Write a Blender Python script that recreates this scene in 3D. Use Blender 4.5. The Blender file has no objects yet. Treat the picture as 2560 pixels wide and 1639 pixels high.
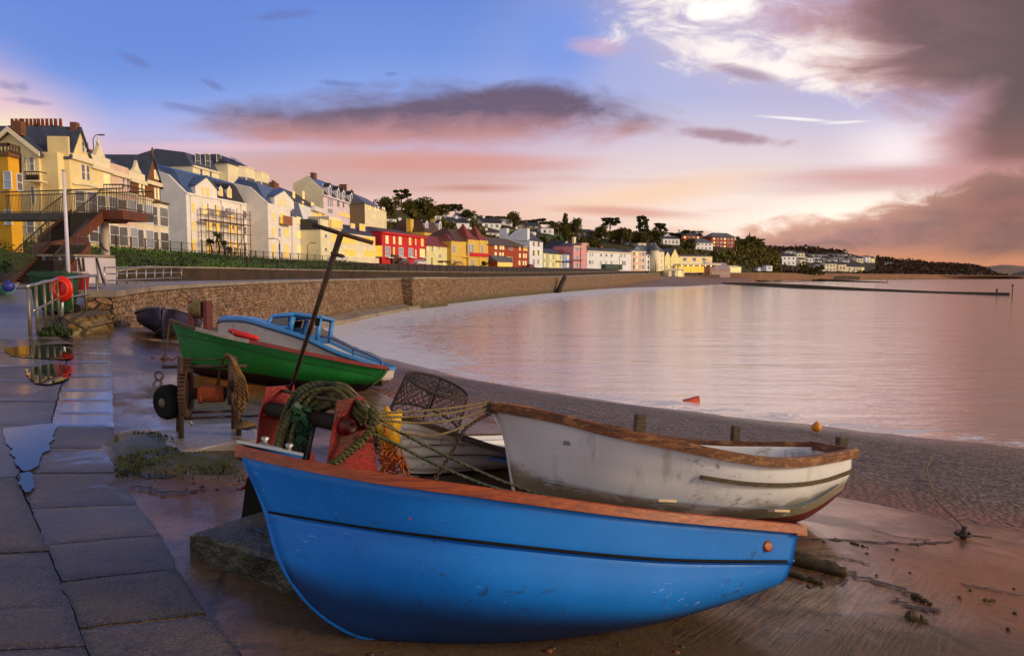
import bpy, math, random
from mathutils import Vector as V, noise as mnoise
from math import sin, cos, tan, atan, atan2, pi, radians, sqrt, exp
random.seed(7)
SC = bpy.context.scene
COL = SC.collection
# ------------------------------------------------------------------ camera geometry
FPX, HZ = 1750.0, 688.0
EYE = V((0, 0, 1.5))
TH = atan((819.5 - HZ) / FPX)
def ray(px, py):
    u = (px - 1280) / FPX; v = (819.5 - py) / FPX
    return V((u, cos(TH) + v * sin(TH), -sin(TH) + v * cos(TH)))
def P(px, py, D):
    d = ray(px, py); return EYE + d * (D / d.y)
def P2(px, D):
    p = P(px, 670, D); return V((p.x, p.y))
def PP(px, py, p0, n):
    d = ray(px, py); return EYE + d * ((p0 - EYE).dot(n) / d.dot(n))
def lerp(a, b, t): return a + (b - a) * t
def interp(tab, x):
    if x <= tab[0][0]: return tab[0][1]
    for (x0, y0), (x1, y1) in zip(tab, tab[1:]):
        if x <= x1: return lerp(y0, y1, (x - x0) / (x1 - x0))
    return tab[-1][1]
def sstep(a, b, x):
    t = max(0, min(1, (x - a) / (b - a))); return t * t * (3 - 2 * t)
def C(k, x, y):
    sc, ox, oy = {1: (3.5, 0, 280), 2: (4.4, 380, 350), 3: (5.311, 720, 430), 4: (6.332, 1040, 480), 5: (5.729, 1340, 500),
                  6: (5.23, 1640, 520), 7: (4.296, 2000, 560), 8: (5.0125, 0, 620), 9: (3.251, 280, 720), 10: (2.961, 580, 900), 11: (5.5, 380, 860)}[k]
    return ox + x / sc, oy + y / sc
# ------------------------------------------------------------------ node helper
def s3(r, g, b, k=1.0):
    f = lambda c: (c / 255 / 12.92 if c <= 10.3 else ((c / 255 + 0.055) / 1.055) ** 2.4)
    return (f(r) * k, f(g) * k, f(b) * k, 1.0)
class NT:
    def __init__(s, t): s.t = t; s.n = t.nodes; s.l = t.links
    def new(s, ty): return s.n.new('ShaderNode' + ty)
    def put(s, v, sock):
        if v is None: return
        if isinstance(v, bpy.types.NodeSocket): s.l.new(v, sock)
        else:
            try: sock.default_value = v
            except Exception: sock.default_value = v[:3] if hasattr(v, '__len__') else (v, v, v)
    def m(s, op, a, b=None, c=None, clamp=False):
        n = s.new('Math'); n.operation = op; n.use_clamp = clamp
        for i, v in enumerate((a, b, c)): s.put(v, n.inputs[i])
        return n.outputs[0]
    def add(s, a, b): return s.m('ADD', a, b)
    def sub(s, a, b): return s.m('SUBTRACT', a, b)
    def mul(s, a, b): return s.m('MULTIPLY', a, b)
    def div(s, a, b): return s.m('DIVIDE', a, b)
    def sm(s, a, b, x, lo=0.0, hi=1.0, kind='SMOOTHSTEP'):
        n = s.new('MapRange'); n.interpolation_type = kind; n.clamp = True
        for i, v in enumerate((x, a, b, lo, hi)): s.put(v, n.inputs[i])
        return n.outputs[0]
    def mix(s, f, a, b, blend='MIX'):
        n = s.new('Mix'); n.data_type = 'RGBA'; n.blend_type = blend; n.clamp_factor = True
        s.put(f, n.inputs[0]); s.put(a, n.inputs[6]); s.put(b, n.inputs[7]); return n.outputs[2]
    def noise(s, vec, scale=1.0, detail=4.0, rough=0.55, dist=0.0, col=False):
        n = s.new('TexNoise'); s.put(vec, n.inputs['Vector'])
        for k, v in (('Scale', scale), ('Detail', detail), ('Roughness', rough), ('Distortion', dist)): n.inputs[k].default_value = v
        return n.outputs['Color' if col else 'Fac']
    def voro(s, vec, scale, feat='F1', out='Distance', rand=1.0):
        n = s.new('TexVoronoi'); n.feature = feat; s.put(vec, n.inputs['Vector']); n.inputs['Scale'].default_value = scale
        n.inputs['Randomness'].default_value = rand; return n.outputs[out]
    def xyz(s, x, y, z):
        n = s.new('CombineXYZ')
        for i, v in enumerate((x, y, z)): s.put(v, n.inputs[i])
        return n.outputs[0]
    def sep(s, v):
        n = s.new('SeparateXYZ'); s.put(v, n.inputs[0]); return n.outputs
    def coord(s, k='Object'): return s.new('TexCoord').outputs[k]
    def scale(s, v, sx, sy, sz, rz=0.0):
        n = s.new('Mapping'); s.put(v, n.inputs[0]); n.inputs['Scale'].default_value = (sx, sy, sz); n.inputs['Rotation'].default_value = (0, 0, rz)
        return n.outputs[0]
    def attr(s, name, out='Fac'):
        n = s.new('Attribute'); n.attribute_name = name; return n.outputs[out]
    def ramp(s, f, stops):
        n = s.new('ValToRGB'); e = n.color_ramp.elements
        while len(e) < len(stops): e.new(0.5)
        for el, (p, c) in zip(e, stops): el.position = p; el.color = c
        s.put(f, n.inputs[0]); return n.outputs[0]
    def bump(s, h, strength=0.5, dist=0.01, norm=None):
        n = s.new('Bump'); n.inputs['Strength'].default_value = strength; n.inputs['Distance'].default_value = dist
        s.put(h, n.inputs['Height']); s.put(norm, n.inputs['Normal']); return n.outputs[0]
def newmat(name):
    m = bpy.data.materials.new(name); m.use_nodes = True
    nt = NT(m.node_tree); nt.n.clear()
    out = nt.new('OutputMaterial'); b = nt.new('BsdfPrincipled'); nt.l.new(b.outputs[0], out.inputs[0])
    nt.b = b; nt.out = out
    def setp(**k):
        names = {'col': 'Base Color', 'rough': 'Roughness', 'metal': 'Metallic', 'norm': 'Normal', 'spec': 'Specular IOR Level', 'em': 'Emission Color', 'ems': 'Emission Strength', 'coat': 'Coat Weight', 'coatr': 'Coat Roughness', 'trans': 'Transmission Weight', 'ior': 'IOR'}
        for a, v in k.items(): nt.put(v, b.inputs[names[a]])
    nt.set = setp
    return m, nt
MATS = {}
def mat(name, col, rough=0.6, metal=0.0, var=0.25, scale=3.0, bump=0.3, bscale=None, bdist=0.01, spec=0.5, dark=None, dscale=0.6, damt=0.0, stretch=(1, 1, 1)):
    """generic weathered surface: two scales of tone, optional dirt patches, fine bump"""
    if name in MATS: return MATS[name]
    m, t = newmat(name)
    co = t.scale(t.coord(), *stretch)
    n1 = t.noise(co, scale, 6, 0.6)
    lo = tuple(c * (1 - var) for c in col[:3]) + (1,); hi = tuple(min(1, c * (1 + var)) for c in col[:3]) + (1,)
    c = t.mix(t.sm(0.3, 0.7, n1), lo, hi)
    if damt:
        d = t.noise(co, dscale, 8, 0.65, 0.5)
        c = t.mix(t.mul(t.sm(0.48, 0.66, d), damt), c, dark or (0.02, 0.018, 0.012, 1))
    h = t.noise(co, bscale or scale * 9, 4, 0.6)
    t.set(col=c, rough=t.sm(0.2, 0.8, n1, max(0.03, rough - 0.12), min(1, rough + 0.12), 'LINEAR'), metal=metal, norm=t.bump(h, bump, bdist), spec=spec)
    MATS[name] = m; return m
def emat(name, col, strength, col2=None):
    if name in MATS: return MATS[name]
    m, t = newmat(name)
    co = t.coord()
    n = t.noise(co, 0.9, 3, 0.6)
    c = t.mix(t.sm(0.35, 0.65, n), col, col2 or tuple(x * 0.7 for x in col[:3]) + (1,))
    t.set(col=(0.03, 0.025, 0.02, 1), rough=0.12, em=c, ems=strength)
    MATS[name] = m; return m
# ------------------------------------------------------------------ mesh builder
class MB:
    def __init__(s): s.v = []; s.f = []; s.mi = []; s.sm = []; s.at = {}; s.uv = None
    def vert(s, p): s.v.append(V(p)); return len(s.v) - 1
    def face(s, idx, mi=0, smooth=False): s.f.append(tuple(idx)); s.mi.append(mi); s.sm.append(smooth)
    def poly(s, pts, mi=0): s.face([s.vert(p) for p in pts], mi)
    def obox(s, o, a, b, c, mi=0):
        """box from corner o along vectors a, b, c"""
        o, a, b, c = V(o), V(a), V(b), V(c)
        if a.cross(b).dot(c) < 0: a, b = b, a
        i = [s.vert(o + x) for x in (V((0, 0, 0)), a, a + b, b, c, a + c, a + b + c, b + c)]
        for q in ((3, 2, 1, 0), (4, 5, 6, 7), (0, 1, 5, 4), (1, 2, 6, 5), (2, 3, 7, 6), (3, 0, 4, 7)): s.face([i[k] for k in q], mi)
        return s
    def cbox(s, c, a, b, d, mi=0):
        a, b, d = V(a), V(b), V(d); return s.obox(V(c) - (a + b + d) / 2, a, b, d, mi)
    def box(s, x0, y0, z0, x1, y1, z1, mi=0): return s.obox((x0, y0, z0), (x1 - x0, 0, 0), (0, y1 - y0, 0), (0, 0, z1 - z0), mi)
    def tube(s, pts, r, n=8, mi=0, closed=False, cap=True):
        pts = [V(p) for p in pts]; N = len(pts)
        rs = r if hasattr(r, '__len__') else [r] * N
        rings = []; up = None
        for i, p in enumerate(pts):
            t = (pts[(i + 1) % N] - pts[i - 1]) if closed else (pts[min(i + 1, N - 1)] - pts[max(i - 1, 0)])
            if t.length < 1e-9: t = V((0, 0, 1))
            t.normalize()
            if up is None:
                up = V((0, 0, 1)) if abs(t.z) < 0.9 else V((1, 0, 0))
            a = up - t * up.dot(t)
            if a.length < 1e-6: a = t.orthogonal()
            a.normalize(); up = a; b = t.cross(a)
            rings.append([s.vert(p + (a * cos(2 * pi * k / n) + b * sin(2 * pi * k / n)) * rs[i]) for k in range(n)])
        for i in range(N if closed else N - 1):
            A, B = rings[i], rings[(i + 1) % N]
            for k in range(n): s.face((A[k], A[(k + 1) % n], B[(k + 1) % n], B[k]), mi, True)
        if cap and not closed:
            s.face(rings[0][::-1], mi); s.face(rings[-1], mi)
        return s
    def lathe(s, c, axis, prof, n=20, mi=0, smooth=True):
        """prof = [(distance along axis, radius)]"""
        c = V(c); ax = V(axis).normalized(); a = ax.orthogonal().normalized(); b = ax.cross(a)
        rings = [[s.vert(c + ax * h + (a * cos(2 * pi * k / n) + b * sin(2 * pi * k / n)) * r) for k in range(n)] for h, r in prof]
        for A, B in zip(rings, rings[1:]):
            for k in range(n): s.face((A[k], A[(k + 1) % n], B[(k + 1) % n], B[k]), mi, smooth)
        s.face(rings[0][::-1], mi); s.face(rings[-1], mi)
        return s
    def prism(s, pts, d, mi=0):
        """polygon pts extruded by vector d"""
        pts = [V(p) for p in pts]; d = V(d); n = len(pts)
        nrm = V((0, 0, 0))
        for i in range(n): nrm += pts[i].cross(pts[(i + 1) % n])
        if nrm.dot(d) < 0: pts = pts[::-1]
        a = [s.vert(p) for p in pts]; b = [s.vert(p + d) for p in pts]
        s.face(a[::-1], mi); s.face(b, mi)
        for i in range(n): j = (i + 1) % n; s.face((a[i], a[j], b[j], b[i]), mi)
        return s
    def ball(s, c, r, n=12, sq=(1, 1, 1), mi=0):
        c = V(c); m = n // 2; rows = []
        for i in range(1, m):
            ph = pi * i / m
            rows.append([s.vert(c + V((r * sq[0] * sin(ph) * cos(2 * pi * k / n), r * sq[1] * sin(ph) * sin(2 * pi * k / n), r * sq[2] * cos(ph)))) for k in range(n)])
        t = s.vert(c + V((0, 0, r * sq[2]))); b = s.vert(c - V((0, 0, r * sq[2])))
        for k in range(n):
            s.face((t, rows[0][k], rows[0][(k + 1) % n]), mi, True); s.face((b, rows[-1][(k + 1) % n], rows[-1][k]), mi, True)
        for A, B in zip(rows, rows[1:]):
            for k in range(n): s.face((A[k], B[k], B[(k + 1) % n], A[(k + 1) % n]), mi, True)
        return s
    def grid(s, rows, mi=0, smooth=True, closed=False):
        ids = [[s.vert(p) for p in r] for r in rows]
        for A, B in zip(ids, ids[1:]):
            n = len(A)
            for k in range(n if closed else n - 1):
                j = (k + 1) % n; s.face((A[k], A[j], B[j], B[k]), mi, smooth)
        return ids
    def build(s, name, mats, parent=None, origin=None, attrs=None, smooth=None):
        org = V(origin) if origin is not None else (parent_origin(parent) if parent else V((0, 0, 0)))
        me = bpy.data.meshes.new(name)
        me.from_pydata([v - org for v in s.v], [], s.f)
        for m in (mats if isinstance(mats, (list, tuple)) else [mats]): me.materials.append(m)
        me.polygons.foreach_set('material_index', s.mi)
        me.polygons.foreach_set('use_smooth', [smooth if smooth is not None else x for x in s.sm])
        for k, vals in (attrs or {}).items():
            a = me.attributes.new(k, 'FLOAT', 'POINT'); a.data.foreach_set('value', vals)
        me.update()
        o = bpy.data.objects.new(name, me); COL.objects.link(o)
        if parent: o.parent = parent
        else: o.location = org
        return o
def parent_origin(o):
    p = V((0, 0, 0))
    while o: p += o.location; o = o.parent
    return p
def tag(o, label=None, cat=None, group=None, kind=None):
    for k, v in (('label', label), ('category', cat), ('group', group), ('kind', kind)):
        if v: o[k] = v
    return o
def thing(name, loc, label, cat, group=None):
    o = bpy.data.objects.new(name, None); COL.objects.link(o); o.location = V(loc); o.empty_display_size = 0.2
    return tag(o, label, cat, group)
def single(name, mb, m, label, cat, group=None, origin=None, attrs=None):
    if origin is None:
        n = len(mb.v); origin = sum(mb.v, V((0, 0, 0))) / n; origin.z = min(v.z for v in mb.v)
    return tag(mb.build(name, m, origin=origin, attrs=attrs), label, cat, group)
def struct(name, mb, m, attrs=None, smooth=None, kind='structure'):
    return tag(mb.build(name, m, attrs=attrs, smooth=smooth), kind=kind)
def dup(root, loc, rz=0.0, label=None, group=None, sc=None):
    def cp(o, par):
        c = o.copy(); COL.objects.link(c); c.parent = par
        for ch in [x for x in bpy.data.objects if x.parent == o]: cp(ch, c)
        return c
    kids = CH.get(root.name)
    r = cp(root, None); r.location = V(loc); r.rotation_euler = (0, 0, rz)
    if sc: r.scale = sc if hasattr(sc, '__len__') else (sc, sc, sc)
    if label: r['label'] = label
    if group: r['group'] = group
    return r
CH = {}
def crom(pts, n):
    """Catmull-Rom resample of vectors by chord length"""
    pts = [V(p) for p in pts]
    d = [0.0]
    for a, b in zip(pts, pts[1:]): d.append(d[-1] + (b - a).length)
    out = []; j = 0
    for i in range(n):
        x = d[-1] * i / (n - 1)
        while j < len(pts) - 2 and x > d[j + 1]: j += 1
        t = (x - d[j]) / max(1e-9, d[j + 1] - d[j])
        p1, p2 = pts[j], pts[j + 1]
        p0 = pts[j - 1] if j > 0 else p1 * 2 - p2
        p3 = pts[j + 2] if j + 2 < len(pts) else p2 * 2 - p1
        h = d[j + 1] - d[j]
        m1 = (p2 - p0) / max(1e-9, (d[j + 1] - (d[j - 1] if j > 0 else d[j] - h))) * h
        m2 = (p3 - p1) / max(1e-9, ((d[j + 2] if j + 2 < len(pts) else d[j + 1] + h) - d[j])) * h
        t2, t3 = t * t, t * t * t
        out.append(p1 * (2 * t3 - 3 * t2 + 1) + m1 * (t3 - 2 * t2 + t) + p2 * (-2 * t3 + 3 * t2) + m2 * (t3 - t2))
    return out
def leafq(mb, p, s_, rnd, mi=0):
    a = V((rnd.gauss(0, 1), rnd.gauss(0, 1), rnd.gauss(0, .8))).normalized(); b = a.orthogonal().normalized(); c = a.cross(b)
    mb.face([mb.vert(p + b * s_ + c * s_ * .3), mb.vert(p + c * s_ * .9), mb.vert(p - b * s_), mb.vert(p - c * s_ * .8)], mi)
# ------------------------------------------------------------------ camera, sun, sky
cam = bpy.data.cameras.new('camera'); camo = bpy.data.objects.new('camera', cam); COL.objects.link(camo)
cam.sensor_fit = 'HORIZONTAL'; cam.sensor_width = 36; cam.lens = 36 * FPX / 2560
cam.clip_start = 0.05; cam.clip_end = 12000
camo.location = EYE; camo.rotation_euler = (pi / 2 - TH, 0, 0)
SC.camera = camo
SUN_AZ, SUN_EL = radians(106), radians(20)
sun = bpy.data.lights.new('sun', 'SUN'); suno = bpy.data.objects.new('sun', sun); COL.objects.link(suno)
sun.energy = 2.1; sun.angle = radians(12); sun.color = (1.0, 0.78, 0.50)
sd = V((sin(SUN_AZ) * cos(SUN_EL), cos(SUN_AZ) * cos(SUN_EL), sin(SUN_EL)))
suno.rotation_euler = sd.to_track_quat('Z', 'Y').to_euler(); suno.location = (30, -10, 40)
def make_world():
    w = bpy.data.worlds.new('World'); SC.world = w; w.use_nodes = True
    t = NT(w.node_tree); t.n.clear()
    out = t.new('OutputWorld')
    x, y, z = t.sep(t.coord('Generated'))
    yc = t.m('MAXIMUM', y, 0.12)
    U = t.div(x, yc); W = t.div(z, yc)
    Wp = t.m('MAXIMUM', W, 0.0)
    def uw(px, py):
        d = ray(px, py); return d.x / d.y, d.z / d.y
    def nz(su, sw, seed, detail=6, rough=0.58, dist=0.0):
        return t.noise(t.xyz(t.mul(U, su), t.mul(W, sw), seed), 1.0, detail, rough, dist)
    nA = nz(5, 15, 1.3, 7, 0.6, 0.4)
    nB = nz(14, 30, 4.1, 6, 0.62, 0.6)
    nC = nz(2.2, 4.5, 7.7, 4, 0.5, 0.3)
    nS = nz(3.0, 40, 9.2, 5, 0.55, 0.2)
    def n0(n, a): return t.mul(t.sub(n, 0.5), a)
    def ell(px, py, rx, ry, s0, s1, nn=None, amt=0.0, rot=0.0):
        u, w = uw(px, py)
        du = t.sub(U, u); dw = t.sub(W, w)
        if rot:
            c, s_ = cos(rot), sin(rot)
            du, dw = t.add(t.mul(du, c), t.mul(dw, s_)), t.sub(t.mul(dw, c), t.mul(du, s_))
        d = t.m('SQRT', t.add(t.m('POWER', t.mul(du, FPX / rx), 2.0), t.m('POWER', t.mul(dw, FPX / ry), 2.0)))
        if nn is not None: d = t.add(d, n0(nn, amt))
        return t.sub(1.0, t.sm(s0, s1, d))
    k = 1 / 0.5
    L = t.ramp(t.mul(Wp, k), [(0.0, s3(240, 186, 164)), (0.12, s3(242, 188, 166)), (0.22, s3(236, 188, 172)), (0.32, s3(220, 180, 190)), (0.41, s3(182, 180, 228)), (0.5, s3(144, 168, 236)), (0.62, s3(118, 150, 228)), (0.78, s3(102, 136, 218)), (1.0, s3(84, 110, 190))])
    R = t.ramp(t.mul(Wp, k), [(0.0, s3(238, 160, 120)), (0.1, (1.08, .82, .66, 1)), (0.22, (1.02, .82, .73, 1)), (0.36, s3(228, 210, 220)), (0.5, s3(186, 186, 226)), (0.66, s3(182, 184, 224)), (0.8, s3(190, 180, 214)), (1.0, s3(170, 165, 205))])
    c = t.mix(t.sm(-0.12, 0.30, t.add(U, n0(nC, 0.15))), L, R)
    # soft streaks of tone everywhere near the horizon
    c = t.mix(t.mul(t.sm(0.5, 0.75, nS), t.mul(t.sm(0.24, 0.10, W), 0.35)), c, s3(205, 140, 132))
    def lay(c, m, col, a=1.0): return t.mix(t.mul(m, a) if a != 1 else m, c, col)
    # warm pale glow at the left edge
    c = lay(c, ell(-20, 300, 330, 190, 0.2, 1.15, nA, 0.5, -0.35), s3(255, 208, 200), 0.85)
    c = lay(c, ell(30, 325, 150, 55, 0.1, 1.2, nB, 0.5), s3(255, 236, 190), 0.8)
    c = lay(c, ell(-900, 260, 760, 420, 0.3, 1.1, nA, 0.4), s3(220, 200, 214), 0.9)
    # bluer upper left
    c = lay(c, ell(350, 130, 520, 170, 0.2, 1.2), s3(92, 128, 214), 0.5)
    # deep blue pocket
    c = lay(c, ell(1400, 110, 130, 130, 0.2, 1.2, nA, 0.4), s3(112, 150, 238), 0.6)
    # salmon bank under the long cloud
    c = lay(c, ell(820, 430, 620, 75, 0.3, 1.15, nA, 0.9), s3(212, 164, 154), 0.8)
    c = lay(c, ell(1060, 405, 420, 34, 0.2, 1.2, nS, 1.0), s3(222, 150, 138), 0.8)
    c = lay(c, ell(560, 366, 420, 18, 0.0, 1.2, nA, 2.0), s3(246, 198, 204), 0.5)
    c = lay(c, ell(1000, 496, 520, 20, 0.0, 1.2, nA, 1.6), s3(242, 200, 196), 0.5)
    c = lay(c, ell(1180, 470, 160, 14, 0.1, 1.2, nA, 1.0), s3(206, 140, 122), 0.8)
    c = lay(c, ell(1640, 480, 380, 45, 0.0, 1.2, nS, 0.5, 0.16), s3(255, 212, 178), 0.85)
    c = lay(c, ell(1560, 530, 210, 16, 0.2, 1.2, nS, 0.8, -0.05), s3(226, 158, 140), 0.8)
    # long dark lens cloud
    lens = ell(1110, 312, 600, 112, 0.45, 1.05, nA, 1.3, 0.03)
    lens = t.m('MAXIMUM', lens, ell(1290, 275, 320, 84, 0.45, 1.02, nB, 0.8))
    u0, w0 = uw(1100, 368)
    lens = t.mul(lens, t.sm(-0.012, 0.02, t.sub(W, t.add(w0, n0(nA, 0.035)))))
    lens = t.m('MAXIMUM', lens, t.mul(ell(700, 318, 300, 26, 0.2, 1.1, nA, 1.0), 0.8))
    lc = t.mix(t.sm(0.0, 0.055, t.sub(W, t.add(w0, n0(nB, 0.03)))), s3(214, 146, 136), s3(104, 78, 98))
    lc = t.mix(t.mul(t.sm(0.45, 0.75, nB), 0.35), lc, s3(176, 128, 140))
    c = t.mix(t.mul(lens, 0.95), c, lc)
    # small dark wisps
    for px, py, rx, ry, ro in ((345, 155, 55, 14, -0.4), (680, 42, 95, 14, 0.1), (530, 212, 34, 9, -0.4), (845, 208, 52, 9, -0.1), (975, 185, 28, 8, 0.0), (20, 215, 46, 16, -0.2), (80, 255, 90, 9, -0.1), (470, 272, 70, 12, -0.2)):
        c = lay(c, ell(px, py, rx, ry, 0.1, 1.25, nB, 3.2, ro), s3(100, 106, 166), 0.5)
    c = lay(c, ell(1830, 340, 150, 20, 0.3, 1.1, nB, 1.8, -0.12), s3(170, 128, 140), 0.85)
    c = lay(c, ell(1500, 118, 90, 26, 0.2, 1.2, nB, 1.2, -0.1), s3(208, 176, 204), 0.8)
    # pale glow right of centre
    c = lay(c, ell(2250, 380, 190, 100, 0.0, 1.15, nA, 0.25), (1.02, 0.88, 0.90, 1), 0.95)
    # bright broken cumulus
    veil = ell(1900, 90, 420, 190, 0.3, 1.1, nA, 0.8, -0.25)
    c = lay(c, veil, s3(206, 186, 208), 0.75)
    br = t.m('MAXIMUM', t.mul(ell(1790, 25, 230, 110, 0.1, 1.15, nB, 2.8), t.sm(0.30, 0.52, nA)), ell(2120, 150, 230, 90, 0.25, 1.15, nB, 2.2, -0.2))
    br = t.m('MAXIMUM', br, t.mul(ell(1800, 135, 250, 55, 0.2, 1.1, nB, 2.4, -0.2), 0.95))
    br = t.m('MAXIMUM', br, ell(1960, 175, 260, 40, 0.2, 1.1, nB, 2.4, -0.25))
    c = lay(c, br, (1.12, 1.0, 0.93, 1), 0.97)
    c = lay(c, t.mul(ell(1790, 35, 170, 100, 0.05, 1.1, nB, 2.4), t.sm(0.36, 0.56, nA)), (1.2, 1.13, 1.07, 1), 0.9)
    c = lay(c, ell(1860, 182, 110, 18, 0.2, 1.2, nB, 2.0, -0.2), s3(150, 118, 150), 0.7)
    # thin white contrails
    c = lay(c, ell(1990, 297, 110, 5, 0.2, 1.1, nB, 0.8, -0.07), (1, .96, .95, 1), 0.9)
    c = lay(c, ell(2110, 306, 70, 5, 0.2, 1.1, nB, 0.8, 0.05), (1, .94, .95, 1), 0.8)
    c = lay(c, ell(2130, 441, 190, 5, 0.2, 1.1, nB, 0.6), s3(255, 205, 195), 0.8)
    # big storm cloud: pink fringe, then the dark body
    fr = t.m('MAXIMUM', ell(2560, 10, 600, 330, 0.55, 1.10, nA, 0.9), ell(2690, 330, 410, 380, 0.55, 1.06, nA, 0.4))
    c = lay(c, fr, s3(232, 158, 160), 0.95)
    bd = t.m('MAXIMUM', ell(2600, 0, 580, 330, 0.6, 1.12, nA, 0.9), ell(2730, 330, 390, 390, 0.6, 1.10, nA, 0.4))
    bc = t.mix(t.sm(0.3, 0.7, nA), s3(134, 98, 96), s3(104, 78, 78)); bc = t.mix(t.sm(0.55, 0.75, U), bc, s3(96, 70, 66))
    u1, w1 = uw(2400, 470)
    bc = t.mix(t.sm(w1 + 0.13, w1 - 0.03, W), bc, s3(158, 96, 84))
    c = lay(c, bd, bc, 0.97)
    c = lay(c, ell(2330, 440, 480, 44, 0.3, 1.2, nS, 0.9, 0.03), s3(212, 150, 146), 0.8)
    # bright gap over the low bank
    c = lay(c, ell(2060, 545, 330, 62, 0.1, 1.15, nA, 0.5, 0.12), (1.25, 1.02, 0.88, 1), 0.95)
    # low cloud bank on the horizon
    ua, wa = uw(1750, 585); ub, wb = uw(2560, 420)
    top = t.add(wa, t.mul(t.m('POWER', t.m('MAXIMUM', t.div(t.sub(U, ua), ub - ua), 0.0), 1.4), wb - wa))
    bank = t.mul(t.sm(-0.014, 0.014, t.sub(t.add(top, t.add(n0(nB, 0.07), n0(nA, 0.05))), W)), t.sm(ua - 0.06, ua + 0.05, U))
    kc = t.mix(t.sm(0.35, 0.65, nB), s3(180, 122, 118), s3(140, 98, 104))
    kc = t.mix(t.mul(t.sm(0.04, 0.0, t.sub(top, W)), 0.6), kc, s3(244, 176, 140))
    kc = t.mix(t.mul(t.sm(0.42, 0.7, U), 0.75), kc, t.mix(t.sm(0.3, 0.7, nA), s3(160, 94, 76), s3(116, 74, 70)))
    kc = t.mix(t.mul(t.sm(0.045, 0.02, t.add(W, n0(nA, 0.04))), 0.75), kc, s3(226, 146, 104))
    c = t.mix(t.mul(bank, 0.95), c, kc)
    # the sky out of the picture: dark red cloud and a golden dawn low at the right, mauve-blue behind
    az = t.m('ARCTAN2', x, y); el = t.m('ARCSINE', z)
    nR = t.noise(t.xyz(t.mul(x, 3), t.mul(y, 3), t.mul(z, 7)), 1.0, 5, 0.6)
    rear = t.ramp(t.m('MAXIMUM', el, 0.0), [(0.0, s3(255, 246, 246)), (0.2, s3(250, 240, 242)), (0.6, s3(176, 172, 178)), (1.0, s3(128, 126, 138))])
    rear = t.mix(t.mul(t.sm(0.45, 0.7, nR), 0.5), rear, s3(168, 150, 178))
    dz = t.m('ABSOLUTE', t.sub(az, SUN_AZ))
    g = t.m('SQRT', t.add(t.m('POWER', t.div(dz, 0.75), 2.0), t.m('POWER', t.div(t.sub(el, 0.12), 0.34), 2.0)))
    rear = t.mix(t.sub(1.0, t.sm(0.0, 1.2, g)), rear, (1.9, 1.15, 0.42, 1))
    c = t.mix(t.sm(0.62, 0.42, y), c, rear)
    # higher sky above the frame
    c = t.mix(t.sm(0.42, 0.75, el), c, t.mix(t.sm(0.4, 0.65, nR), s3(112, 112, 128), s3(146, 134, 136)))
    # ground half
    c = t.mix(t.sm(0.0, -0.02, z), c, (0.12, 0.10, 0.09, 1))
    sky = t.new('TexSky'); sky.sky_type = 'NISHITA'; sky.sun_disc = False
    sky.sun_elevation = SUN_EL; sky.sun_rotation = SUN_AZ
    b1 = t.new('Background'); t.put(sky.outputs[0], b1.inputs[0]); b1.inputs[1].default_value = 0.012
    b2 = t.new('Background'); t.put(c, b2.inputs[0]); b2.inputs[1].default_value = 0.93
    ad = t.new('AddShader'); t.l.new(b1.outputs[0], ad.inputs[0]); t.l.new(b2.outputs[0], ad.inputs[1])
    t.l.new(ad.outputs[0], out.inputs[0])
make_world()
SC.view_settings.view_transform = 'Standard'; SC.view_settings.look = 'None'; SC.view_settings.exposure = 0; SC.view_settings.gamma = 1
# ------------------------------------------------------------------ terrain functions
SEA = -2.6
EX, EY, TX, TY, QX, QY = .85, .53, -.53, .85, -1.07, 2.76
def st(X, Y):
    a, b = X - QX, Y - QY; return a * EX + b * EY, a * TX + b * TY
def xy(s, t):
    k = 1.0 / (EX * TY - EY * TX)
    return QX + (s * TY - t * EY) * k, QY + (t * EX - s * TX) * k
def PZ(px, py, z):
    d = ray(px, py); return EYE + d * ((z - EYE.z) / d.z)
SHORE = []
for q in ((2900, 1175), (2560, 1115), (2000, 1055), (1600, 1010), (1200, 950), (960, 890), (860, 850), (800, 808)):
    p = PZ(q[0], q[1], SEA); s_, t_ = st(p.x, p.y); SHORE.append((t_, s_))
SHORE.sort()
def zwalk(t): return max(0.0, t - 3.0) * 0.027
def H(X, Y):
    s, t = st(X, Y)
    zw = zwalk(min(t, 14))
    if s <= 0: return zw
    ss = interp(SHORE, t)
    if s > ss: return SEA - (s - ss) * 0.12
    return lerp(zw, SEA, s / ss)
def G(px, py):
    """point of the sloping ground seen at a pixel"""
    d = ray(px, py); lo = 0.5
    p = EYE + d * lo
    k = lo
    while k < 200:
        q = EYE + d * k
        if q.z <= H(q.x, q.y):
            a, b = k / 1.03, k
            for _ in range(24):
                c = (a + b) / 2; q = EYE + d * c
                if q.z <= H(q.x, q.y): b = c
                else: a = c
            q = EYE + d * b; return V((q.x, q.y, H(q.x, q.y)))
        k *= 1.03
    return EYE + d * k
def inpoly(x, y, poly):
    c = False; j = len(poly) - 1
    for i in range(len(poly)):
        xi, yi = poly[i]; xj, yj = poly[j]
        if (yi > y) != (yj > y) and x < (xj - xi) * (y - yi) / (yj - yi) + xi: c = not c
        j = i
    return c
def gpoly(pts): return [(G(*p).x, G(*p).y) for p in pts]
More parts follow.
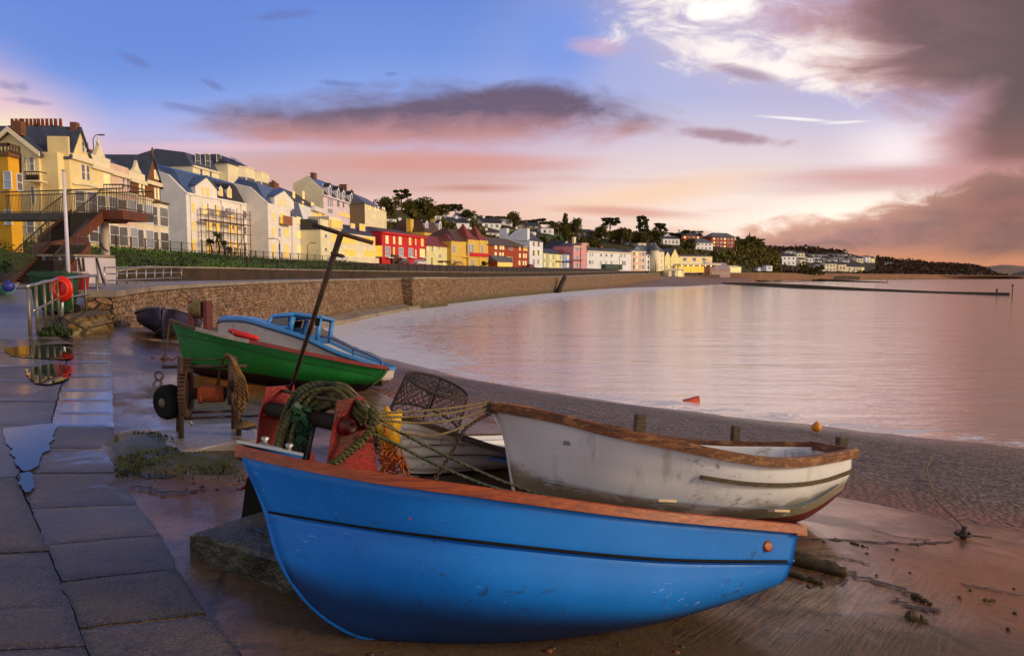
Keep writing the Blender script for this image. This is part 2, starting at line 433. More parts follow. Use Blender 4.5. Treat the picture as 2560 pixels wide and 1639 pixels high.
# ------------------------------------------------------------------ the sea wall line (plan) and its top height
WALL = [(P2(px, D), zt) for px, D, zt in ((277, 17, 1.12), (330, 19.7, 1.14), (400, 23.8, 1.15), (458, 27, 1.15), (540, 32.5, 1.15), (620, 38.5, 1.15), (700, 46, 1.15), (798, 57, 1.15), (900, 70, 1.15), (1040, 90, 1.15), (1118, 101, 1.15), (1250, 128, 1.17), (1400, 171, 1.28), (1480, 202, 1.5), (1560, 240, 1.9), (1650, 310, 2.5))]
WL = crom([V((p.x, p.y, z)) for p, z in WALL], 120)
wlen = [0.0]
for a, b in zip(WL, WL[1:]): wlen.append(wlen[-1] + (b - a).length)
def idx(D): return min(range(len(WL)), key=lambda i: abs(WL[i].y - D))
def wn(i):
    d = WL[min(i + 1, len(WL) - 1)] - WL[max(i - 1, 0)]; d.z = 0; d.normalize(); return V((-d.y, d.x, 0))  # inland
# ------------------------------------------------------------------ materials of the ground
def m_slab():
    m, t = newmat('wet_concrete_slab'); co = t.coord()
    n = t.noise(co, 1.3, 8, 0.62, 0.3); f = t.noise(co, 60, 3, 0.7); st_ = t.noise(t.scale(co, 1, 1, 1), 0.55, 6, 0.6, 0.6)
    tone = t.attr('tone')
    c = t.mix(t.sm(0.25, 0.75, n), s3(50, 41, 31), s3(98, 83, 66))
    c = t.mix(t.mul(t.sm(0.5, 0.7, st_), 0.6), c, s3(46, 41, 35))
    ed_ = t.attr('edge'); c = t.mix(t.mul(t.sm(0.62, 0.9, t.add(t.mul(ed_, 0.7), t.mul(t.noise(co, 7, 6, 0.7), 0.5))), 0.8), c, s3(40, 36, 26))
    c = t.mix(t.mul(t.sm(0.55, 0.75, t.noise(co, 0.9, 6, 0.7, 1.0)), 0.35), c, s3(74, 76, 52))
    c = t.mix(t.sm(0.66, 0.72, t.noise(co, 26, 2, 0.5)), c, s3(48, 44, 40))
    sp_ = t.noise(co, 85, 3, 0.65); c = t.mix(t.mul(t.sm(0.52, 0.66, sp_), 0.55), c, s3(132, 120, 108)); c = t.mix(t.mul(t.sm(0.46, 0.34, sp_), 0.7), c, s3(26, 22, 19))
    md_ = t.noise(co, 6.5, 6, 0.7, 0.6); c = t.mix(t.mul(t.sm(0.5, 0.68, md_), 0.5), c, s3(36, 31, 26))
    hs = t.new('HueSaturation'); t.put(c, hs.inputs['Color']); t.put(t.add(0.75, t.mul(tone, 0.45)), hs.inputs['Value'])
    wet = t.attr('wet')
    r = t.sub(t.add(0.52, n0_(t, n, 0.35)), t.mul(wet, 0.36))
    r = t.sub(r, t.mul(t.sm(0.5, 0.62, st_), 0.16))
    h = t.add(t.mul(f, 0.5), t.mul(t.noise(co, 9, 5, 0.6), 1.0))
    t.set(coat=t.m('MAXIMUM', t.mul(t.mul(wet, wet), t.sm(0.36, 0.5, st_, 0.55, 1.0)), t.sm(0.54, 0.62, t.add(st_, n0_(t, md_, 0.15)), 0.0, 0.75)), coatr=0.10, col=hs.outputs[0], rough=t.m('MAXIMUM', r, 0.1), norm=t.bump(h, 0.5, 0.010), spec=0.45)
    return m
def n0_(t, n, a): return t.mul(t.sub(n, 0.5), a)
def m_slip():
    m, t = newmat('wet_slipway_concrete'); co = t.coord()
    sand, moss, dirt, groove, wet = (t.attr(k) for k in ('sand', 'moss', 'dirt', 'groove', 'wet'))
    n = t.noise(co, 0.9, 8, 0.62, 0.4); n2 = t.noise(co, 4.5, 8, 0.66, 0.2); f = t.noise(co, 70, 3, 0.7)
    # broom-finish ribs running obliquely down the slip, broken by noise
    rv = t.new('Mapping'); rv.vector_type = 'TEXTURE'; t.put(co, rv.inputs[0]); rv.inputs['Rotation'].default_value = (0, 0, radians(52)); rv.inputs['Scale'].default_value = (.42, .03, 1)
    ribs = t.sm(0.36, 0.64, t.noise(rv.outputs[0], 1.0, 5, 0.62, 0.5))
    c = t.mix(t.sm(0.3, 0.7, n), s3(76, 54, 37), s3(138, 103, 74))
    c = t.mix(t.mul(t.sm(0.45, 0.7, n2), 0.75), c, s3(48, 36, 28)); c = t.mix(t.mul(t.sm(0.56, 0.7, t.noise(co, 34, 4, 0.7)), 0.55), c, s3(150, 124, 104)); c = t.mix(t.mul(t.sm(0.48, 0.36, t.noise(co, 60, 4, 0.7)), 0.7), c, s3(26, 18, 13)); crk = t.voro(t.mix(0.35, co, t.noise(co, 1.2, 5, 0.7, col=True), 'ADD'), 0.55, 'DISTANCE_TO_EDGE'); c = t.mix(t.mul(t.sm(0.014, 0.003, crk), 0.8), c, s3(22, 16, 12))
    sn = t.m('MULTIPLY', sand, t.sm(0.3, 0.55, t.add(t.mul(n, 0.7), t.mul(sand, 0.35))))
    c = t.mix(sn, c, t.mix(n2, s3(112, 68, 28), s3(150, 98, 48)))
    dn = t.mul(dirt, t.sm(0.35, 0.6, t.add(n2, t.mul(dirt, 0.12))))
    c = t.mix(t.mul(dn, 0.9), c, t.mix(t.noise(co, 30, 4, 0.7), s3(44, 32, 20), s3(112, 84, 54)))
    mn = t.mul(moss, t.sm(0.4, 0.52, t.add(n2, t.mul(moss, 0.14))))
    c = t.mix(mn, c, t.mix(t.noise(co, 22, 4, 0.7), s3(24, 30, 8), s3(62, 68, 18)))
    c = t.mix(t.mul(t.sm(0.62, 0.67, t.noise(co, 13, 2, 0.5)), 0.55), c, s3(52, 44, 36))
    c = t.mix(t.mul(groove, t.mul(t.sm(0.62, 0.2, ribs), 0.85)), c, s3(48, 34, 20))
    r = t.add(t.sub(0.36, t.mul(wet, 0.24)), t.add(n0_(t, n2, 0.4), t.mul(t.m('MAXIMUM', mn, dn), 0.35)))
    rg = t.sub(r, t.mul(t.sm(0.55, 0.68, n), 0.15))
    h = t.add(t.add(t.mul(f, 0.25), t.mul(n2, 0.9)), t.add(t.mul(t.mul(ribs, t.add(0.0, groove)), 1.6), t.mul(t.mul(mn, t.noise(co, 45, 3, 0.7)), 2.0)))
    t.set(coat=t.mul(t.m('MAXIMUM', wet, 0.25), t.sm(0.40, 0.56, t.add(n, n0_(t, n2, 0.3)), 0.15, 1.0)), coatr=0.12, col=c, rough=t.m('MAXIMUM', rg, 0.1), norm=t.bump(h, 0.7, 0.018), spec=0.55)
    return m
def m_beach():
    m, t = newmat('wet_shingle'); co = t.coord()
    v = t.voro(co, 13, 'F1', 'Color'); vd = t.voro(co, 13); v2 = t.voro(co, 34, 'F1', 'Color')
    big = t.noise(co, 0.35, 6, 0.6, 0.6)
    peb = t.sep(v)[0]
    c = t.mix(t.m('POWER', peb, 1.6), s3(26, 20, 18), s3(128, 104, 92))
    c = t.mix(t.mul(t.sm(0.6, 1.0, t.sep(v2)[1]), 0.5), c, s3(120, 100, 92))
    c = t.mix(t.mul(t.attr('sandy'), t.sm(0.3, 0.6, big)), c, s3(122, 74, 56))
    c = t.mix(t.mul(t.sm(0.55, 0.7, t.noise(co, 0.9, 6, 0.7, 1.0)), 0.75), c, s3(34, 28, 24))
    wet = t.attr('wet')
    r = t.sub(0.55, t.mul(wet, 0.42))
    h = t.add(t.mul(t.sub(0.6, vd), 1.0), t.mul(t.noise(co, 2.2, 4, 0.6), 1.2))
    t.set(col=c, rough=r, norm=t.bump(h, 1.0, 0.06), spec=0.6)
    return m
def m_water():
    m, t = newmat('sea_water'); co = t.coord()
    a = t.noise(t.scale(co, 0.55, 1.5, 1, -0.25), 1.0, 6, 0.58, 0.5)
    b = t.noise(t.scale(co, 0.07, 0.22, 1, -0.25), 1.0, 4, 0.5, 0.4)
    foam = t.attr('foam')
    fn = t.noise(t.scale(co, 0.7, 1.4, 1, 0.35), 1.0, 10, 0.72, 1.8)
    fm = t.sm(0.52, 0.62, t.add(t.mul(fn, 0.85), t.mul(foam, 0.26)))
    fm = t.mul(fm, t.sm(0.0, 0.25, foam))
    c = t.mix(fm, s3(248, 226, 204), s3(218, 216, 226))
    r = t.add(0.13, t.mul(fm, 0.5))
    t.set(col=c, rough=r, metal=t.mul(t.sub(1.0, fm), 0.78), norm=t.bump(t.add(t.add(t.mul(a, 0.55), t.mul(b, 1.5)), t.mul(t.noise(t.scale(co, 1.9, 5.5, 1, -0.2), 1.0, 4, 0.6), 0.16)), 0.42, 0.17), spec=0.9, ior=1.34)
    return m
def m_masonry(name, c1, c2, mortar, bw=0.46, bh=0.2, algae=None):
    m, t = newmat(name)
    uv = t.coord('UV'); co = t.coord()
    duv = t.mix(0.11, uv, t.noise(uv, 2.4, 4, 0.65, col=True), 'ADD')
    sv = t.scale(duv, 1.25 / bw, 1.3 / bh, 1)
    vc = t.sep(t.voro(sv, 1.0, 'F1', 'Color', .6)); vd = t.voro(sv, 1.0, 'DISTANCE_TO_EDGE', 'Distance', .6)
    mo = t.sm(0.09, 0.02, vd)
    c = t.mix(mo, t.mix(vc[0], c1, c2), mortar)
    n = t.noise(uv, 0.7, 6, 0.65, 0.3); n2 = t.noise(uv, 8, 5, 0.65)
    c = t.mix(t.sm(0.35, 0.62, n2), t.mix(0.75, c, (0.025, 0.018, 0.012, 1)), c); c = t.mix(t.mul(t.sm(0.6, 1.0, t.sep(t.voro(t.scale(uv, 1, 2, 1), 2.3, 'F1', 'Color'))[0]), 0.6), c, t.mix(0.5, c, (0.5, 0.4, 0.3, 1)))
    c = t.mix(t.mul(t.sm(0.5, 0.75, n), 0.55), c, s3(58, 42, 28))
    if algae:
        u, v, w = t.sep(uv)
        c = t.mix(t.mul(t.sm(algae[1], algae[0], t.add(v, n0_(t, n, 1.6))), 0.85), c, t.mix(n2, s3(40, 46, 16), s3(84, 84, 34)))
    hgt = t.add(t.sub(1.0, mo), t.mul(n2, 0.8))
    t.set(col=c, rough=0.75, norm=t.bump(hgt, 0.9, 0.05))
    return m
M_SLAB, M_SLIP, M_BEACH, M_WATER = m_slab(), m_slip(), m_beach(), m_water()
M_WALL = m_masonry('sea_wall_stone', s3(128, 92, 62), s3(176, 136, 100), s3(54, 38, 26), algae=(-2.9, -1.2))
M_CONC = mat('rough_concrete', s3(140, 126, 112), 0.6, var=0.2, scale=1.5, bump=0.4, damt=0.5, dark=s3(66, 58, 44))
M_PROM = mat('wet_promenade_concrete', s3(116, 106, 100), 0.30, var=0.15, scale=0.8, bump=0.15, damt=0.35, dark=s3(76, 66, 56))
M_DARKSOIL = mat('dark_wet_bed', s3(46, 40, 36), 0.6)
def add_uv(o, f):
    me = o.data; uv = me.uv_layers.new(name='UVMap'); w = parent_origin(o)
    for p in me.polygons:
        for li in p.loop_indices:
            uv.data[li].uv = f(me.vertices[me.loops[li].vertex_index].co + w, p)
# ------------------------------------------------------------------ slipway
EDGEPX = [(2900, 1420), (2560, 1332), (2330, 1290), (2085, 1238), (1600, 1150), (1180, 1046), (1000, 1004), (930, 972), (800, 920), (640, 870), (470, 845), (330, 842)]
EDGE = []
for q in EDGEPX:
    p = G(*q); s_, t_ = st(p.x, p.y); EDGE.append((t_, max(0.05, s_)))
EDGE.sort()
SAND = [gpoly(q) for q in ([(380, 880), (470, 865), (700, 960), (640, 1010), (560, 985), (430, 930)], [(2060, 1400), (2560, 1340), (2900, 1500), (2700, 1639), (2300, 1500)], [(300, 1190), (560, 1190), (560, 1330), (420, 1400), (330, 1300)])]
MOSS = [gpoly(q) for q in ([(284, 1085), (400, 1085), (560, 1150), (640, 1110), (640, 1160), (540, 1190), (400, 1165), (330, 1180), (290, 1200)], [(284, 1085), (380, 1090), (350, 1200), (288, 1215)])]
DIRT = [gpoly(q) for q in ([(330, 1100), (620, 1110), (640, 1210), (300, 1212)], [(560, 1440), (1900, 1560), (2600, 1620), (2600, 1900), (600, 1900)])]
GROOV = [gpoly(q) for q in ([(1750, 1470), (2100, 1390), (2300, 1470), (2230, 1560), (2000, 1560), (1700, 1540)], [(285, 960), (480, 960), (440, 1040), (290, 1070)])]
WETP = [gpoly([(1870, 1225), (2085, 1245), (2560, 1342), (2900, 1430), (2800, 1480), (2300, 1362), (1950, 1345)]), gpoly([(1900, 1440), (2100, 1400), (2260, 1480), (2000, 1540), (1800, 1520)])] + [gpoly(q) for q in ([(285, 930), (600, 960), (640, 1100), (285, 1100)], [(1900, 1230), (2300, 1270), (2250, 1350), (2000, 1380)], [(300, 1290), (460, 1240), (620, 1500), (520, 1560)], [(285, 850), (480, 845), (420, 890), (290, 890)])]
def region(x, y, polys, r=0.12, k=6):
    h = 0
    for i in range(k):
        a = 2 * pi * i / k
        if any(inpoly(x + r * cos(a), y + r * sin(a), q) for q in polys): h += 1
    return h / k
mb = MB(); rows = []; at = {k: [] for k in ('sand', 'moss', 'dirt', 'groove', 'wet')}
nT, nS_ = 230, 70
for i in range(nT):
    t = -9 + 26.5 * (i / (nT - 1)); e = interp(EDGE, t); row = []
    for j in range(nS_):
        s = lerp(-0.55, e, (j / (nS_ - 1)) ** 1.1)
        x, y = xy(s, t); z = H(x, y)
        z += 0.02 * mnoise.noise(V((x * .8, y * .8, 3))) * max(0, min(1, s * 2)) + (0.0 if s > 0.05 else -0.010)
        m_ = region(x, y, MOSS); d_ = region(x, y, DIRT)
        z += 0.05 * max(m_, d_ * .5) * (0.5 + mnoise.noise(V((x * 2.5, y * 2.5, 8)))) if t > 1.5 else 0
        at['sand'].append(region(x, y, SAND, .3)); at['moss'].append(m_); at['dirt'].append(d_); at['groove'].append(region(x, y, GROOV, .35)); at['wet'].append(region(x, y, WETP, .35))
        row.append((x, y, z))
    # the slab's broken lower lip
    x, y = xy(e + 0.02, t); row.append((x, y, H(x, y) - 0.16))
    for k in at: at[k].append(0.0)
    rows.append(row)
mb.grid(rows)
struct('slipway', mb, M_SLIP, at)
# ------------------------------------------------------------------ beach
mb = MB(); rows = []; at = {'wet': [], 'sandy': []}
ts = [-14 + 20 * i / 70 for i in range(70)] + [6 + 62 * (i / 90) ** 1.3 for i in range(91)]
for t in ts:
    ss = interp(SHORE, t); e = interp(EDGE, t) if t < 17 else 0.0
    row = []
    for j in range(60):
        s = lerp(max(0.0, e - 0.6), ss + 5, j / 59)
        x, y = xy(s, t); z = H(x, y) - 0.05 + 0.035 * mnoise.noise(V((x * .5, y * .5, 1))) + 0.02 * mnoise.noise(V((x * 2, y * 2, 5)))
        f = (s - e) / max(0.1, ss - e)
        at['wet'].append(sstep(0.55, 0.95, f)); at['sandy'].append(1 - sstep(0.05, 0.3, f)); row.append((x, y, z))
    rows.append(row)
mb.grid(rows); struct('beach', mb, M_BEACH, at)
# ------------------------------------------------------------------ sea
mb = MB(); rows = []; foam = []
azs = [radians(-30 + 95 * i / 150) for i in range(151)]
Ds = [9 * (4200 / 9) ** (i / 130) for i in range(131)]
wpts = [V((p.x, p.y)) for p in WL]
def wdist(x, y): return min((q.x - x) ** 2 + (q.y - y) ** 2 for q in wpts) ** .5
for D in Ds:
    row = []
    for a in azs:
        x, y = D * tan(a), D
        row.append((x, y, SEA)); s, t = st(x, y)
        fo = 0.0
        if D < 420:
            ss = interp(SHORE, t); ds = s - ss
            if t < 62: fo = max(0.0, 1 - abs(ds - 0.4) / 1.0) * 0.75 if t < 25 else max(0.0, 1 - max(0, ds) / (5 + 0.30 * (t - 25)))
            wd = wdist(x, y)
            if D > 40: fo = max(fo, max(0.0, 1 - wd / (9 + 0.12 * D)))
        foam.append(fo)
    rows.append(row)
mb.grid(rows); struct('sea', mb, M_WATER, {'foam': foam})
# ------------------------------------------------------------------ sea wall: a thing of its own, with coping and buttress
def zb(p): return min(H(p.x, p.y), 0.2) - 0.4
wt = thing('sea_wall', (WL[0].x, WL[0].y, 0), 'long curving brown stone sea wall holding up the promenade above the water', 'sea wall')
mb = MB(); rows = []
for i, p in enumerate(WL):
    n = wn(i); b = max(zb(p), -3.2)
    rows.append([(p - n * 0.35 * (p.z - b) * .25).xy.to_3d() + V((0, 0, b)), p.xy.to_3d() + V((0, 0, p.z - .15)), p.xy.to_3d() + n * .6 + V((0, 0, p.z - .15)), p.xy.to_3d() + n * .6 + V((0, 0, b))])
mb.grid(rows, smooth=False)
ids = [[j for j in range(4)]]
mb.face((3, 2, 1, 0))
o = mb.build('masonry', M_WALL, wt)
cum = {}
wl2 = [(p.x, p.y, l) for p, l in zip(WL, wlen)]
def wall_u(c):
    b = min(wl2, key=lambda q: (q[0] - c.x) ** 2 + (q[1] - c.y) ** 2); return b[2]
add_uv(o, lambda c, p: (wall_u(c) if abs(p.normal.z) < .9 and p.index != len(rows) * 3 - 3 else c.x, c.z))
mb = MB(); rows = []
for i, p in enumerate(WL):
    n = wn(i); q = p.xy.to_3d()
    rows.append([q - n * .10 + V((0, 0, p.z - .147)), q - n * .10 + V((0, 0, p.z)), q + n * .9 + V((0, 0, p.z)), q + n * .9 + V((0, 0, p.z - .147))])
mb.grid(rows, smooth=False); mb.face((3, 2, 1, 0))
mb.build('coping', M_CONC, wt)
# buttress: the wall steps forward
a = P2(1030, 84); b = P2(1119, 94); n = V(((b - a).y, -(b - a).x, 0)).normalized()
mb = MB(); A = V((a.x, a.y, -3.2)); B_ = V((b.x, b.y, -3.2))
mb.prism([A, B_, B_ - n * 5, A - n * 5 + V((-1.5, -1, 0))], (0, 0, 4.22))
o = mb.build('buttress', M_WALL, wt); add_uv(o, lambda c, p: (c.x * .75 + c.y * .66, c.z))
mb = MB(); mb.prism([A + n * .12 + V((0, 0, 4.222)), B_ + n * .12 + V((0, 0, 4.222)), B_ - n * 5 + V((0, 0, 4.222)), A - n * 5 + V((-1.5, -1, 4.222))], (0, 0, .25)); mb.build('buttress_coping', M_CONC, wt)
# apron ledge of concrete at the wall foot
mb = MB(); rows = []
for i in range(idx(50), idx(92)):
    p = WL[i]; n = wn(i); q = p.xy.to_3d(); k = sstep(50, 60, p.y)
    rows.append([q - n * (.2 + 1.6 * k) + V((0, 0, -3.2)), q - n * (.2 + 1.5 * k) + V((0, 0, -2.25 + .3 * (1 - k))), q + V((0, 0, -1.9 + .3 * (1 - k)))])
mb.grid(rows, smooth=False); mb.build('wall_footing', M_CONC, wt)
# ------------------------------------------------------------------ walkway of concrete slabs (one sheet: bed below, slabs proud of it)
LJ = [(700, 150), (790, 168), (850, 168), (920, 165), (1020, 137), (1062, 128), (1120, 90), (1180, 39), (1335, 107), (1496, 176), (1639, 232), (1900, 330), (2400, 470)]
RJ = [(700, 276), (790, 278), (850, 279), (1000, 284), (1170, 290), (1230, 322), (1330, 400), (1500, 482), (1639, 606), (1900, 840), (2400, 1250)]
def ljx(y): return interp(LJ, y)
def rjx(y): return interp(RJ, y)
def gw(px, py):
    d = ray(px, py); p = None; k = .5
    for it in range(40):
        t = 0
    z = 0.0
    for it in range(12):
        p = PZ(px, py, z); z = zwalk(min(st(p.x, p.y)[1], 14))
    return p
def tilt(y): return 0.0 if y < 1180 else -0.11 * min(1, (y - 1180) / 200)
strip_y = [838, 860, 884, 905, 940, 976, 1000, 1032, 1066, 1118, 1180, 1262, 1345, 1432, 1545, 1690, 1900, 2300]
left_y = [846, 880, 916, 952, 1002, 1060, 1190, 1375, 1510, 1610, 1800, 2200]
mb = MB(); tone = []; wet = []; edge = []
def slab(quad, tn, wt_, th=0.03):
    top = [gw(*q) for q in quad]
    c = sum(top, V((0, 0, 0))) / 4
    top = [c + (p - c) * (1 - 0.012 / max(.3, (p - c).length)) for p in top]
    n0 = len(mb.v)
    N = 9
    jz = [random.uniform(-.005, .005) for _ in range(4)]
    ids = []
    for i in range(N):
        r = []
        for j in range(N):
            u, v = i / (N - 1), j / (N - 1)
            p = lerp(lerp(top[0], top[1], u), lerp(top[3], top[2], u), v)
            z = zwalk(min(st(p.x, p.y)[1], 14)) + lerp(lerp(jz[0], jz[1], u), lerp(jz[3], jz[2], u), v)
            if i in (0, N - 1) or j in (0, N - 1): p = p + V((mnoise.noise(p * 9), mnoise.noise(p * 9 + V((7, 0, 0))), 0)) * .012; z -= .004 + .006 * max(0, mnoise.noise(p * 5))
            r.append(mb.vert((p.x, p.y, z + th - .03)))
        ids.append(r)
    for i in range(N - 1):
        for j in range(N - 1): mb.face((ids[i][j], ids[i + 1][j], ids[i + 1][j + 1], ids[i][j + 1]))
    ring = [ids[i][0] for i in range(N)] + [ids[N - 1][j] for j in range(1, N)] + [ids[i][N - 1] for i in range(N - 2, -1, -1)] + [ids[0][j] for j in range(N - 2, 0, -1)]
    low = [mb.vert(mb.v[k] - V((0, 0, .05))) for k in ring]
    for a in range(len(ring)):
        b = (a + 1) % len(ring); mb.face((ring[b], ring[a], low[a], low[b]))
    k = len(mb.v) - n0; edge.extend([1.0 if (q // N in (0, N - 1) or q % N in (0, N - 1) or q >= N * N) else 0.0 for q in range(k)]); tone.extend([tn] * k); wet.extend([wt_] * k)
for y0, y1 in zip(strip_y, strip_y[1:]):
    w = 1.0 if 976 <= y0 < 1066 else (0.85 if y0 < 900 else (.7 if y0 < 976 else random.uniform(.15, .45)))
    dx0 = (rjx(y0) - ljx(y0)) * tilt(y0); dx1 = (rjx(y1) - ljx(y1)) * tilt(y1)
    slab([(ljx(y0 - dx0 * 0), y0 - dx0 * 0.0 + abs(dx0) * .6), (rjx(y0), y0 - abs(dx0) * .4), (rjx(y1), y1 - abs(dx1) * .4), (ljx(y1), y1 + abs(dx1) * .6)], random.uniform(.3, .7), w)
for y0, y1 in zip(left_y, left_y[1:]):
    wl_ = lambda y: 400 + (y - 800) * .5
    for k in range(3):
        f0, f1 = k, k + 1
        q = [(ljx(y0) - f1 * wl_(y0), y0 + f1 * wl_(y0) * .05 * (y0 > 1100)), (ljx(y0) - f0 * wl_(y0), y0 + f0 * wl_(y0) * .05 * (y0 > 1100)), (ljx(y1) - f0 * wl_(y1), y1 + f0 * wl_(y1) * .05 * (y1 > 1100)), (ljx(y1) - f1 * wl_(y1), y1 + f1 * wl_(y1) * .05 * (y1 > 1100))]
        slab(q, random.uniform(.35, .65), .8 if y0 < 900 else (.45 if y0 < 1180 else random.uniform(.1, .35)))
nslab = len(mb.v)
# bed under the joints
rows = []
for i in range(40):
    t = -8 + 22.5 * i / 39; r = []
    for j in range(20):
        s = -14 + 14.02 * j / 19; x, y = xy(s, t); r.append((x, y, zwalk(min(t, 14)) - .018))
    rows.append(r)
mb.grid(rows, mi=1)
tone.extend([0.5] * (len(mb.v) - nslab)); wet.extend([0.3] * (len(mb.v) - nslab)); edge.extend([1.0] * (len(mb.v) - nslab))
struct('walkway', mb, [M_SLAB, M_DARKSOIL], {'tone': tone, 'wet': wet, 'edge': edge})
# puddles lying in the hollows of the slabs
M_PUD, t_ = newmat('puddle_water'); t_.set(col=(0.02, 0.02, 0.02, 1), rough=0.015, spec=0.9, ior=1.33)
def puddle(pts, z=.006):
    q = [gw(*p) for p in pts]; c = sum(q, V((0, 0, 0))) / len(q)
    q = crom(q + [q[0]], 110)[:-1]
    q = [p + (p - c).normalized() * (.05 * mnoise.noise(p * 6) + .03 * mnoise.noise(p * 19)) for p in q]
    mb = MB(); ids = [mb.vert(V((p.x, p.y, p.z + z))) for p in q]; m = mb.vert(V((c.x, c.y, c.z + z)))
    for a in range(len(ids)): mb.face((ids[a], ids[(a + 1) % len(ids)], m))
    for f in range(len(mb.f)): mb.f[f] = mb.f[f][::-1]
    struct('puddle', mb, M_PUD)
puddle([(6, 1072), (70, 1066), (136, 1062), (134, 1090), (124, 1125), (104, 1140), (92, 1170), (62, 1182), (46, 1170), (30, 1135), (14, 1105)], .012)
puddle([(50, 1186), (75, 1184), (84, 1204), (78, 1230), (62, 1232)], .012)
puddle([(10, 872), (90, 864), (160, 868), (178, 880), (172, 898), (100, 897), (30, 890)], .012)
puddle([(62, 925), (120, 912), (172, 915), (166, 948), (120, 962), (86, 958)], .012)
puddle([(132, 880), (176, 884), (174, 899), (142, 899)], .014)

# dark timber strut leaning on the wall
p = P(1412, 692, 168); q = P(1393, 727, 164); mb = MB(); mb.tube([q - V((0, 0, .8)), p], [.75, .55], 5)
single('timber_strut', mb, mat('dark_tarred_timber', s3(40, 30, 22), .7), 'dark slanting timber strut propped against the sea wall halfway along', 'timber')

# dark mud seams and wrack lines lying on the slipway
M_MUD = mat('dark_wet_mud', s3(40, 30, 22), .35, var=.4, scale=9, bump=.6)
def streak(pts, w, seed):
    q = crom([G(*p) for p in pts], 70); mb = MB(); rows = []
    for i, p in enumerate(q):
        d = q[min(i + 1, 69)] - q[max(i - 1, 0)]; n = V((-d.y, d.x, 0)).normalized(); k = w * max(.05, (.6 + .9 * mnoise.noise(V((i * .23, seed, 1))))) * min(1, i / 6) * min(1, (69 - i) / 6)
        r = []
        for f in (-1, 0, 1):
            c = p + n * (k * f + .06 * mnoise.noise(V((i * .15, seed, 5)))); r.append((c.x, c.y, H(c.x, c.y) + .022 * max(0, mnoise.noise(V((c.x * .8, c.y * .8, 3)))) + .006 + .004 * (f == 0)))
        rows.append(r)
    mb.grid(rows); struct('mud_streak', mb, M_MUD)
streak([(1990, 1348), (2120, 1352), (2260, 1360), (2390, 1352)], .03, 1); streak([(2075, 1412), (2160, 1445), (2250, 1470), (2310, 1498)], .05, 2)
streak([(2230, 1495), (2290, 1520), (2350, 1525)], .05, 3); streak([(2040, 1385), (2130, 1400), (2175, 1412)], .02, 4); streak([(2400, 1460), (2480, 1475), (2560, 1492)], .02, 5)
streak([(300, 1178), (400, 1192), (500, 1186), (590, 1180)], .07, 6); streak([(330, 1215), (430, 1232), (520, 1226)], .03, 7); streak([(2180, 1325), (2260, 1345), (2330, 1350)], .015, 9)
# ------------------------------------------------------------------ boats: lofted hulls
def m_paint(name, col, worn=0.25, scuff=None, low=None, lowg=0.82, grime=None, rough=0.38, coat=0.0, lows=0.012):
    """painted hull: faded tone, scratches, scuffs, bottom paint (painted shade on the blue hull) below a girth line, grime band"""
    m, t = newmat(name); co = t.coord()
    n = t.noise(co, 2.2, 7, 0.62, 0.2)
    c = t.mix(t.sm(0.3, 0.75, n), tuple(x * (1 - worn) for x in col[:3]) + (1,), tuple(min(1, x * (1 + worn)) for x in col[:3]) + (1,))
    # pale scratches and dark scuffs
    sc = t.noise(t.scale(co, 7, 7, 34, .4), 1.6, 6, 0.75, 1.4)
    sp = t.noise(co, 1.1, 3, 0.5)
    c = t.mix(t.mul(t.mul(t.sm(0.625, 0.66, sc), t.sm(0.45, 0.6, sp)), 0.65), c, scuff or (0.6, 0.66, 0.75, 1))
    dk = t.noise(t.scale(co, 5, 5, 9), 2.0, 7, 0.75, 0.6)
    c = t.mix(t.mul(t.mul(t.sm(0.56, 0.64, dk), t.sm(0.47, 0.6, t.noise(co, 1.7, 3, 0.5))), 0.6), c, (0.02, 0.02, 0.025, 1))
    g = t.attr('girth')
    if grime:
        gn = t.noise(t.scale(co, 1, 1, 2.2), 3.0, 8, 0.7, 0.4)
        k = t.mul(t.sm(0.50, 0.64, t.add(t.mul(gn, 0.85), t.mul(t.sm(grime[1], grime[2], g), 0.26))), t.sm(grime[1] - .05, grime[2], g))
        c = t.mix(t.mul(k, 0.85), c, grime[0])
        st_ = t.noise(t.scale(co, 7, 7, .9), 1.0, 6, 0.7)
        c = t.mix(t.mul(t.sm(0.56, 0.74, st_), 0.35), c, grime[0])
        patch = t.noise(co, 1.6, 7, 0.72, 0.3)
        c = t.mix(t.mul(t.sm(0.57, 0.66, patch), 0.5), c, tuple(x * .8 for x in grime[0][:3]) + (1,))
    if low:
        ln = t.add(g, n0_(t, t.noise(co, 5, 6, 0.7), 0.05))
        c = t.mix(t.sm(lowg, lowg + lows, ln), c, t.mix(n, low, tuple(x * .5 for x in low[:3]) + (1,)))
    h = t.add(t.noise(co, 45, 3, 0.6), t.mul(dk, 0.7))
    t.set(col=c, rough=t.sm(0.2, 0.8, dk, rough - .1, rough + .2, 'LINEAR'), norm=t.bump(h, 0.12, 0.004), coat=coat)
    return m
